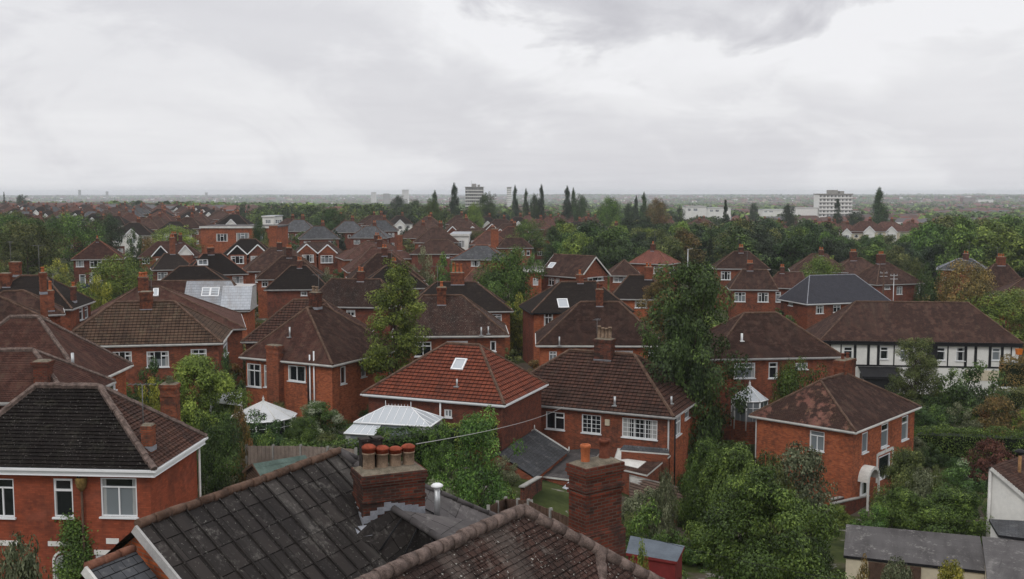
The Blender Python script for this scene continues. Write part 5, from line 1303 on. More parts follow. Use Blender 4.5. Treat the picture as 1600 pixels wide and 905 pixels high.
# ------------------------------------------------------------------ the two roofs right below the viewer
def near_felt_house():
    A = Vector((-7.343, 20.076, 9.5)); B = Vector((-4.346, 26.012, 9.5)); r = Vector((.4507, .8927, 0)); s = Vector((.8927, -.4507, 0)); t = .80
    dn = s - Vector((0, 0, t)); L = (B - A).length; K = 6.2; A = A - r * 0.0
    root = tag(empty('brick_house', (-4.0, 21.0, 1.5)), 'nearest house with dark felt-strip roof and a four-pot brick stack', 'house')
    O = -Vector(root.location); reg_ground(-4, 21, 1.5)
    mb = MB(); hd = s + r * .25 - Vector((0, 0, t))
    roof_plane(mb, [A + dn * K, B + hd * K, B, A], 0.62, 0.012)
    bk = -s - Vector((0, 0, t)); roof_plane(mb, [B + bk * 4.5 + r * 2, A + bk * 4.5, A, B], 0.62, 0.012)
    roof = mb.build('roof', M['felt'], root, O)
    h2 = r + s - Vector((0, 0, .72)); mb = MB()
    roof_plane(mb, [B + hd * K, B + h2 * 5.2, B], 0.25, 0.015); roof_plane(mb, [B + h2 * 5.2, B + bk * 4.5 + r * 2, B], 0.25, .015)
    mb.build('side_slope', M['felt_worn'], roof)
    # rolled seams running down the slope
    n = dn.cross(r).normalized(); n = n if n.z > 0 else -n; mb = MB(); dl = dn.normalized()
    for i in range(0, 26):
        u = 0.30 + i * .475
        k0 = 0.0 if u < L else (u - L) / .25
        if k0 > K - .3: break
        a = A + r * u + dn * k0; b = A + r * u + dn * K; c = (a + b) / 2 + n * .03; mb.box(c, ((b - a).length / 2, .022, .022), ax=(dl, dl.cross(n), n))
    mb.build('seam_rolls', M['felt'], roof)
    # torn strips and battens on the worn side slope
    rng = random.Random(3); mb = MB()
    for i in range(16):
        a = B + hd * rng.uniform(1.3, 4.0) + (h2 - hd) * rng.uniform(.1, .8) * 1.2 + Vector((0, 0, .05)); d = (h2 * .8 + hd * .35).normalized()
        d = (d + Vector((rng.uniform(-.1, .1), rng.uniform(-.1, .1), rng.uniform(-.03, .03)))).normalized(); ln = rng.uniform(.4, 1.3)
        mb.box(a + d * ln / 2, (ln / 2, .02, .012), ax=(d, d.cross(Vector((0, 0, 1))).normalized(), Vector((0, 0, 1))), m=rng.choice((0, 0, 1)))
    mb.build('loose_battens', [M['black_paint'], M['lead']], roof)
    mb = MB(); rg = random.Random(5); up = Vector((0, 0, .03))
    ridge_run(mb, A + up, B + up, .10, .42, rg, n=8); mb.build('ridge_tiles', M['ridge'], roof, None)
    mb = MB(); ridge_run(mb, B + up, B + hd * K + up, .10, .5, rg, n=8); ridge_run(mb, B + up, B + h2 * 5.2 + up, .07, .5, rg, n=8); mb.build('hip_tiles', M['felt_worn'], roof)
    # white verge board and the brick gable below it
    mb = MB(); o = -r * .06
    ax = (dl, -r, n)
    mb.box(A + dn * (K / 2) + o - n * .05, (K * dn.length / 2, .03, .09), ax=ax); mb.build('bargeboard', M['gutter_grey'], root, O)
    mb = MB(); Ai = A + r * .22
    mb.poly([(Ai + bk * 4.3).to_tuple(), (Ai + dn * K).to_tuple(), Ai - Vector((0, 0, .08))], [(0, 0), (9, 0), (4.5, 3.5)])
    b0 = Ai + bk * 4.3; b1 = Ai + dn * K; mb.poly([Vector((b0.x, b0.y, 0)), Vector((b1.x, b1.y, 0)), b1, b0], [(0, 0), (9, 0), (9, 5), (0, 5)]); 
    e0 = B + r * 1.6 + dn * 5.8; mb.poly([Vector((b1.x, b1.y, 0)), Vector((e0.x, e0.y, 0)), Vector((e0.x, e0.y, b1.z)), b1], [(0, 0), (8, 0), (8, 5), (0, 5)])
    mb.build('wall', M['brick_orange'], root, O)
    mb = MB(); wb = Ai - r * .03 + dn * 3.1 - Vector((0, 0, 1.1)); mb.box(wb, (.35, .02, .35), ax=(s, r, Vector((0, 0, 1)))); mb.build('window', M['white_old'], root, O)
    # lower slated strip beyond the verge
    mb = MB(); a = A - r * 1.25 - Vector((0, 0, .42)); b = A - r * .12 - Vector((0, 0, .42)); roof_plane(mb, [a + dn * K, b + dn * K, b, a], .2, .012)
    lw = mb.build('lower_roof', M['roof_slate_old'], root, O)
    mb = MB(); ridge_run(mb, a, b, .09, .4, rg, n=8); mb.build('ridge_tiles', M['ridge_red'], lw)
    mb = MB(); mb.box(a + dn * (K / 2) - r * .03 - n * .06, (K * dn.length / 2, .03, .09), ax=ax); mb.build('bargeboard', M['white_old'], root, O)
    # the four-pot stack
    ry = ray(567, 822); kk = (A - CAMP).dot(n) / ry.dot(n); dch = (CAMP + ry * kk).y; P = at_d(567, 745, dch); a = math.radians(24); X = Vector((math.cos(a), math.sin(a), 0)); Y = Vector((-math.sin(a), math.cos(a), 0)); wx, wy = 1.42 * dch / 22.3, .86
    c = P + X * wx / 2 + Y * wy / 2; zb = at_d(567, 826, dch).z - .6
    ch = chimney_at(root, c.x + O.x, c.y + O.y, zb + O.z, P.z + O.z, wx, wy, 4, ph=.52, pot='pot_buff', bm='brick_stack', rz=a, capped=True, flash=False, pr=.145, corb=2)
    mb = MB()
    for k in (-.62, -.30):
        q = c + X * k * .8 + Y * wy * .30; z = P.z; mb.box((q.x, q.y, z + .38), (.13, .13, .36), a); mb.box((q.x, q.y, z + .72), (.155, .155, .03), a)
    po = mb.build('square_pots', M['felt'], ch, O)
    # small cross ridge running out from the foot of the stack towards the next roof
    fd = lambda u: (P + X * u - Y * .02).y
    R1 = at_d(615, 796, fd(.62)); R2 = at_d(704, 853, dch - 1.0); Q1 = at_d(668, 803, fd(1.35)); Q2 = at_d(790, 822, dch + .1); E1 = at_d(566, 822, fd(0) - .02)
    def onp(px, py): rr = ray(px, py); return CAMP + rr * ((A - CAMP).dot(n) / rr.dot(n))
    E0 = onp(556, 838); E2 = onp(672, 925); mb = MB()
    for tri in ((E1, E0, R1), (E0, E2, R1), (E2, R2, R1)): mb.poly(tri, [((p - A).dot(r), (p - A).dot(dl)) for p in tri])
    mb.build('cross_slope', M['felt'], roof); mb = MB()
    for tri in ((R1, R2, Q2), (R1, Q2, Q1)): mb.poly(tri, [((p - A).dot(r), (p - A).dot(dl)) for p in tri])
    mb.build('cross_slope', M['felt_worn'], roof); mb = MB(); ridge_run(mb, R1 + up * .5, R2 + up * .5, .085, .6, rg, n=8); mb.build('ridge_tiles', M['felt_worn'], roof)
    mb = MB()
    for tq in (.18, .45, .72):
        a_ = R1.lerp(R2, tq); b_ = E0.lerp(E2, tq + .12); mb.tube(a_ + n * .02, b_ + n * .02, .022, .022, 5)
    mb.build('seam_rolls', M['black_paint'], roof)
    mb = MB(); f0 = P - Y * .014; kp = [(0.0, E1.z), (.62, R1.z), (1.42, Q1.z)]
    for k in range(9):
        u = .08 + k * wx / 9; z = kp[0][1] + (kp[1][1] - kp[0][1]) * u / .62 if u < .62 else kp[1][1] + (kp[2][1] - kp[1][1]) * (u - .62) / .8; q = f0 + X * u; mb.box((q.x, q.y - .006, z + .09), (.085, .010, .085 + .02 * (k % 2)), a)
    for k in range(4):
        u = .08 + k * wy / 4; q = P - X * .014 + Y * u; mb.box((q.x, q.y, E1.z + .05 + u * .35), (.012, .12, .09), a)
    q = onp(560, 832); mb.box(q + n * .02, (.28, .16, .012), ax=(X, n.cross(X).normalized(), n)); mb.build('flashing', M['lead'], ch, O)
    # grey vent cowl
    q = at_d(683, 786, 24.5); m2 = MB(); m2.tube(q - Vector((0, 0, .3)), q + Vector((0, 0, .33)), .075, .075, 12); m2.build('vent_pipe', M['metal'], root, O)
    m3 = MB(); m3.lathe(q + Vector((0, 0, .33)), [(.075, 0), (.09, .05), (.14, .07), (.15, .1), (.10, .14), (0.001, .16)], 14); v = m3.build('vent_cowl', M['white'], root, O)
near_felt_house()

def near_tile_house():
    A = Vector((.203, 21.635, 9.3)); r = Vector((.549, .836, 0)); s = Vector((.836, -.549, 0)); t = .84; dn = s - Vector((0, 0, t))
    root = tag(empty('brick_house', (1.5, 18.5, 1.2)), 'house at the bottom edge with lichened plain tiles, thick ridge and tall two-pot stack', 'house'); O = -Vector(root.location); reg_ground(1.5, 18.5, 1.2)
    Bq = A - r * 9; mb = MB(); rng = random.Random(11)
    roof_plane(mb, [Bq + dn * 5 - Vector((0, 0, .05)), A + (r + s - Vector((0, 0, t))) * 5 - Vector((0, 0, .05)), A - Vector((0, 0, .05)), Bq - Vector((0, 0, .05))], 0)
    tiled_plane(mb, [Bq + dn * 5, A + (r + s - Vector((0, 0, t))) * 5, A, Bq], .175, .125, .022, rng, jit=.007)
    h3 = r - s - Vector((0, 0, t)); roof_plane(mb, [A + (r + s - Vector((0, 0, t))) * 5, A + h3 * 5, A], .2, .02); roof_plane(mb, [A + h3 * 5, Bq + (-s - Vector((0, 0, t))) * 5, Bq, A], .2, .02)
    roof = mb.build('roof', M['roof_lichen'], root, O)
    up = Vector((0, 0, .05)); mb = MB(); ridge_run(mb, Bq + up, A + up, .135, .36, rng, n=10); ridge_run(mb, A + up, A + (r + s - Vector((0, 0, t))) * 5 + up, .135, .36, rng, n=10)
    q = A + (r + s - Vector((0, 0, t))) * 1.22 + up; ridge_run(mb, q + Vector((0, 0, .03)), q + Vector((-.10, -1.9, -1.25)), .13, .36, rng, n=10)
    mb.build('ridge_tiles', M['ridge_near'], roof, None)
    # raised outer verge alongside the hip
    mb = MB(); mb.box(A + (r + s - Vector((0, 0, t))) * 1.2 + Vector((.02, .32, .02)), (1.3, .03, .05), ax=((r + s - Vector((0, 0, t))).normalized(), Vector((0, 1, 0)), Vector((0, 0, 1)))); mb.build('verge', M['concrete'], roof)
    mb = MB(); c0 = Bq + dn * 4.7; c1 = A + (r + s - Vector((0, 0, t))) * 4.7; c2 = A + h3 * 4.7; c3 = Bq + (-s - Vector((0, 0, t))) * 4.7
    for a, b in ((c0, c1), (c1, c2), (c2, c3), (c3, c0)): mb.poly([Vector((a.x, a.y, 0)), Vector((b.x, b.y, 0)), b, a], [(0, 0), (8, 0), (8, 5), (0, 5)])
    mb.build('wall', M['brick_red'], root, O)
    # the tall stack behind the hip
    P = at_d(916, 733, 22.6); a = math.radians(36); X = Vector((math.cos(a), math.sin(a), 0)); Y = Vector((-math.sin(a), math.cos(a), 0)); wx, wy = 1.05, .60
    c = P + X * wx / 2 + Y * wy / 2; zb = at_d(935, 885, 22.6).z - 1
    ch = chimney_at(root, c.x + O.x, c.y + O.y, zb + O.z, P.z + O.z, wx, wy, 0, bm='brick_stack', rz=a, flash=False, corb=2)
    mb = MB(); zp = at_d(935, 838, 22.6).z; mb.box((c.x, c.y, (zb + zp) / 2), (wx / 2 + .07, wy / 2 + .07, (zp - zb) / 2), a); mb.box((c.x, c.y, zp + .03), (wx / 2 + .035, wy / 2 + .035, .035), a); mb.build('stack_plinth', M['brick_stack'], ch, O); mb = MB()
    zq = at_d(935, 768, 22.6).z; mb.box((c.x, c.y, zq), (wx / 2 + .05, wy / 2 + .05, .038), a); mb.build('stack_band', M['brick_stack'], ch, O)
    for k, hh, rr, mt in ((-.30, .42, .105, 'pot_orange'), (.26, .46, .115, 'pot_dark')):
        q = c + X * k; p = MB(); pr = [(rr * .95, 0), (rr * .95, hh * .55), (rr * 1.02, hh * .6), (rr * 1.0, hh * .8), (rr * 1.15, hh * .84), (rr * 1.15, hh * .97), (rr, hh), (rr * .75, hh), (rr * .72, hh * .3)] if mt == 'pot_orange' else [(rr * 1.1, 0), (rr * .98, hh * .5), (rr * .92, hh * .85), (rr * 1.12, hh * .88), (rr * 1.12, hh), (rr * .8, hh), (rr * .72, hh * .3)]
        p.lathe((q.x, q.y, P.z + .04), pr, 18); p.poly([(q.x + rr * .73 * math.cos(i * .6), q.y + rr * .73 * math.sin(i * .6), P.z + .04 + hh * .35) for i in range(10)], None, 1); p.build('chimney_pot', [M[mt], M['dark_in']], ch, O)
near_tile_house()

# ------------------------------------------------------------------ garden buildings
def slab_building(name, label, cat, px, zt, zb, roofm, wallm, thick=.12, over=.12, fascia='white_old', gauge=0.0, group=None, tilt=None):
    """flat or tilted roof by the pixels of its corners at height zt (or per-corner heights in tilt), walls down to zb"""
    zs = tilt or [zt] * len(px); P = [at_z(x, y, z) for (x, y), z in zip(px, zs)]
    c = sum(P, Vector((0, 0, 0))) / len(P); root = tag(empty(name, (c.x, c.y, zb)), label, cat, group); O = -Vector(root.location)
    Q = [c + (p - c) * (1 - over / max((p - c).length, .5)) for p in P]; mb = MB()
    roof_plane(mb, P, gauge, .01); ro = mb.build('roof', M[roofm], root, O)
    mb = MB(); n = len(P)
    for i in range(n):
        a, b = P[i], P[(i + 1) % n]; mb.poly([a - Vector((0, 0, thick)), b - Vector((0, 0, thick)), b - Vector((0, 0, .004)), a - Vector((0, 0, .004))])
    mb.poly([p - Vector((0, 0, thick)) for p in reversed(P)]); mb.build('fascia', M[fascia], root, O)
    mb = MB()
    for i in range(n):
        a, b = Q[i], Q[(i + 1) % n]; L = (b - a).length; mb.poly([Vector((a.x, a.y, zb - 1)), Vector((b.x, b.y, zb - 1)), b - Vector((0, 0, thick)), a - Vector((0, 0, thick))], [(0, 0), (L, 0), (L, 3), (0, 3)])
    mb.build('wall', M[wallm], root, O)
    return root, P
slab_building('extension', 'flat grey-roofed brick extension between the slate gable and the two-pot stack', 'extension', [(842, 743), (900, 750), (945, 698), (890, 703)], -1.6, -4.4, 'felt_worn', 'brick_red')
slab_building('extension', 'brown hipped lean-to extension under the wide barred window', 'extension', [(955, 729), (1011, 742), (1048, 711), (965, 700)], 0, -4.4, 'roof_brown', 'brick_red', tilt=[-1.9, -1.9, -1.4, -1.2], gauge=.15, fascia='white_old')
slab_building('bay_roof', 'grey slated strip of roof right under the wide barred window', 'roof', [(968, 703), (1046, 709), (1044, 701), (975, 695)], 0, -3.2, 'roof_slate_old', 'brick_red', tilt=[-1.0, -1.0, -.7, -.7], thick=.1)
slab_building('outbuilding', 'long low building under a ribbed brown sheet roof behind the two-pot stack', 'outbuilding', [(983, 782), (1058, 806), (1082, 766), (983, 741)], 0, -4.6, 'corrugated', 'brick_red', tilt=[-2.6, -2.6, -1.7, -1.7], gauge=.24, fascia='concrete')
slab_building('outhouse', 'small dark felt-roofed outhouse against the brick extension wall', 'outhouse', [(838, 784), (893, 793), (905, 776), (856, 765)], -2.3, -4.4, 'felt', 'brick_red')
slab_building('lean_to', 'small white sheeted lean-to beside the tall stack in the yard', 'lean-to', [(872, 769), (897, 774), (905, 757), (888, 753)], 0, -4.4, 'roof_sheet', 'brick_red', tilt=[-2.0, -2.0, -1.7, -1.7])
slab_building('hut', 'red-walled hut with a blue-grey felt roof at the bottom centre', 'hut', [(978, 864), (1058, 878), (1070, 853), (985, 837)], 1.0, -1.5, 'blue_grey', 'maroon', fascia='maroon')
gr_, gP = slab_building('garage', 'long garage with streaked grey felt roof and cream wall at the bottom right', 'garage', [(1318, 868), (1543, 893), (1531, 838), (1322, 819)], 0, -2.6, 'felt_long', 'render_cream', tilt=[-.15, -.15, .35, .35], fascia='black_paint')
slab_building('garage', 'dark patched felt-roofed garage cut by the bottom right corner', 'garage', [(1546, 935), (1660, 955), (1650, 850), (1534, 838)], .36, -2.6, 'felt_long', 'render_cream', fascia='black_paint')
slab_building('greenhouse', 'low mossy glass roof full of leaf litter beside the white wall at right', 'greenhouse', [(1560, 836), (1640, 846), (1625, 815), (1545, 811)], .5, -2.2, 'roof_slate_old', 'render_white', fascia='black_paint')
mb = MB(); a = gP[0] + (gP[1] - gP[0]) * .18; b = gP[0] + (gP[1] - gP[0]) * .55; dd = (b - a).normalized(); nn = Vector((dd.y, -dd.x, 0)); nn = nn if nn.y < 0 else -nn
c = (a + b) / 2 + nn * .02; mb.box((c.x, c.y, -1.4), ((b - a).length / 2, .03, 1.1), ax=(dd, nn, Vector((0, 0, 1)))); mb.build('door', M['timber'], gr_, -Vector(gr_.location))

def slate_gable():
    zl = -1.3; P2 = at_z(889, 706, zl); P2b = at_z(838, 748, zl); e = (P2b - P2); e.z = 0; L = e.length; e.normalize(); n = Vector((e.y, -e.x, 0))
    r = ray(835, 672); k = (P2 - CAMP).dot(e) / r.dot(e); P1 = CAMP + r * k; w = (P1 - P2); w.z = 0
    root = tag(empty('outbuilding', (P1.x, P1.y, -4.4)), 'gabled outbuilding with dark slates and white verge board beside the middle house', 'outbuilding'); O = -Vector(root.location)
    P1b = P1 + e * L; P3 = P2 + w * 2; P3b = P3 + e * L; mb = MB()
    roof_plane(mb, [P2b, P2, P1, P1b], .22, .012); roof_plane(mb, [P3, P3b, P1b, P1], .22, .012); mb.build('roof', M['roof_slate_old'], root, O)
    mb = MB(); wn = w.normalized()
    for a, b in ((P2, P1), (P3, P1)):
        d = (b - a); ln = d.length; d.normalize(); mb.box((a + b) / 2 - e * .05, (ln / 2, .03, .08), ax=(d, e, d.cross(e)))
    mb.tube(P1, P1 + Vector((0, 0, .35)), .05, .03, 8); mb.tube(P2, P2 + Vector((0, 0, .35)), .05, .03, 8); mb.build('bargeboard', M['white_old'], root, O)
    mb = MB(); f = lambda p, z: Vector((p.x, p.y, z)); i = .15
    q2, q3, q2b, q3b = P2 + wn * i, P3 - wn * i, P2b + wn * i, P3b - wn * i
    for a, b in ((q2, q3), (q3b, q2b), (q2b, q2), (q3, q3b)): mb.poly([f(a, -5.5), f(b, -5.5), f(b, zl), f(a, zl)], [(0, 0), (4, 0), (4, 3), (0, 3)])
    for a, b, c in ((q2, q3, P1), (q2b, q3b, P1b)): mb.poly([f(a, zl), f(b, zl), c - Vector((0, 0, .08))], [(0, 0), (4, 0), (2, 2)])
    mb.build('wall', M['brick_red'], root, O)
slate_gable()

def white_house():
    K1 = at_d(1548, 729, 52); K2 = at_z(1650, 694, K1.z); e = (K2 - K1).normalized(); n = Vector((e.y, -e.x, 0)); root = tag(empty('white_house', (K1.x + 3, K1.y, -2.4)), 'white-walled house with brown tiles and rusty flue at the right edge', 'house'); O = -Vector(root.location)
    reg_ground(K1.x + 3, K1.y, -2.4)
    D = 4.6; t = .62; mb = MB(); dn = n - Vector((0, 0, t)); roof_plane(mb, [K1 + dn * D, K2 + dn * D, K2, K1], .16, .02); bk = -n - Vector((0, 0, t)); roof_plane(mb, [K2 + bk * .5, K1 + bk * .5, K1, K2], .16, .02)
    ro = mb.build('roof', M['roof_brown'], root, O); i = e * .22; mb = MB(); a = K1 + i - n * .2; f = lambda p, z: Vector((p.x, p.y, z)); b = K1 + i + n * D * .95
    zl = K1.z - t * D * .95 - .1
    mb.poly([f(a, -3), f(b, -3), f(b, zl), f(a, K1.z - .14)], [(0, 0), (4, 0), (4, 2), (0, 5)]); c = K2 - n * .2; mb.poly([f(c, -3), f(a, -3), f(a, K1.z - .14), f(c, K1.z - .14)], [(0, 0), (4, 0), (4, 4), (0, 4)])
    d = K2 + n * D * .95; mb.poly([f(b, -3), f(d, -3), f(d, zl), f(b, zl)], [(0, 0), (4, 0), (4, 2), (0, 2)]); mb.build('wall', M['render_white'], root, O)
    mb = MB(); L = (dn * D).length; dl = dn.normalized(); mb.box(K1 + dn * D / 2 - Vector((0, 0, .1)) + e * .02, (L / 2, .03, .09), ax=(dl, e, dl.cross(e))); mb.build('bargeboard', M['white_old'], root, O)
    pipe(root, [Vector(f(K1 + i - n * .05, K1.z - .2)) + O - e * .08, Vector(f(K1 + i - n * .05, -3)) + O - e * .08], .07, 'white_old')
    q = at_d(1592, 752, 52.5); p = pipe(root, [q + O, q + O + Vector((0, 0, 1.35))], .085, 'metal', 'flue'); p.data.materials[0] = plain('rusty_flue', (.34, .19, .09), .8, var=.5, scale=6)
    m2 = MB(); m2.lathe(q + Vector((0, 0, 1.35)), [(.09, 0), (.12, .1), (.26, .16), (.27, .2), (.12, .3), (.001, .33)], 14); m2.build('flue_cowl', M['black_paint'], p, O)
white_house()

def conservatory_round(px, yapex, yeave, wpx, d, label, n=10, m='polycarb', wall=2.2, rib='white_old'):
    c = at_d(px, yeave, d); R = wpx * d / F / 2; h = (yeave - yapex) * d / F * .9; z = c.z + R * .14; root = tag(empty('conservatory', (c.x, c.y, z - wall)), label, 'conservatory'); mb = MB(); rb = MB()
    V = [Vector((R * math.cos(2 * math.pi * (k + .5) / n), R * math.sin(2 * math.pi * (k + .5) / n), wall)) for k in range(n)]; T = Vector((0, 0, wall + h))
    gl = MB(); fr = MB()
    for k in range(n):
        a, b = V[k], V[(k + 1) % n]; mb.poly([a, b, T]); rb.tube(a, T, .035, .03, 6); fr.tube(a, b, .05, .05, 6)
        a2, b2 = a * .96, b * .96; a2.z = b2.z = wall - .05
        gl.poly([(a2.x, a2.y, .7), (b2.x, b2.y, .7), b2, a2], [(0, 0), (1, 0), (1, 1), (0, 1)]); gl.poly([(a2.x, a2.y, -1), (b2.x, b2.y, -1), (b2.x, b2.y, .7), (a2.x, a2.y, .7)], [(0, 0), (1, 0), (1, 1), (0, 1)], 1)
        fr.tube((a2.x, a2.y, 0), a2, .05, .05, 6); mdp = (a2 + b2) / 2; fr.tube((mdp.x, mdp.y, .7), mdp, .025, .025, 5)
        fr.tube((a2.x, a2.y, 1.7), (b2.x, b2.y, 1.7), .025, .025, 5)
    mb.build('roof', M[m], root); r0 = rb.build('glazing_bars', M[rib], root); fr.build('frame', M['white'], root); gl.build('glass_wall', [M['pane'], M['brick_red']], root)
    f = MB(); f.lathe(T, [(.10, 0), (.06, .08), (.09, .16), (.02, .3), (.001, .42)], 8); f.build('finial', M[rib], root)
conservatory_round(412, 630, 657, 104, 72, 'round conservatory with a pale polycarbonate cone roof left of the bushes', 10, 'polycarb')
conservatory_round(1171, 603, 627, 58, 78, 'small octagonal glass conservatory with thin white bars beside the dark tree', 8, 'roof_glass', rib='white')
def conservatory_long():
    d = 63.5; c = at_d(618, 655, d); Wd, D, wall = 6.2, 3.4, 2.1; root = tag(empty('conservatory', (c.x + .1, c.y + 1.2, c.z - wall), math.radians(-14)), 'rectangular white-barred conservatory in front of the red bungalow', 'conservatory')
    mb = MB(); bars = MB(); h = .95; i = 1.9; E = [Vector((-Wd / 2, -D / 2, wall)), Vector((Wd / 2, -D / 2, wall)), Vector((Wd / 2, D / 2, wall)), Vector((-Wd / 2, D / 2, wall))]; A = Vector((-Wd / 2 + i, .2, wall + h)); B = Vector((Wd / 2 - i - .3, .2, wall + h))
    for p in ([E[0], E[1], B, A], [E[2], E[3], A, B], [E[1], E[2], B], [E[3], E[0], A]): mb.poly(p)
    for k in range(11):
        x = -Wd / 2 + Wd * k / 10; t = min(1.0, (x + Wd / 2) / (A.x + Wd / 2), (Wd / 2 - x) / (Wd / 2 - B.x)); z = wall + h * t
        bars.tube((x, -D / 2, wall), (x, -D / 2 + (A.y + D / 2) * t, z), .033, .03, 6); bars.tube((x, D / 2, wall), (x, D / 2 - (D / 2 - A.y) * t, z), .033, .03, 6)
    for e, P_, sg in ((E[0], A, -1), (E[1], B, 1)):
        for k in range(5):
            y = -D / 2 + D * k / 4; t = min(1.0, (y + D / 2) / (A.y + D / 2), (D / 2 - y) / (D / 2 - A.y)); bars.tube((e.x, y, wall), (e.x + (P_.x - e.x) * t, y, wall + h * t), .03, .03, 6)
    for e, P_ in ((E[0], A), (E[3], A), (E[1], B), (E[2], B)): bars.tube(e, P_, .045, .045, 6)
    bars.tube(A, B, .06, .06, 8)
    for k in range(9): q = A.lerp(B, k / 8); bars.tube(q, q + Vector((0, 0, .2)), .03, .01, 5)
    for q in (A, B): bars.tube(q, q + Vector((0, 0, .42)), .05, .015, 6)
    for k in range(4): bars.tube(E[k], E[(k + 1) % 4], .07, .07, 6)
    # lower lean-to tier at the left front
    L0, L1 = Vector((-Wd / 2 - .3, -D / 2 - 1.3, wall - .55)), Vector((-.9, -D / 2 - 1.3, wall - .55)); U0, U1 = E[0] + Vector((0, 0, -.1)), Vector((-.9, -D / 2, wall - .1)); mb.poly([L0, L1, U1, U0])
    for k in range(5): bars.tube(L0.lerp(L1, k / 4), U0.lerp(U1, k / 4), .03, .03, 6)
    bars.tube(L0, L1, .06, .06, 6)
    mb.build('roof', M['roof_glass'], root); bars.build('glazing_bars', M['white'], root); g = MB()
    for a, b in ((E[0], E[1]), (E[1], E[2]), (E[2], E[3]), (E[3], E[0])): g.poly([(a.x * .97, a.y * .97, -1), (b.x * .97, b.y * .97, -1), (b.x * .97, b.y * .97, wall), (a.x * .97, a.y * .97, wall)], [(0, 0), (1, 0), (1, 1), (0, 1)])
    g.poly([(L0.x + .1, L0.y + .1, -1), (L1.x, L1.y + .1, -1), (L1.x, L1.y + .1, L1.z), (L0.x + .1, L0.y + .1, L0.z)], [(0, 0), (1, 0), (1, 1), (0, 1)]); g.build('glass_wall', M['pane'], root)
conservatory_long()
for o in bpy.data.objects:
    if o.get('label', '').startswith('rectangular white-barred'): o.scale = (.8, .8, .85)
def canopy():
    P = [at_d(329, 627, 74), at_d(377, 632, 73), at_d(377, 612, 76), at_d(332, 616, 77)]; c = sum(P, Vector()) / 4; zb = c.z - 2.4; root = tag(empty('lean_to', (c.x, c.y, zb)), 'white-posted lean-to with pale sloping sheet roof behind the cone-roofed conservatory', 'lean-to'); O = -Vector(root.location)
    mb = MB(); mb.poly(P); mb.poly([p - Vector((0, 0, .06)) for p in reversed(P)]); mb.build('roof', M['polycarb'], root, O)
    for i, p in enumerate(P): 
        m = MB(); m.box((p.x, p.y, (p.z + zb) / 2 - .3), (.07, .07, (p.z - zb) / 2 + .25)); m.build('post', M['white'], root, O)
    m = MB()
    for i in range(4): m.tube(P[i] - Vector((0, 0, .05)), P[(i + 1) % 4] - Vector((0, 0, .05)), .06, .06, 6)
    m.build('beam', M['white'], root, O)
canopy()

def gable_shed(name, label, px, py, d, yaw, Wd, D, hw, hr, roofm, wallm, cat='shed'):
    """px,py = top of the near gable"""
    p = at_d(px, py, d); a = math.radians(yaw); root = tag(empty(name, (p.x, p.y, p.z - hr), a), label, cat); mb = MB(); o = .18
    A0, A1 = Vector((0, -.1, hr)), Vector((0, D + .1, hr))
    for sg in (-1, 1):
        e0, e1 = Vector((sg * (Wd / 2 + o), -.1, hw - .08)), Vector((sg * (Wd / 2 + o), D + .1, hw - .08)); roof_plane(mb, [e0, e1, A1, A0], .5, .01)
    mb.build('roof', M[roofm], root); mb = MB(); w = Wd / 2
    for y in (0, D): mb.poly([(-w, y, -1), (w, y, -1), (w, y, hw), (0, y, hr - .06), (-w, y, hw)], [(0, 0), (Wd, 0), (Wd, hw), (w, hr), (0, hw)])
    for x in (-w, w): mb.poly([(x, 0, -1), (x, D, -1), (x, D, hw), (x, 0, hw)], [(0, 0), (D, 0), (D, hw), (0, hw)])
    mb.build('wall', M[wallm], root); mb = MB()
    for sg in (-1, 1):
        e0, e1 = Vector((sg * (w + o), -.13, hw - .08)), Vector((0, -.13, hr)); dd = (e1 - e0); L = dd.length; dd.normalize(); mb.box((e0 + e1) / 2 - Vector((0, 0, .05)), (L / 2, .02, .06), ax=(dd, Vector((0, 1, 0)), dd.cross(Vector((0, 1, 0)))))
    mb.build('bargeboard', M['timber'], root)
    return root
gable_shed('shed', 'slatted brown shed with a faded green felt roof beside the pale fence', 398, 724, 50, -52, 2.0, 2.6, 1.75, 2.3, 'felt_green', 'slats')

# long felt roofed garage block seen as a grey strip, hedged along the front
slab_building('garage', 'long narrow grey felt garage roof showing above the clipped hedge', 'garage', [(436, 693), (668, 666), (672, 659), (452, 683)], 0, -3.0, 'felt_worn', 'render_cream', tilt=[-.5, -.6, -.3, -.2])
def fence(pts, h, m, label, step=1.8, post=True):
    root = tag(empty('fence', pts[0]), label, 'fence'); O = -Vector(root.location); mb = MB(); ps = []
    for a, b in zip(pts[:-1], pts[1:]):
        a, b = Vector(a), Vector(b); L = (b - a).length; k = max(1, round(L / step))
        for i in range(k):
            p, q = a.lerp(b, i / k), a.lerp(b, (i + 1) / k); d = (q - p); l = d.length; d.normalize(); s_ = Vector((d.y, -d.x, 0)).normalized()
            n = int(l / .14)
            for j in range(n): c = p + d * ((j + .5) * l / n) + Vector((0, 0, h / 2 + .01 * math.sin(j * 2.1))) + s_ * (.008 if j % 2 else -.008); mb.box(c, (l / n / 2 - .004, .012, h / 2), ax=(d, s_, Vector((0, 0, 1))))
            ps.append((p, d, s_))
        ps.append((b, d, s_))
    mb.build('fence_panel', M[m], root, O)
    if post:
        for p, d, s_ in ps: q = MB(); q.box(p + Vector((0, 0, h / 2 + .03)), (.05, .06, h / 2 + .05), ax=(d, s_, Vector((0, 0, 1)))); q.build('post', M['concrete'], root, O)
    return root
def base_pt(px, py, d, h): p = at_d(px, py, d); return (p.x, p.y, p.z - h)
fence([base_pt(385, 697, 57, 2.0), base_pt(470, 697, 55, 2.0), base_pt(556, 702, 53, 2.0)], 2.0, 'timber_pale', 'pale weathered board fence with concrete posts behind the felt roof ridge', 2.0)
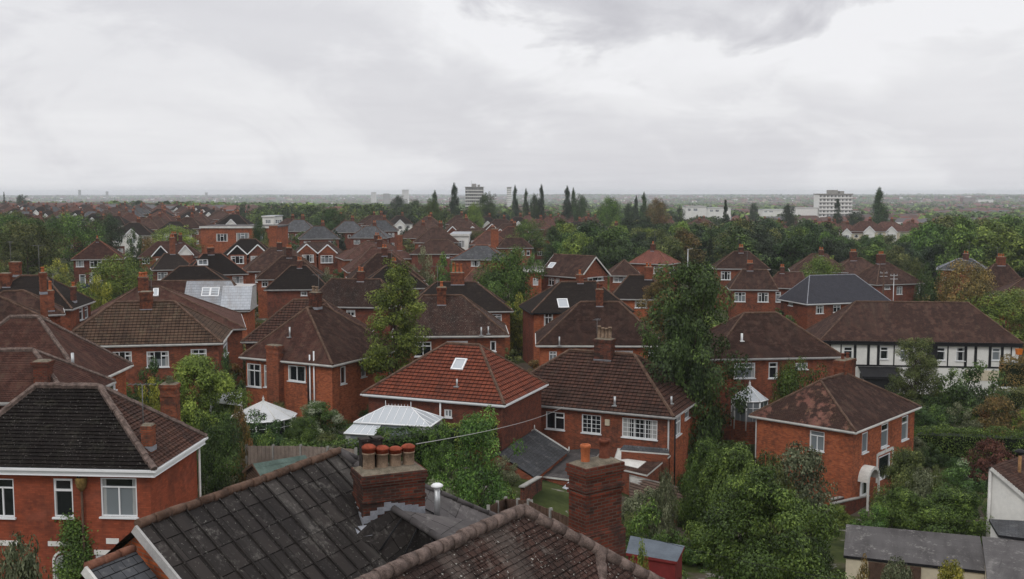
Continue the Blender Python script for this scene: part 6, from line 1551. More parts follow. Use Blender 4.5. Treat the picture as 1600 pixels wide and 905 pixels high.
fence([base_pt(826, 783, 40, 1.7), base_pt(898, 812, 37, 1.7)], 1.7, 'timber', 'brown overlapping board fence left of the two-pot stack', 1.8)
fence([base_pt(763, 792, 40, 1.6), base_pt(790, 779, 44, 1.6), base_pt(830, 784, 41, 1.6)], 1.6, 'timber', 'brown fence corner at the foot of the airy green tree', 1.8)
def brick_wall(pts, h, w, label, m='brick_dark'):
    root = tag(empty('garden_wall', pts[0]), label, 'wall'); O = -Vector(root.location); mb = MB(); cp = MB()
    for a, b in zip(pts[:-1], pts[1:]):
        a, b = Vector(a), Vector(b); d = b - a; L = d.length; d.normalize(); s_ = Vector((d.y, -d.x, 0)).normalized(); u = d.cross(s_); u = u if u.z > 0 else -u
        mb.box((a + b) / 2 + Vector((0, 0, h / 2 - .5)), (L / 2, w / 2, h / 2 + .5), ax=(d, s_, u)); cp.box((a + b) / 2 + Vector((0, 0, h + .04)), (L / 2 + .02, w / 2 + .04, .035), ax=(d, s_, u))
    mb.build('wall', M[m], root, O); cp.build('coping', M['concrete'], root, O)
brick_wall([base_pt(1300, 788, 66, 1.2), base_pt(1356, 775, 71, 1.2)], 1.2, .24, 'brick parapet with pale coping climbing to the arched front door')
brick_wall([base_pt(1300, 781, 68, 1.2), base_pt(1350, 769, 73, 1.2)], 1.2, .24, 'far parapet with pale coping on the other side of the front path')
brick_wall([base_pt(815, 762, 56, 2.2), base_pt(843, 746, 60, 2.2)], 2.2, .24, 'short pale-capped yard wall joining the flat brick extension', 'brick_stack')

# poles, wires, skip, van
def pole(px, y0, y1, d, r, label, arms=True, m='timber'):
    a = at_d(px, y0, d); b = at_d(px, y1, d); b.x, b.y = a.x, a.y; zb = min(b.z, ground(a.x, a.y)); root = tag(empty('pole', (a.x, a.y, zb)), label, 'pole'); mb = MB(); mb.tube((0, 0, -.3), (0, 0, a.z - zb), r, r * .7, 8); mb.build('shaft', M[m], root)
    mb = MB()
    if arms:
        for k in range(2): mb.box((0, 0, a.z - zb - .25 - .5 * k), (.55, .05, .05))
        for k in (-.45, .45): mb.tube((k, 0, a.z - zb - .2), (k, 0, a.z - zb - .02), .04, .03, 6)
    else: mb.tube((0, 0, a.z - zb - .1), (.8, 0, a.z - zb + .05), .04, .04, 6)
    mb.build('crossarm', M['metal'], root); return a
pole(1381, 424, 494, 155, .17, 'brown telegraph pole in front of the joined brown hips')
pole(1397, 428, 494, 152, .07, 'thin aerial mast just right of the telegraph pole', True, 'metal')
pole(1075, 389, 422, 180, .1, 'grey street lamp column against the dark wood', False, 'metal')
def wire(pts, r, label):
    mb = MB(); a, b = Vector(pts[0]), Vector(pts[1]); n = 16; sag = pts[2]; P = [a.lerp(b, i / n) - Vector((0, 0, sag * 4 * (i / n) * (1 - i / n))) for i in range(n + 1)]
    for i in range(n): mb.tube(P[i], P[i + 1], r, r, 5, cap=False)
    tag(mb.build('cable', M['gutter_grey' if 'pale' in label else 'black_paint']), label, 'cable')
wire((at_d(650, 694, 22.6), at_d(884, 634, 74), .25), .010, 'thin pale cable from the four-pot stack towards the middle house')
wire((at_d(985, 832, 24), at_d(1420, 922, 18), .12), .005, 'dark cable sagging across the big laurel at the bottom')
wire((at_d(236, 678, 42), at_d(352, 676, 60), .35), .012, 'thin cable from the small stack to the bushes at left')
def skip():
    c = at_d(1592, 551, 103); root = tag(empty('skip', (c.x, c.y, c.z - .2)), 'x', 'container'); root.scale = (.42, .42, .42); tag(root, 'small orange container by the end of the half-timbered terrace', 'container'); mb = MB(); mb.poly([(-.5, -.5, 0), (.5, -.5, 0), (.65, -.6, 1.3), (-.65, -.6, 1.3)]); mb.poly([(.5, -.5, 0), (.5, .5, 0), (.65, .6, 1.3), (.65, -.6, 1.3)]); mb.poly([(-.5, .5, 0), (-.5, -.5, 0), (-.65, -.6, 1.3), (-.65, .6, 1.3)]); mb.poly([(.5, .5, 0), (-.5, .5, 0), (-.65, .6, 1.3), (.65, .6, 1.3)]); mb.poly([(-.5, -.5, 0.05), (-.5, .5, 0.05), (.5, .5, 0.05), (.5, -.5, 0.05)]); mb.build('body', M['orange'], root)
    mb = MB(); mb.box((0, -.61, 1.3), (.68, .04, .05)); mb.box((0, .61, 1.3), (.68, .04, .05)); mb.box((.66, 0, 1.3), (.04, .6, .05)); mb.box((-.66, 0, 1.3), (.04, .6, .05)); mb.build('rim', M['orange'], root)
skip()
def car(px, py, d, yaw, col, label, L=4.2):
    c = at_d(px, py, d); root = tag(empty('parked_car', (c.x, c.y, c.z), math.radians(yaw)), label, 'car'); m = plain('car_paint_' + label.split()[0], col, .25, var=.05, spec=.6); mb = MB(); w = .85; h = L / 2
    pr = [(-h, .35), (-h, .75), (-h * .9, .9), (-h * .45, .98), (h * .55, .98), (h * .93, .9), (h, .7), (h, .35)]
    for a, b in zip(pr[:-1], pr[1:]): mb.poly([(a[0], -w, a[1]), (a[0], w, a[1]), (b[0], w, b[1]), (b[0], -w, b[1])])
    for sg in (-1, 1): mb.poly([(x, sg * w, z) for x, z in pr])
    mb.build('body', m, root); mb = MB(); r0 = [(-h * .55, .98), (-h * .3, 1.42), (h * .35, 1.45), (h * .62, .98)]
    for a, b, k in zip(r0[:-1], r0[1:], (1, 0, 1)): mb.poly([(a[0], -w * .85, a[1]), (a[0], w * .85, a[1]), (b[0], w * .85, b[1]), (b[0], -w * .85, b[1])], None, k)
    for sg in (-1, 1): mb.poly([(x, sg * w * .86, z) for x, z in r0], None, 1)
    mb.build('cabin', [m, M['pane']], root)
    for x in (-h * .62, h * .62):
        for sg in (-1, 1): q = MB(); q.tube((x, sg * w * .8, .32), (x, sg * w * 1.01, .32), .32, .32, 14); q.tube((x, sg * w * 1.0, .32), (x, sg * w * 1.03, .32), .18, .18, 10, 1); q.build('wheel', [M['black_paint'], M['metal']], root)
car(152, 453, 165, 5, (.02, .03, .10), 'navy blue car parked below the small hipped house with the arched doorway')

build_ground()

# ------------------------------------------------------------------ hedges, shrubs and trees one can tell apart
HFOOT = []
def hpx(a, b, d0, d1, h, w, lf, label, **k):
    p = at_d(*a, d0); q = at_d(*b, d1); hedge_px([(p.x, p.y, p.z - h), (q.x, q.y, q.z - h)], w, h, lf, label, **k)
hpx((1434, 668), (1640, 676), 82, 76, 3.0, 1.6, 'green', 'tall dark green clipped hedge right of the square orange-red house')
hpx((1440, 652), (1640, 650), 90, 92, 2.0, 1.2, 'light', 'second lower green hedge behind the tall one at right')
hpx((1425, 625), (1492, 628), 97, 97, 1.9, 1.5, 'yellow', 'golden yellow clipped hedge behind the square orange-red house')
hpx((1562, 562), (1640, 562), 105, 103, 2.6, 2.6, 'russet', 'block-shaped russet and green hedge at the right edge')
hpx((1560, 610), (1640, 607), 96, 95, 1.4, 1.5, 'olive', 'dull green low hedge beyond the round dark bush at right')
hpx((438, 694), (566, 688), 58.5, 58, 1.6, .9, 'green', 'trimmed green hedge topping the pale board fence')
hpx((590, 679), (705, 666), 58, 60, 1.9, 1.2, 'green', 'trimmed hedge along the front of the rectangular conservatory')
hpx((700, 668), (770, 652), 62, 64, 1.6, 1.2, 'light', 'loose bright green hedge under the red bungalow eave')
T = tree_px
T('airy', 1086, 418, None, 188, 67, 'big dark airy tree with bare russet twigs at its top, right of the middle', lf='dark')
T('laurel2', 1072, 500, None, 120, 66, 'dense dark ivy-clad lower growth around the big airy tree', 'shrub', name='shrub', lf='dark')
T('oval', 617, 415, None, 122, 70, 'tall egg-shaped light green tree left of the middle', lf='light')
T('round2', 795, 393, None, 88, 108, 'dense dark green tree in the middle gap between houses', lf='green')
T('round', 770, 420, None, 50, 112, 'smaller mid-green tree left of the dense dark one in the middle', lf='green')
T('bush', 808, 468, None, 60, 100, 'yellow-green bush at the foot of the dense dark tree', 'shrub', name='shrub', lf='yellow')
T('laurel', 1195, 742, None, 260, 34, 'huge glossy laurel filling the bottom right of centre', 'shrub', name='shrub', lf='green', rz=.4)
T('laurel2', 1150, 700, None, 150, 46, 'leafy shrub between the middle house and the square orange-red one', 'shrub', name='shrub', lf='green')
T('laurel2', 1104, 690, None, 95, 52, 'green shrub by the right corner of the middle house', 'shrub', name='shrub', lf='green')
T('bush3', 1245, 700, None, 150, 50, 'grey-green feathery bush under the square orange-red house', 'shrub', name='shrub', lf='grey')
T('bush3', 1200, 715, None, 110, 46, 'drier grey-green bush left of the feathery one', 'shrub', name='shrub', lf='olive')
T('laurel2', 1418, 705, None, 105, 56, 'olive bush hiding the right part of the square orange-red house', 'shrub', name='shrub', lf='olive')
T('laurel2', 1412, 768, None, 110, 48, 'green bush right of the front path and its brick parapet', 'shrub', name='shrub', lf='green')
T('laurel2', 1490, 768, None, 150, 47, 'broad laurel hedge-bush behind the long garage roof', 'shrub', name='shrub', lf='green')
T('bush3', 1440, 735, None, 80, 54, 'grey-green twiggy shrub right of the olive bush', 'shrub', name='shrub', lf='grey')
T('bush', 1503, 727, None, 85, 60, 'bush with white flower heads by the white wall at right', 'shrub', name='shrub', lf='blossom')
T('bush3', 1550, 690, None, 90, 66, 'reddish-purple twiggy bush before the tall clipped hedge', 'shrub', name='shrub', lf='red')
T('bush', 1525, 575, None, 105, 80, 'round dark green bush behind the two clipped hedges at right', 'shrub', name='shrub', lf='dark')
T('bush', 1485, 583, None, 75, 84, 'fresh green bush left of the round dark one at right', 'shrub', name='shrub', lf='green')
T('airy', 1432, 531, None, 92, 84, 'loose olive tree in front of the half-timbered terrace', lf='olive')
T('bush', 1500, 635, None, 60, 76, 'pale spiky bush between the golden hedge and the tall hedge', 'shrub', name='shrub', lf='grey')
T('bush3', 1560, 620, None, 90, 76, 'brownish thin bush right of the pale spiky one', 'shrub', name='shrub', lf='russet')
T('round', 1250, 567, None, 76, 66, 'small tree with orange-tinged left side behind the patchy hip roof', lf='green')
T('bush3', 1222, 575, None, 42, 67, 'orange-leaved twigs beside the small tree behind the patchy hip roof', 'shrub', name='shrub', lf='russet')
T('spread', 748, 655, None, 165, 42, 'airy green tree with visible stems left of the slate gable', lf='green')
T('laurel2', 560, 664, None, 60, 57, 'low leafy bush in front of the lower glass tier', 'shrub', name='shrub', lf='green')
T('laurel2', 590, 668, None, 60, 56, 'dark leafy bush right of the low one by the lower glass tier', 'shrub', name='shrub', lf='dark')
T('bush', 445, 660, None, 55, 62, 'dark bush at the right foot of the cone-roofed conservatory', 'shrub', name='shrub', lf='dark')
T('bush', 400, 664, None, 55, 62, 'grey bush hiding the front of the cone-roofed conservatory', 'shrub', name='shrub', lf='grey')
T('bush', 690, 668, None, 60, 50, 'green bush left of the airy tree by the garage strip', 'shrub', name='shrub', lf='green')
T('laurel2', 305, 560, None, 150, 64, 'bright yellow-green bush left of the white-posted lean-to', 'shrub', name='shrub', lf='light')
T('bush', 238, 568, None, 62, 67, 'dark bush under the middle window of the grey-brown hip house', 'shrub', name='shrub', lf='dark')
T('bush', 350, 560, None, 55, 70, 'dark green bush between the yellow-green one and the white lean-to', 'shrub', name='shrub', lf='dark')
T('bush', 240, 600, None, 60, 60, 'yellowish bush left of the free-standing brick pillar stack', 'shrub', name='shrub', lf='yellow')
T('laurel2', 495, 630, None, 95, 58, 'dark bush dotted with pale flowers below the orange brick house', 'shrub', name='shrub', lf='blossom')
T('laurel2', 470, 655, None, 70, 55, 'green bush at the left foot of the flowering one', 'shrub', name='shrub', lf='green')
T('round', 340, 645, None, 72, 47, 'small dark tree by the right corner of the nearest orange house', lf='dark')
T('bush3', 375, 640, None, 48, 50, 'yellow-brown bush touching the cone-roofed conservatory', 'shrub', name='shrub', lf='russet')
T('bush', 420, 680, None, 60, 52, 'low green bush before the cone-roofed conservatory', 'shrub', name='shrub', lf='green')
T('laurel2', 635, 640, None, 75, 58, 'light green shrub overlapping the rectangular conservatory', 'shrub', name='shrub', lf='light')
T('oval', 1030, 425, None, 70, 96, 'yellow-tinged tree joining the big airy tree on its left', lf='russet')
T('bush', 1015, 796, None, 110, 40, 'green shrubs behind the two-pot stack by the blue-grey roof', 'shrub', name='shrub', lf='green')
T('bush3', 1040, 740, None, 60, 46, 'grey twiggy shrub at the end of the ribbed sheet roof', 'shrub', name='shrub', lf='grey')
T('bush', 1000, 862, None, 50, 32, 'yellow-green plant before the red hut wall', 'shrub', name='shrub', lf='light')
T('bush3', 30, 850, None, 150, 27, 'grey-green bush in the bottom left corner', 'shrub', name='shrub', lf='grey')
T('bush3', 1400, 878, None, 90, 36, 'grey-leaved plant at the foot of the cream garage wall', 'shrub', name='shrub', lf='grey')
T('bush3', 1490, 882, None, 90, 36, 'yellowing plant at the bottom right by the garage wall', 'shrub', name='shrub', lf='yellow')
T('bush', 1350, 888, None, 50, 34, 'orange-leaved plant at the bottom right of the laurel', 'shrub', name='shrub', lf='russet')
T('bush', 795, 768, None, 70, 44, 'small bush beside the brown fence corner', 'shrub', name='shrub', lf='light')
T('round', 190, 402, None, 96, 118, 'loose light green tree right of the small arched-door house', lf='light')
T('bush', 150, 440, None, 60, 112, 'yellow-green shrub at the foot of the loose light tree', 'shrub', name='shrub', lf='yellow')
T('round2', 40, 350, None, 96, 150, 'drooping olive tree at the far left', lf='olive')
T('bush', 85, 412, None, 60, 138, 'bright yellow bush under the drooping olive tree', 'shrub', name='shrub', lf='yellow')
T('bush', 75, 425, None, 90, 130, 'olive thicket behind the far left stacks', 'shrub', name='shrub', lf='olive')
T('round', 78, 338, None, 40, 215, 'small round dark green tree behind the drooping one', lf='dark')
T('round2', 115, 337, None, 72, 190, 'broad fresh green tree at the upper left', lf='green')
T('round', 164, 336, None, 50, 200, 'very dark round tree right of the broad green one at upper left', lf='pine')
T('round2', 8, 336, None, 70, 200, 'green tree touching the left edge', lf='green')
T('bush', 210, 365, None, 36, 195, 'dark bush above the white-gabled semi', 'shrub', name='shrub', lf='dark')
T('round', 275, 354, None, 70, 215, 'yellow-green trees left of the flat-roofed brick block', lf='light')
T('bush3', 228, 372, None, 50, 205, 'orange-tinged bush left of the white-gabled semi', 'shrub', name='shrub', lf='russet')
T('round2', 516, 327, None, 42, 260, 'round dark tree above the twin orange gables', lf='dark')
T('bush', 523, 380, None, 22, 180, 'small dark bush right of the twin orange gables', 'shrub', name='shrub', lf='dark')
T('round2', 405, 349, None, 24, 210, 'dark upright tree right of the flat-roofed brick block', lf='dark')
T('bush', 415, 372, None, 26, 185, 'olive shrub between the semis', 'shrub', name='shrub', lf='olive')
T('bush', 660, 396, None, 42, 135, 'grey-green bush above the dark lichened hip', 'shrub', name='shrub', lf='grey')
T('bush', 695, 405, None, 52, 128, 'green bush left of the three-pot stack', 'shrub', name='shrub', lf='green')
T('bush', 510, 428, None, 40, 118, 'grey thicket right of the close pair of hips', 'shrub', name='shrub', lf='grey')
T('round', 746, 362, None, 40, 215, 'green tree before the white-fronted house in the middle distance', lf='olive')
T('round', 828, 345, None, 50, 225, 'green tree left of the terracotta hip', lf='green')
T('bush', 830, 405, None, 40, 130, 'small green bush left of the gable-ended brick house', 'shrub', name='shrub', lf='green')
T('bush', 808, 440, None, 20, 118, 'dark upright bush by the small brick flat-roofed extension', 'shrub', name='shrub', lf='green')
T('round', 1285, 403, None, 64, 147, 'yellow-green rounded tree behind the new slate roof', lf='light')
T('round2', 1512, 414, None, 95, 118, 'broad autumn-tinted tree in front of the grey slate hip', lf='russet')
T('bush', 1465, 432, None, 55, 122, 'dark green tree left of the autumn-tinted one', 'shrub', name='shrub', lf='dark')
T('round', 1425, 404, None, 42, 165, 'small olive tree right of the joined brown hips', lf='olive')
T('bush', 1450, 420, None, 40, 150, 'dark round bush behind the white tall-windowed house', 'shrub', name='shrub', lf='dark')
T('round2', 1572, 456, None, 110, 113, 'bright green tree mass behind the right end of the terrace', 'tree', name='tree', lf='light')
T('cone', 1110, 376, None, 28, 168, 'dark conifer at the wood edge above the bare twigs', lf='pine')
T('cone', 1134, 315, None, 18, 300, 'pointed dark conifer standing above the wood right of centre', lf='pine')
T('poplar', 1374, 296, 352, 27, 420, 'tall dark poplar right of the white tower block', lf='dark')
T('cone', 1309, 313, 350, 22, 430, 'dark conifer in front of the white tower block', lf='pine')
T('round', 1337, 330, None, 30, 430, 'dark tree right of the conifer by the white tower block', lf='pine')
T('bush', 1362, 342, None, 20, 420, 'fresh green bush left of the tall dark poplar', 'shrub', name='shrub', lf='green')
T('round', 1234, 320, None, 22, 400, 'small dark tree on the wood skyline left of the tower block', lf='pine')
T('poplar', 710, 289, None, 19, 420, 'slim tall poplar just left of the grey tower block', lf='pine')
T('poplar', 679, 300, None, 15, 400, 'shorter poplar left of the slim tall one', lf='dark')
T('round2', 675, 313, None, 24, 360, 'green tree below the shorter poplar', lf='green')
T('round', 624, 307, None, 26, 480, 'spreading dark pine left of the poplars', lf='pine')
T('round', 648, 313, None, 26, 470, 'dark round tree right of the spreading pine', lf='dark')
T('round', 762, 303, None, 28, 440, 'dark tree right of the grey tower block', lf='dark')
T('round', 743, 318, None, 26, 330, 'olive-green tree below the grey tower block', lf='light')
T('poplar', 805, 292, None, 12, 430, 'first slim poplar right of the thin pale tower', lf='pine')
T('poplar', 822, 297, None, 11, 430, 'second slim poplar right of the thin pale tower', lf='dark')
T('poplar', 846, 291, None, 14, 430, 'third and widest poplar of the middle skyline row', lf='pine')
T('round', 836, 305, None, 16, 430, 'round tree touching the widest middle poplar', lf='dark')
T('poplar', 886, 293, None, 15, 430, 'poplar of the pair above the red roofed rows', lf='pine')
T('poplar', 896, 296, None, 12, 430, 'shorter poplar of the pair above the red roofed rows', lf='dark')
T('round', 906, 306, None, 24, 420, 'dark round tree right of the poplar pair', lf='dark')
T('round2', 952, 311, None, 38, 310, 'large round green tree on the middle skyline', lf='green')
T('round', 985, 318, None, 20, 380, 'dark tree right of the large round green one', lf='pine')
T('poplar', 1006, 303, None, 15, 400, 'tall narrow dark tree left of the autumn-brown one', lf='dark')
T('poplar', 994, 308, None, 10, 410, 'thin dark tree beside the tall narrow one', lf='pine')
T('round2', 1026, 313, None, 36, 340, 'autumn-brown round tree on the skyline', lf='russet')
T('bush', 1062, 326, None, 22, 380, 'dark tree left of the long white factory', 'tree', name='tree', lf='pine')
T('cone', 6, 301, None, 6, 700, 'thin pointed tree on the left skyline', lf='pine')
T('round', 34, 305, None, 16, 690, 'dark tree clump on the left skyline', lf='pine')
T('round', 1178, 318, None, 14, 520, 'dark tree right of the long white factory', lf='pine')
# ivy climbing the nearest orange wall
def ivy():
    h = nl; p, dx, out, L = h.side('F'); rng = np.random.default_rng(5); n = 5200; pts = []; cl = []
    for i in range(26):
        cx = 118 + rng.normal(0, 9); cy = 822 + i * 4.2 + rng.normal(0, 4); cx += (i / 26) * 8 * math.sin(i)
        q = h.hit(cx, cy, p, out); k = int(n / 26); o = rng.normal(0, 1, (k, 3)) * np.array([.22, .12, .20]); o[:, 1] = -abs(o[:, 1]); pts.append(np.array([q.x, p.y, q.z]) + o); cl.append(np.full(k, rng.uniform(0, 1)))
    P = np.concatenate(pts); me = leaf_mesh('ivy', P, np.tile([0, -1.0, .5], (len(P), 1)) + rng.normal(0, .5, (len(P), 3)), .10, rng.uniform(0, 1, len(P)), np.concatenate(cl), LF['green'], rng)
    o = bpy.data.objects.new('climbing_plant', me); COL.objects.link(o); o.matrix_world = h.root.matrix_world.copy() if False else Matrix.Translation(h.o) @ Matrix.Rotation(h.root.rotation_euler.z, 4, 'Z')
    tag(o, 'leafy creeper climbing the orange wall beside the arched white doorway', 'creeper')
ivy()
# free-standing brick pillar stack among the bushes (left)
def pillar():
    c = at_d(265, 600, 56); root = tag(empty('brick_stack', (c.x, c.y, -1.5)), 'square red brick stack with plants on top, rising among the left bushes', 'chimney stack'); w = 25 * 56 / F; zt = c.z
    chimney_at(root, 0, 0, 0, zt + 1.5, w, w * .8, 0, bm='brick_stack_orange', flash=False, corb=2)
    put_tree('bush3', c.x, c.y, zt, .45, .7, 'grey weeds growing on top of the red brick stack', 'plant', name='plant', lf='grey')
pillar()
# ------------------------------------------------------------------ repeated houses of the middle distance
def dup(o, loc, rz, label=None, group=None, scale=None):
    r = o.copy(); COL.objects.link(r); r.location = loc; r.rotation_euler = (0, 0, rz)
    if label: r['label'] = label
    if group: r['group'] = group
    if scale: r.scale = (scale, scale, scale)
    for ch in list(o.children):
        c = ch.copy(); COL.objects.link(c); c.parent = r
        for g in ch.children:
            d = g.copy(); COL.objects.link(d); d.parent = c
    return r
def simple_house(key, Wd, D, rh, wallm, roofm, gables=0, white_front=False, mode='x', gable_end=False, ridge='ridge'):
    """whole small house at the origin: root Empty with wall, roof, windows, chimney"""
    h = House('brick_house', 'x', 'house', 0, 0, 5.3, 0, Wd, D, rh, 5.3); NEAR_G.pop()
    L = h.side('F')[3]
    for sd in 'FB':
        for k in (.18, .82):
            for z in (.9, 3.6): h.w(sd, L * k - .8, L * k + .8, z, z + 1.15, 'c3t', sill=False)
        h.w(sd, L / 2 - .4, L / 2 + .4, 3.7, 4.6, 'one', sill=False)
    for sd in 'RL': h.w(sd, D * .4, D * .4 + .8, 3.7, 4.6, 'one', sill=False)
    h.walls(wallm, split=(2.7, 'render_white') if white_front else None)
    i = 0.0 if gable_end else min(Wd, D) / 2
    h.roof(roofm, 'x', i, i, 0, rm=ridge, seg=2.0, gable_m=wallm, soff=False)
    if gables:
        for sx in ((-1, 1) if gables == 2 else (0,)):
            c = sx * L * .27; hw = 1.7; y = h.side('F')[0].y - .8; ze, zr = 5.15, 6.9; mb = MB()
            mb.poly([(c - hw, y, 0), (c + hw, y, 0), (c + hw, y, ze), (c, y, zr), (c - hw, y, ze)], [(0, 0), (3, 0), (3, 5), (1.5, 7), (0, 5)])
            for x in (c - hw, c + hw): mb.poly([(x, y, 0), (x, y + .8, 0), (x, y + .8, ze), (x, y, ze)])
            b = mb.build('bay', M['render_white' if gables == 1 or sx > 0 else wallm], h.root); mb = MB()
            for e in (-1, 1): mb.poly([(c + e * (hw + .2), y - .2, ze - .1), (c, y - .2, zr + .1), (c, y + D * .5, zr + .1), (c + e * (hw + .2), y + D * .5, ze - .1)], [(0, 0), (2, 0), (2, 4), (0, 4)])
            mb.build('bay_roof', M[roofm], b); mb = MB()
            for e in (-1, 1):
                A_, B_ = Vector((c + e * (hw + .2), y - .23, ze - .15)), Vector((c, y - .23, zr + .02)); d = B_ - A_; l = d.length; d.normalize(); mb.box((A_ + B_) / 2, (l / 2, .03, .11), ax=(d, Vector((0, 1, 0)), d.cross(Vector((0, 1, 0)))))
            mb.build('bargeboard', M['white'], b)
            window_at(b, (c - .9, y - .05, 3.4), (1, 0, 0), (0, -1, 0), 1.8, 1.2, 'c3t', sill=False)
    chimney_at(h.root, Wd * .1, 0.3, 5.3 + rh - .6, 5.3 + rh + .9, .9, .6, 2, bm='brick_stack', corb=1)
    return h.root
PR = {}
PR['brown'] = simple_house('brown', 9.5, 7.5, 3.0, 'brick_red', 'roof_brown')
PR['red'] = simple_house('red', 9.0, 7.5, 2.9, 'brick_dark', 'roof_red', ridge='ridge_red')
PR['twin'] = simple_house('twin', 11.0, 7.5, 3.0, 'brick_red', 'roof_brown', gables=2)
PR['white'] = simple_house('white', 10.0, 7.5, 3.0, 'brick_dark', 'roof_dark', gables=1, white_front=True)
PR['gable'] = simple_house('gable', 8.0, 7.0, 3.1, 'brick_red', 'roof_red', gable_end=True)
PR['cream'] = simple_house('cream', 12.0, 8.0, 3.0, 'render_cream', 'roof_red', gables=1)
PR['grey'] = simple_house('grey', 9.5, 7.0, 2.8, 'brick_dark', 'roof_slate_old')
PR_USED = set()
def merged_copy(root, key):
    """far copies are one mesh: too small to show parts"""
    vs, fs, ms, uv, mats = [], [], [], [], []
    def rec(o, mat):
        mw = mat @ o.matrix_basis
        if o.type == 'MESH':
            b = len(vs); vs.extend([tuple(mw @ v.co) for v in o.data.vertices]); idx = []
            for sl in o.material_slots:
                if sl.material not in mats: mats.append(sl.material)
                idx.append(mats.index(sl.material))
            u = o.data.uv_layers[0].data
            for p in o.data.polygons:
                fs.append(tuple(b + i for i in p.vertices)); ms.append(idx[p.material_index]); uv.extend([tuple(u[l].uv) for l in p.loop_indices])
        for c in o.children: rec(c, mw)
    for c in root.children: rec(c, Matrix.Identity(4))
    me = bpy.data.meshes.new('brick_house'); me.from_pydata(vs, [], fs)
    for m in mats: me.materials.append(m)
    me.polygons.foreach_set('material_index', ms); ul = me.uv_layers.new(name='UVMap'); ul.data.foreach_set('uv', np.array(uv, dtype=np.float32).ravel()); me.update()
    return me
FARM = {k: merged_copy(r, k) for k, r in PR.items()}
FOOT = list(HFOOT)   # (x, y, radius) of everything built
for o in list(bpy.data.objects):
    if o.type == 'EMPTY' and o.get('category') in ('house', 'bungalow', 'terrace', 'conservatory', 'extension', 'outbuilding', 'garage'):
        FOOT.append((o.location.x, o.location.y, 11.0 if o.get('category') == 'terrace' else (6.2 if o.get('category') in ('house', 'bungalow') else 3.6)))
def free(x, y, r):
    return all((x - a) ** 2 + (y - b) ** 2 > (r + c) ** 2 for a, b, c in FOOT)
HN = [0]
KLAB = {'brown': 'brown hipped brick house', 'red': 'red-tiled hipped brick house', 'twin': 'brick semi with two front gables', 'white': 'dark-roofed house with white upper wall and gable',
        'gable': 'gable-ended red roofed brick house', 'cream': 'cream rendered house with red-brown roof', 'grey': 'grey slate roofed brick house'}
def place(kind, px, d, yaw, where, far=False, sc=1.0, pad=5.5):
    y = d * S; p = at_d(px, 400, y); x = p.x
    if not free(x, y, pad * .55): return
    z = ground(x, y); FOOT.append((x, y, pad)); HN[0] += 1
    lab = KLAB[kind] + ' ' + where; g = KLAB[kind].replace('house', 'houses').replace('semi', 'semis') + ' ' + where
    if far:
        o = bpy.data.objects.new('brick_house', FARM[kind]); COL.objects.link(o); o.location = (x, y, z); o.rotation_euler = (0, 0, math.radians(yaw)); o.scale = (sc,) * 3; tag(o, lab, 'house', g)
    else:
        if kind not in PR_USED:
            PR_USED.add(kind); r = PR[kind]; r.location = (x, y, z); r.rotation_euler = (0, 0, math.radians(yaw)); r['label'] = lab; r['group'] = g
        else: dup(PR[kind], (x, y, z), math.radians(yaw), lab, g, sc)
R2 = random.Random(21)
def row(px0, px1, d0, d1, kinds, where, yaw=0, gap=10.5, jit=.4, far=None, sc=1.0):
    p0, p1 = at_d(px0, 400, d0 * S), at_d(px1, 400, d1 * S); L = math.hypot(p1.x - p0.x, p1.y - p0.y); n = max(1, int(L / gap))
    for i in range(n):
        t = (i + .5 + R2.uniform(-.06, .06)) / n; px = px0 + (px1 - px0) * t; d = d0 + (d1 - d0) * t + R2.uniform(-jit, jit)
        place(R2.choice(kinds), px, d, yaw + R2.uniform(-5, 5), where, far=(d > 290) if far is None else far, sc=sc * R2.uniform(.95, 1.06), pad=gap * .52)
W1 = 'in the crowded rows left of centre'; W2 = 'in the packed rows under the left skyline'; W3 = 'in the rows in the middle distance'; W4 = 'in the red rows right of the poplars'
B = ['brown', 'red', 'brown', 'twin', 'red', 'gable']
row(185, 300, 225, 240, ['red', 'red', 'white'], 'above the white-gabled semi', 12)
row(60, 330, 262, 268, ['red', 'brown'], 'above the white-gabled semi', 6)
row(205, 285, 262, 262, ['white', 'twin'], 'above the white-gabled semi', 5)
row(-20, 130, 235, 250, ['brown', 'red'], 'behind the trees at the far left', 15)
row(425, 560, 215, 218, ['brown', 'red', 'grey'], W1, 8); row(430, 580, 245, 245, ['brown', 'grey', 'red'], W1, 5)
row(545, 690, 222, 226, ['brown', 'red', 'grey', 'brown'], W1, 0); row(560, 700, 252, 256, ['brown', 'brown', 'grey'], W1, 4); row(420, 560, 275, 280, ['grey', 'brown'], W1, 3)
row(640, 800, 205, 208, ['brown', 'red'], W3, 5); row(690, 900, 262, 262, ['twin', 'red', 'brown'], W3, 2); row(760, 900, 232, 236, ['red', 'brown'], W3, -8)
row(690, 935, 300, 300, ['red', 'white', 'twin', 'red'], W3, 4); row(560, 830, 335, 340, ['white', 'brown', 'red', 'white'], W3, 4)
row(780, 935, 345, 345, ['red', 'twin', 'white', 'red'], W4, 0); row(800, 940, 390, 390, ['red', 'white', 'red'], W4, 0); row(560, 700, 300, 302, ['brown', 'red', 'white'], W3, 0)
row(830, 945, 430, 430, ['red', 'gable', 'white'], W4, 0)
for i, d in enumerate((290, 322, 355, 395, 440, 490, 550, 620)):
    row(-30, 400 - i * 12, d, d + 8, ['brown', 'red', 'brown', 'white', 'grey'] if d < 500 else ['red', 'brown', 'white'], W2, 6 if i % 2 else -4, gap=11)
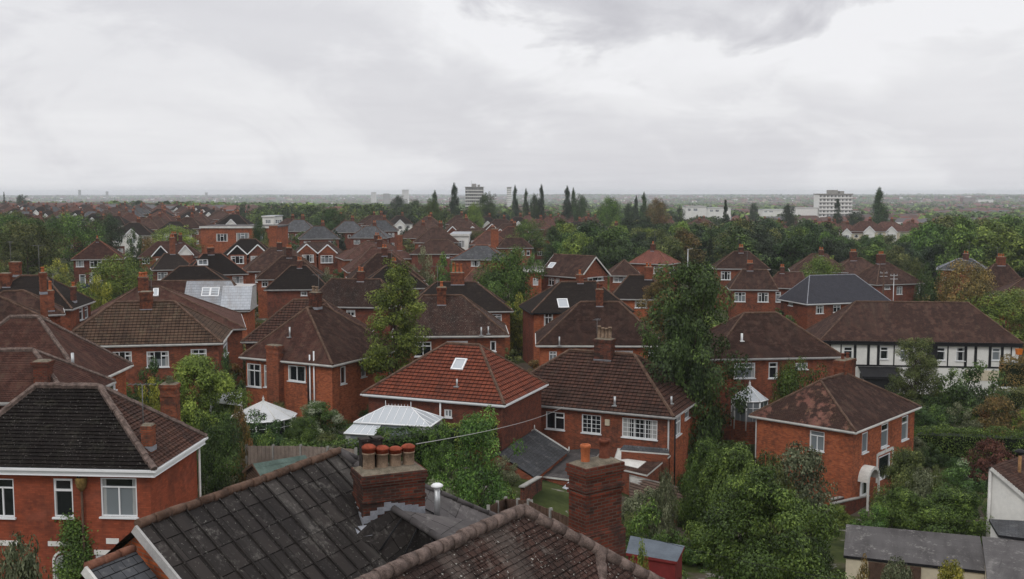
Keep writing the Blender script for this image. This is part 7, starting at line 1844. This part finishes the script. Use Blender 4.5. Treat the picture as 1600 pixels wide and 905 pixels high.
# the cream terrace on the right, above the trees
for k, (px, kd) in enumerate(((1290, 'red'), (1318, 'cream'), (1352, 'cream'), (1386, 'cream'), (1420, 'red'), (1452, 'grey'))):
    place(kd, px, 340, -6, 'standing above the trees below the white tower', far=False, pad=2, sc=1.15)
place('red', 1270, 372, 5, 'standing above the trees below the white tower', pad=2); place('red', 1300, 372, 5, 'standing above the trees below the white tower', pad=2)
row(1000, 1240, 340, 360, ['red', 'brown', 'white'], 'showing beyond the thick wood', 8, gap=14, far=True)
row(1020, 1260, 420, 420, ['red', 'brown', 'white', 'cream'], 'showing beyond the thick wood', 0, gap=14, far=True)
row(905, 1010, 250, 235, ['red', 'grey', 'brown'], 'among the first trees of the wood', 10, gap=15)
for k, r in PR.items():
    if k not in PR_USED:
        for c in list(r.children):
            for g in list(c.children):
                for q in list(g.children): bpy.data.objects.remove(q)
                bpy.data.objects.remove(g)
            bpy.data.objects.remove(c)
        bpy.data.objects.remove(r)

# flat-roofed brick block, brick towers, skyline buildings
def block(name, label, cat, px0, px1, ytop, d, depth, hgt, wallm, bands=(), yaw=0, wins=None, roofm='felt_worn', trim='white_old'):
    p0, p1 = at_d(px0, ytop, d * S), at_d(px1, ytop, d * S); Wd = p1.x - p0.x; zt = p0.z; root = tag(empty(name, ((p0.x + p1.x) / 2, d * S, zt - hgt), math.radians(yaw)), label, cat)
    w = Wd / 2; ops = wins or []; mb = MB(); out = Vector((0, -1, 0)); wall_face(mb, (-w, 0, 0), (1, 0, 0), Wd, -6, hgt, ops, 0, inward=Vector((0, 1, 0)))
    for a, b in (((w, 0), (w, depth)), ((w, depth), (-w, depth)), ((-w, depth), (-w, 0))): mb.poly([(a[0], a[1], -6), (b[0], b[1], -6), (b[0], b[1], hgt), (a[0], a[1], hgt)], [(0, 0), (depth, 0), (depth, hgt), (0, hgt)])
    mb.build('wall', M[wallm], root); mb = MB(); mb.bx(-w - .3, w + .3, -.3, depth + .3, hgt, hgt + .35); mb.build('roof', M[roofm], root)
    mb = MB(); mb.bx(-w - .32, w + .32, -.34, -.302, hgt - .1, hgt + .33); mb.build('fascia', M[trim], root)
    for (a, b, c, d_) in ops: window_at(root, Vector((-w + a, .1, c)), Vector((1, 0, 0)), out, b - a, d_ - c, 'c3', sill=False, fw=.09)
    return root, w
blk, _ = block('school_block', 'flat-roofed orange-red brick block with two wide white windows', 'building', 314, 430, 356, 215, 14, 8.0, 'brick_orange', wins=[(3.5, 6.2, 4.8, 6.6), (8.2, 11.2, 4.8, 6.8), (13, 15, 4.8, 6.6)])
for (px, yt, w, d, hh, lb) in ((773, 358, 12, 195, 9, 'tall plain brick stack-like tower beside the purple-brown roofed house'), (427, 353, 11, 205, 9, 'square red brick tower at the right of the flat-roofed block')):
    c = at_d(px, yt, d * S); root = tag(empty('brick_tower', (c.x, c.y, c.z - hh)), lb, 'tower'); hw = w * d * S / F / 2; chimney_at(root, 0, 0, 0, hh, hw * 2, hw * 2, 0, bm='brick_orange', flash=False, corb=1)
cbk, _ = block('flat_roofed_annex', 'small brick annex with thick white flat roof left of the gable-ended house', 'annex', 821, 846, 424, 122, 5, 4.2, 'brick_orange', wins=[(1.0, 1.7, 2.3, 3.3)])
def tower_block(px0, px1, ytop, d, floors, label, wallm='concrete', bays=8, depth=14, balc=True, top=True, name='tower_block'):
    p0, p1 = at_d(px0, ytop, d * S), at_d(px1, ytop, d * S); Wd = p1.x - p0.x; fh = 2.9; hgt = floors * fh; root = tag(empty(name, ((p0.x + p1.x) / 2, d * S, p0.z - hgt)), label, 'tower block'); w = Wd / 2; mb = MB(); mb.bx(-w, w, 0, depth, -20, hgt); mb.build('wall', M[wallm], root)
    mb = MB(); sl = MB(); bw = Wd / bays
    for f in range(floors):
        if d < 1000:
            for b in range(bays): mb = MB(); mb.bx(-w + b * bw + bw * .16, -w + (b + 1) * bw - bw * .16, -.05, -.003, f * fh + .9, f * fh + 2.3); mb.build('window', M['pane'], root)
        else: mb = MB(); mb.bx(-w + bw * .2, w - bw * .2, -.05, -.003, f * fh + .9, f * fh + 2.1); mb.build('window_strip', M['pane'], root)
        if balc: sl = MB(); sl.bx(-w - .1, w + .1, -.9, -.06, f * fh - .12, f * fh + .5); sl.build('balcony', M['render_white'], root)
    mb = MB(); mb.bx(-w - .4, w + .4, -1.1, depth + .3, hgt, hgt + .6); mb.build('roof', M['concrete'], root)
    if top: mb = MB(); mb.bx(-w * .3, w * .2, 3, depth - 3, hgt + .6, hgt + 3.4); mb.bx(w * .35, w * .6, 4, depth - 3, hgt + .6, hgt + 2.6); mb.build('plant_room', M['concrete'], root)
    return root, w, hgt
tw, w_, h_ = tower_block(1280, 1332, 304, 700, 9, 'white eight-storey tower block with banded balconies on the right', 'render_white', 9)
mb = MB(); mb.bx(w_, w_ + 7.5, 2, 12, -20, h_ * .52); mb.bx(-w_ - 34, -w_, 4, 14, -20, h_ * .42, 1); mb.build('annex', [M['render_white'], M['concrete']], tw)
t1, w1, h1 = tower_block(727, 755, 293, 850, 11, 'grey gridded tower block with a mast on its roof behind the poplars', 'concrete', 9)
mb = MB(); mb.tube((-w1 * .3, 5, h1), (-w1 * .3, 5, h1 + 7), .25, .12, 6); mb.build('mast', M['metal'], t1)
for px0, px1, yt, d, fl, lb, m in ((792, 799, 293, 1300, 11, 'thin pale tower right of the grey gridded block', 'render_white'), (580, 587, 301, 2400, 13, 'pale far-off tower, leftmost of three above the belt of trees', 'render_white'), (599, 608, 303, 2400, 11, 'greyish far-off tower between two pale ones', 'concrete'), (628, 638, 297, 2400, 16, 'tallest pale far-off tower right of the greyish one', 'render_white'), (476, 484, 315, 1400, 6, 'small white low tower above the belt of trees', 'render_white'),
        (512, 518, 316, 1600, 5, 'small pale slab right of the small white low tower', 'render_white'), (122, 124.5, 297, 4200, 14, 'thin dark tower on the left skyline', 'concrete'), (165, 167.5, 299.5, 4200, 9, 'second thin tower on the left skyline', 'concrete'), (320, 323, 301, 4200, 5, 'tiny block on the far hill above the brick block', 'concrete'), (1504, 1524, 309, 2300, 7, 'pinkish brick far-off block on the right hill', 'brick_dark')):
    tower_block(px0, px1, yt, d, fl, lb, m, 5, balc=False, top=False)
for px0, px1, yt, d, h, lb in ((1072, 1103, 323, 560, 4.5, 'long white factory with shallow roof above the wood'), (1107, 1142, 325.5, 600, 4, 'second white factory right of the long one'), (1192, 1230, 328, 640, 3, 'low white shed roofs at the wood skyline'), (1240, 1278, 325, 700, 5, 'long pale flat building left of the white tower block'), (1528, 1552, 312, 2300, 10, 'white far-off wing right of the pinkish block'), (410, 428, 339, 330, 4, 'low white building among the belt of trees'), (705, 732, 368, 205, 4.5, 'white-fronted flat-roofed house behind the green tree'), (340, 352, 330, 430, 5, 'red-orange flat building left of the belt of trees')):
    block('factory' if d > 500 else 'low_building', lb, 'building', px0, px1, yt, d, 14, h, 'brick_orange' if 'red-orange' in lb else 'render_white', wins=[(1.0, 3.0, h * .4, h * .75), (4.5, 7, h * .4, h * .75)] if d < 700 else None, roofm='roof_sheet')

# ------------------------------------------------------------------ trees of the wood and of the belts, each one a tree
TM = Mass()
def scatter(px0, px1, d0, d1, h0, h1, kinds, label, group, sp=7.5, wk=1.0, stuff=False):
    n = 0; y = d0 * S
    while y < d1 * S:
        x0 = (px0 - 800) / F * y; x1 = (px1 - 800) / F * y; x = x0 + R2.uniform(0, sp)
        while x < x1:
            xx, yy = x + R2.uniform(-.35, .35) * sp, y + R2.uniform(-.35, .35) * sp
            if free(xx, yy, 1.0):
                key, lf = R2.choice(kinds); h = R2.uniform(h0, h1); g = ground(xx, yy)
                if stuff: TM.add(R2.choice(('far1', 'far2')), xx, yy, g - .1, h, h * R2.uniform(.8, 1.15) * wk, lf)
                else: put_tree(key, xx, yy, g - .1, h, h * R2.uniform(.75, 1.1) * wk, label, 'tree', group, lf=lf)
                n += 1
            x += sp * R2.uniform(.8, 1.2)
        y += sp
    return n
DK = [('wood', 'dark'), ('wood2', 'dark'), ('wood', 'pine'), ('wood3', 'dark'), ('wood2', 'green'), ('wood', 'olive')]
MX = DK[:4] + [('wood2', 'light'), ('wood', 'green'), ('wood3', 'green'), ('wood2', 'olive'), ('wood3', 'russet'), ('wood2', 'green')]
LT = [('wood', 'green'), ('wood2', 'green'), ('wood3', 'light'), ('wood2', 'olive'), ('wood3', 'green')]
n = 0
n += scatter(862, 1010, 178, 215, 8, 10.5, MX, 'tree of the mixed wood edge behind the bright red roof', 'trees of the mixed wood edge', 8)
n += scatter(965, 1140, 188, 255, 8.5, 10.5, MX, 'tree in the thick wood right of the middle', 'trees of the thick wood', 9.5)
n += scatter(1130, 1300, 182, 250, 9.5, 12, DK, 'dark tree in the thick wood left of the cream terrace', 'dark trees of the thick wood', 9.5)
n += scatter(1295, 1470, 205, 262, 7.2, 9.2, DK + [('wood3', 'green')], 'dark tree of the belt below the cream terrace', 'trees below the cream terrace', 8.5)
n += scatter(1455, 1660, 200, 250, 12, 14.5, LT, 'tall light green tree of the mass at the right edge', 'light trees at the right edge', 9.5)
n += scatter(965, 1140, 255, 310, 7.5, 9, MX, 'x', 'x', 9.5, stuff=True)
n += scatter(1130, 1300, 250, 320, 8, 9.8, DK, 'far dark tree of the wood near the conifers', 'far dark trees of the wood', 11, stuff=True)
n += scatter(1470, 1680, 265, 420, 7, 9.5, MX, 'x', 'x', 14, stuff=True)
n += scatter(1350, 1470, 375, 440, 7, 9.0, DK, 'tree of the dark belt beyond the cream terrace', 'trees of the far right belt', 14, stuff=True)
n += scatter(395, 565, 400, 520, 7, 10.5, LT + DK[:2], 'tree of the light green belt left of the middle', 'trees of the light green belt', 15, stuff=True)
n += scatter(560, 760, 400, 500, 8, 11, MX, 'tree of the mixed belt behind the middle rows', 'trees of the mixed belt', 14, stuff=True)
n += scatter(780, 1130, 440, 560, 7, 9, DK, 'tree of the dark line behind the red rows', 'trees of the dark line', 15, stuff=True)
n += scatter(1665, 2100, 120, 300, 8, 12, LT, 'x', 'x', 12, stuff=True)
n += scatter(-500, -40, 150, 300, 7, 10, MX, 'x', 'x', 14, stuff=True)
n += scatter(-20, 60, 190, 230, 9, 11, LT, 'green tree at the far left edge', 'green trees at the far left', 9)
print('wood trees', n)
# street and garden trees between the rows
m_ = 0
for (a, b, d0, d1, hh, sp, lab, g) in ((-30, 330, 235, 420, (3.5, 6), 15, 'small tree among the packed rows at left', 'small trees among the packed rows'), (420, 930, 205, 400, (3.5, 6.5), 14, 'small tree among the middle rows', 'small trees among the middle rows')):
    y = d0 * S
    while y < d1 * S:
        x = (a - 800) / F * y + R2.uniform(0, sp); x1 = (b - 800) / F * y
        while x < x1:
            xx, yy = x + R2.uniform(-.4, .4) * sp, y + R2.uniform(-.4, .4) * sp
            if free(xx, yy, .5) and R2.random() < (.3 if b < 400 else .42):
                k, lf = R2.choice(MX); TM.add('far1' if R2.random() < .5 else 'far2', xx, yy, ground(xx, yy) - .1, R2.uniform(*hh), R2.uniform(*hh), lf); m_ += 1
            x += sp
        y += sp
TM.build('distant_trees', 'crowded crowns of the belts and rows beyond the nearer wood', 'woodland'); print('row trees', m_)
SM = Mass()
# shrubs filling the gardens
g_ = 0; y = 44.0
while y < 215:
    sp = 3.4 if y < 120 else 5.0
    x = -.8 * y
    while x < .8 * y:
        xx, yy = x + R2.uniform(-.45, .45) * sp, y + R2.uniform(-.45, .45) * sp; hh = R2.uniform(1.0, 2.6) if y < 120 else R2.uniform(1.5, 3.6)
        px, py = proj((xx, yy, ground(xx, yy)))
        ok = all((xx - a) ** 2 + (yy - b) ** 2 > (c + .6) ** 2 for a, b, c in FOOT) and py < 900
        if ok and R2.random() < (.66 if y < 120 else .6):
            k = R2.choice(('bush', 'bush2', 'bush3', 'bush', 'bush3')); lf = R2.choice(('green', 'green', 'dark', 'olive', 'light', 'grey', 'olive', 'dark', 'russet'))
            if y > 104 or g_ > 230 or not -40 < px < 1640: SM.add('weed', xx, yy, ground(xx, yy) - .05, hh, hh * R2.uniform(1.1, 1.9), lf)
            else: put_tree(k, xx, yy, ground(xx, yy) - .05, hh, hh * R2.uniform(1.0, 1.7), 'shrub filling the gardens between the brick houses', 'shrub', 'garden shrubs between the brick houses', 'shrub', lf=lf); g_ += 1
        x += sp
    y += sp
SM.build('undergrowth', 'low garden growth between the farther houses', 'undergrowth')
print('garden shrubs', g_, 'houses', HN[0])

# ------------------------------------------------------------------ the far town and its trees: past counting
def far_stuff():
    rng = np.random.default_rng(77)
    # trees
    P = []; D = []; C = []; N = []; SZ = []
    for (d0, d1, n, k) in ((620, 1100, 2300, 26), (1100, 2000, 3000, 16), (2000, 3600, 4200, 10), (3600, 6800, 6000, 6)):
        dd = (rng.uniform(d0 ** .5, d1 ** .5, n) ** 2); px = rng.uniform(-200, 1800, n)
        for d, p in zip(dd, px):
            y = d * S; x = (p - 800) / F * y
            q = mnoise.noise(Vector((x / 160.0, y / 260.0, 0)))
            if q < -.12 + (0.22 if p < 430 and d < 1100 else 0): continue
            z = ground(x, y) + hill_noise(x, y); h = rng.uniform(6, 9.5); w = h * .6
            o = rng.normal(0, 1, (k, 3)); o /= np.linalg.norm(o, axis=1, keepdims=True)
            P.append(np.array([x, y, z + h * .52]) + o * np.array([w * rng.uniform(.9, 1.5), w, h * .48])); N.append(o + rng.normal(0, .3, (k, 3)))
            C.append(np.full(k, rng.uniform(0, 1))); SZ.append(np.full(k, 3.4 + d / 650.0))
    P = np.concatenate(P); N = np.concatenate(N); C = np.concatenate(C); SZ = np.concatenate(SZ)
    me = leaf_mesh('far_woodland', P, N, SZ, rng.uniform(0, 1, len(P)), C, LF['green'], rng, aspect=.9); o = bpy.data.objects.new('far_woodland', me); COL.objects.link(o); tag(o, 'blurred dark green trees of the far plain and hills', 'woodland', None, 'stuff')
    # houses
    vs = []; fs = []; ms = []
    for (d0, d1, n) in ((600, 1100, 1500), (1100, 2000, 1700), (2000, 3600, 2400), (3600, 6500, 3000)):
        dd = (rng.uniform(d0 ** .5, d1 ** .5, n) ** 2); px = rng.uniform(-200, 1800, n)
        for d, p in zip(dd, px):
            y = d * S; x = (p - 800) / F * y; q = mnoise.noise(Vector((x / 160.0, y / 260.0, 0)))
            if q > .12 and not (p < 430 and d < 1100): continue
            z = ground(x, y) + hill_noise(x, y) - 1; a = rng.uniform(-.5, .5); L, Wd, h, r = rng.uniform(5, 9 if d < 2000 else 14), 4.2, 6.2, rng.uniform(2.2, 3); cs, sn = math.cos(a), math.sin(a)
            f = lambda u, v, w: (x + u * cs - v * sn, y + u * sn + v * cs, z + w); b = len(vs)
            vs += [f(-L, -Wd, 0), f(L, -Wd, 0), f(L, Wd, 0), f(-L, Wd, 0), f(-L, -Wd, h), f(L, -Wd, h), f(L, Wd, h), f(-L, Wd, h), f(-L + 2, 0, h + r), f(L - 2, 0, h + r)]
            wl = int(rng.choice(4, p=(.42, .3, .18, .10))); rf = 4 + int(rng.choice(3, p=(.5, .3, .2)))
            for q4, m in (((0, 1, 5, 4), wl), ((1, 2, 6, 5), wl), ((2, 3, 7, 6), wl), ((3, 0, 4, 7), wl), ((4, 5, 9, 8), rf), ((6, 7, 8, 9), rf), ((5, 6, 9), rf), ((7, 4, 8), rf)): fs.append(tuple(b + i for i in q4)); ms.append(m)
    me = bpy.data.meshes.new('far_town'); me.from_pydata(vs, [], fs)
    for m in (plain('far_brick', (.26, .085, .06), .9), plain('far_brick_dark', (.15, .07, .055), .9), M['render_white'], M['render_cream'], plain('far_roof_brown', (.10, .06, .05), .9), plain('far_roof_red', (.17, .075, .06), .9), plain('far_roof_grey', (.12, .115, .12), .8)): me.materials.append(m)
    me.polygons.foreach_set('material_index', ms); me.update(); o = bpy.data.objects.new('far_town', me); COL.objects.link(o); tag(o, 'tiny red, white and grey houses scattered over the far plain', 'far town', None, 'stuff')
far_stuff()

# ------------------------------------------------------------------ haze
def haze():
    mb = MB(); mb.bx(-9000, 9000, -60, 8800, -95, 34); m = bpy.data.materials.new('haze'); m.use_nodes = True; nt = m.node_tree; nt.nodes.clear(); out = nt.nodes.new('ShaderNodeOutputMaterial'); v = nt.nodes.new('ShaderNodeVolumePrincipled')
    v.inputs['Color'].default_value = (.89, .935, 1.0, 1); v.inputs['Density'].default_value = 0.00014; v.inputs['Anisotropy'].default_value = 0.0
    nt.links.new(v.outputs[0], out.inputs['Volume']); o = mb.build('haze', m); o['kind'] = 'stuff'; o['label'] = 'thin pale blue haze over the whole town and plain'
haze()
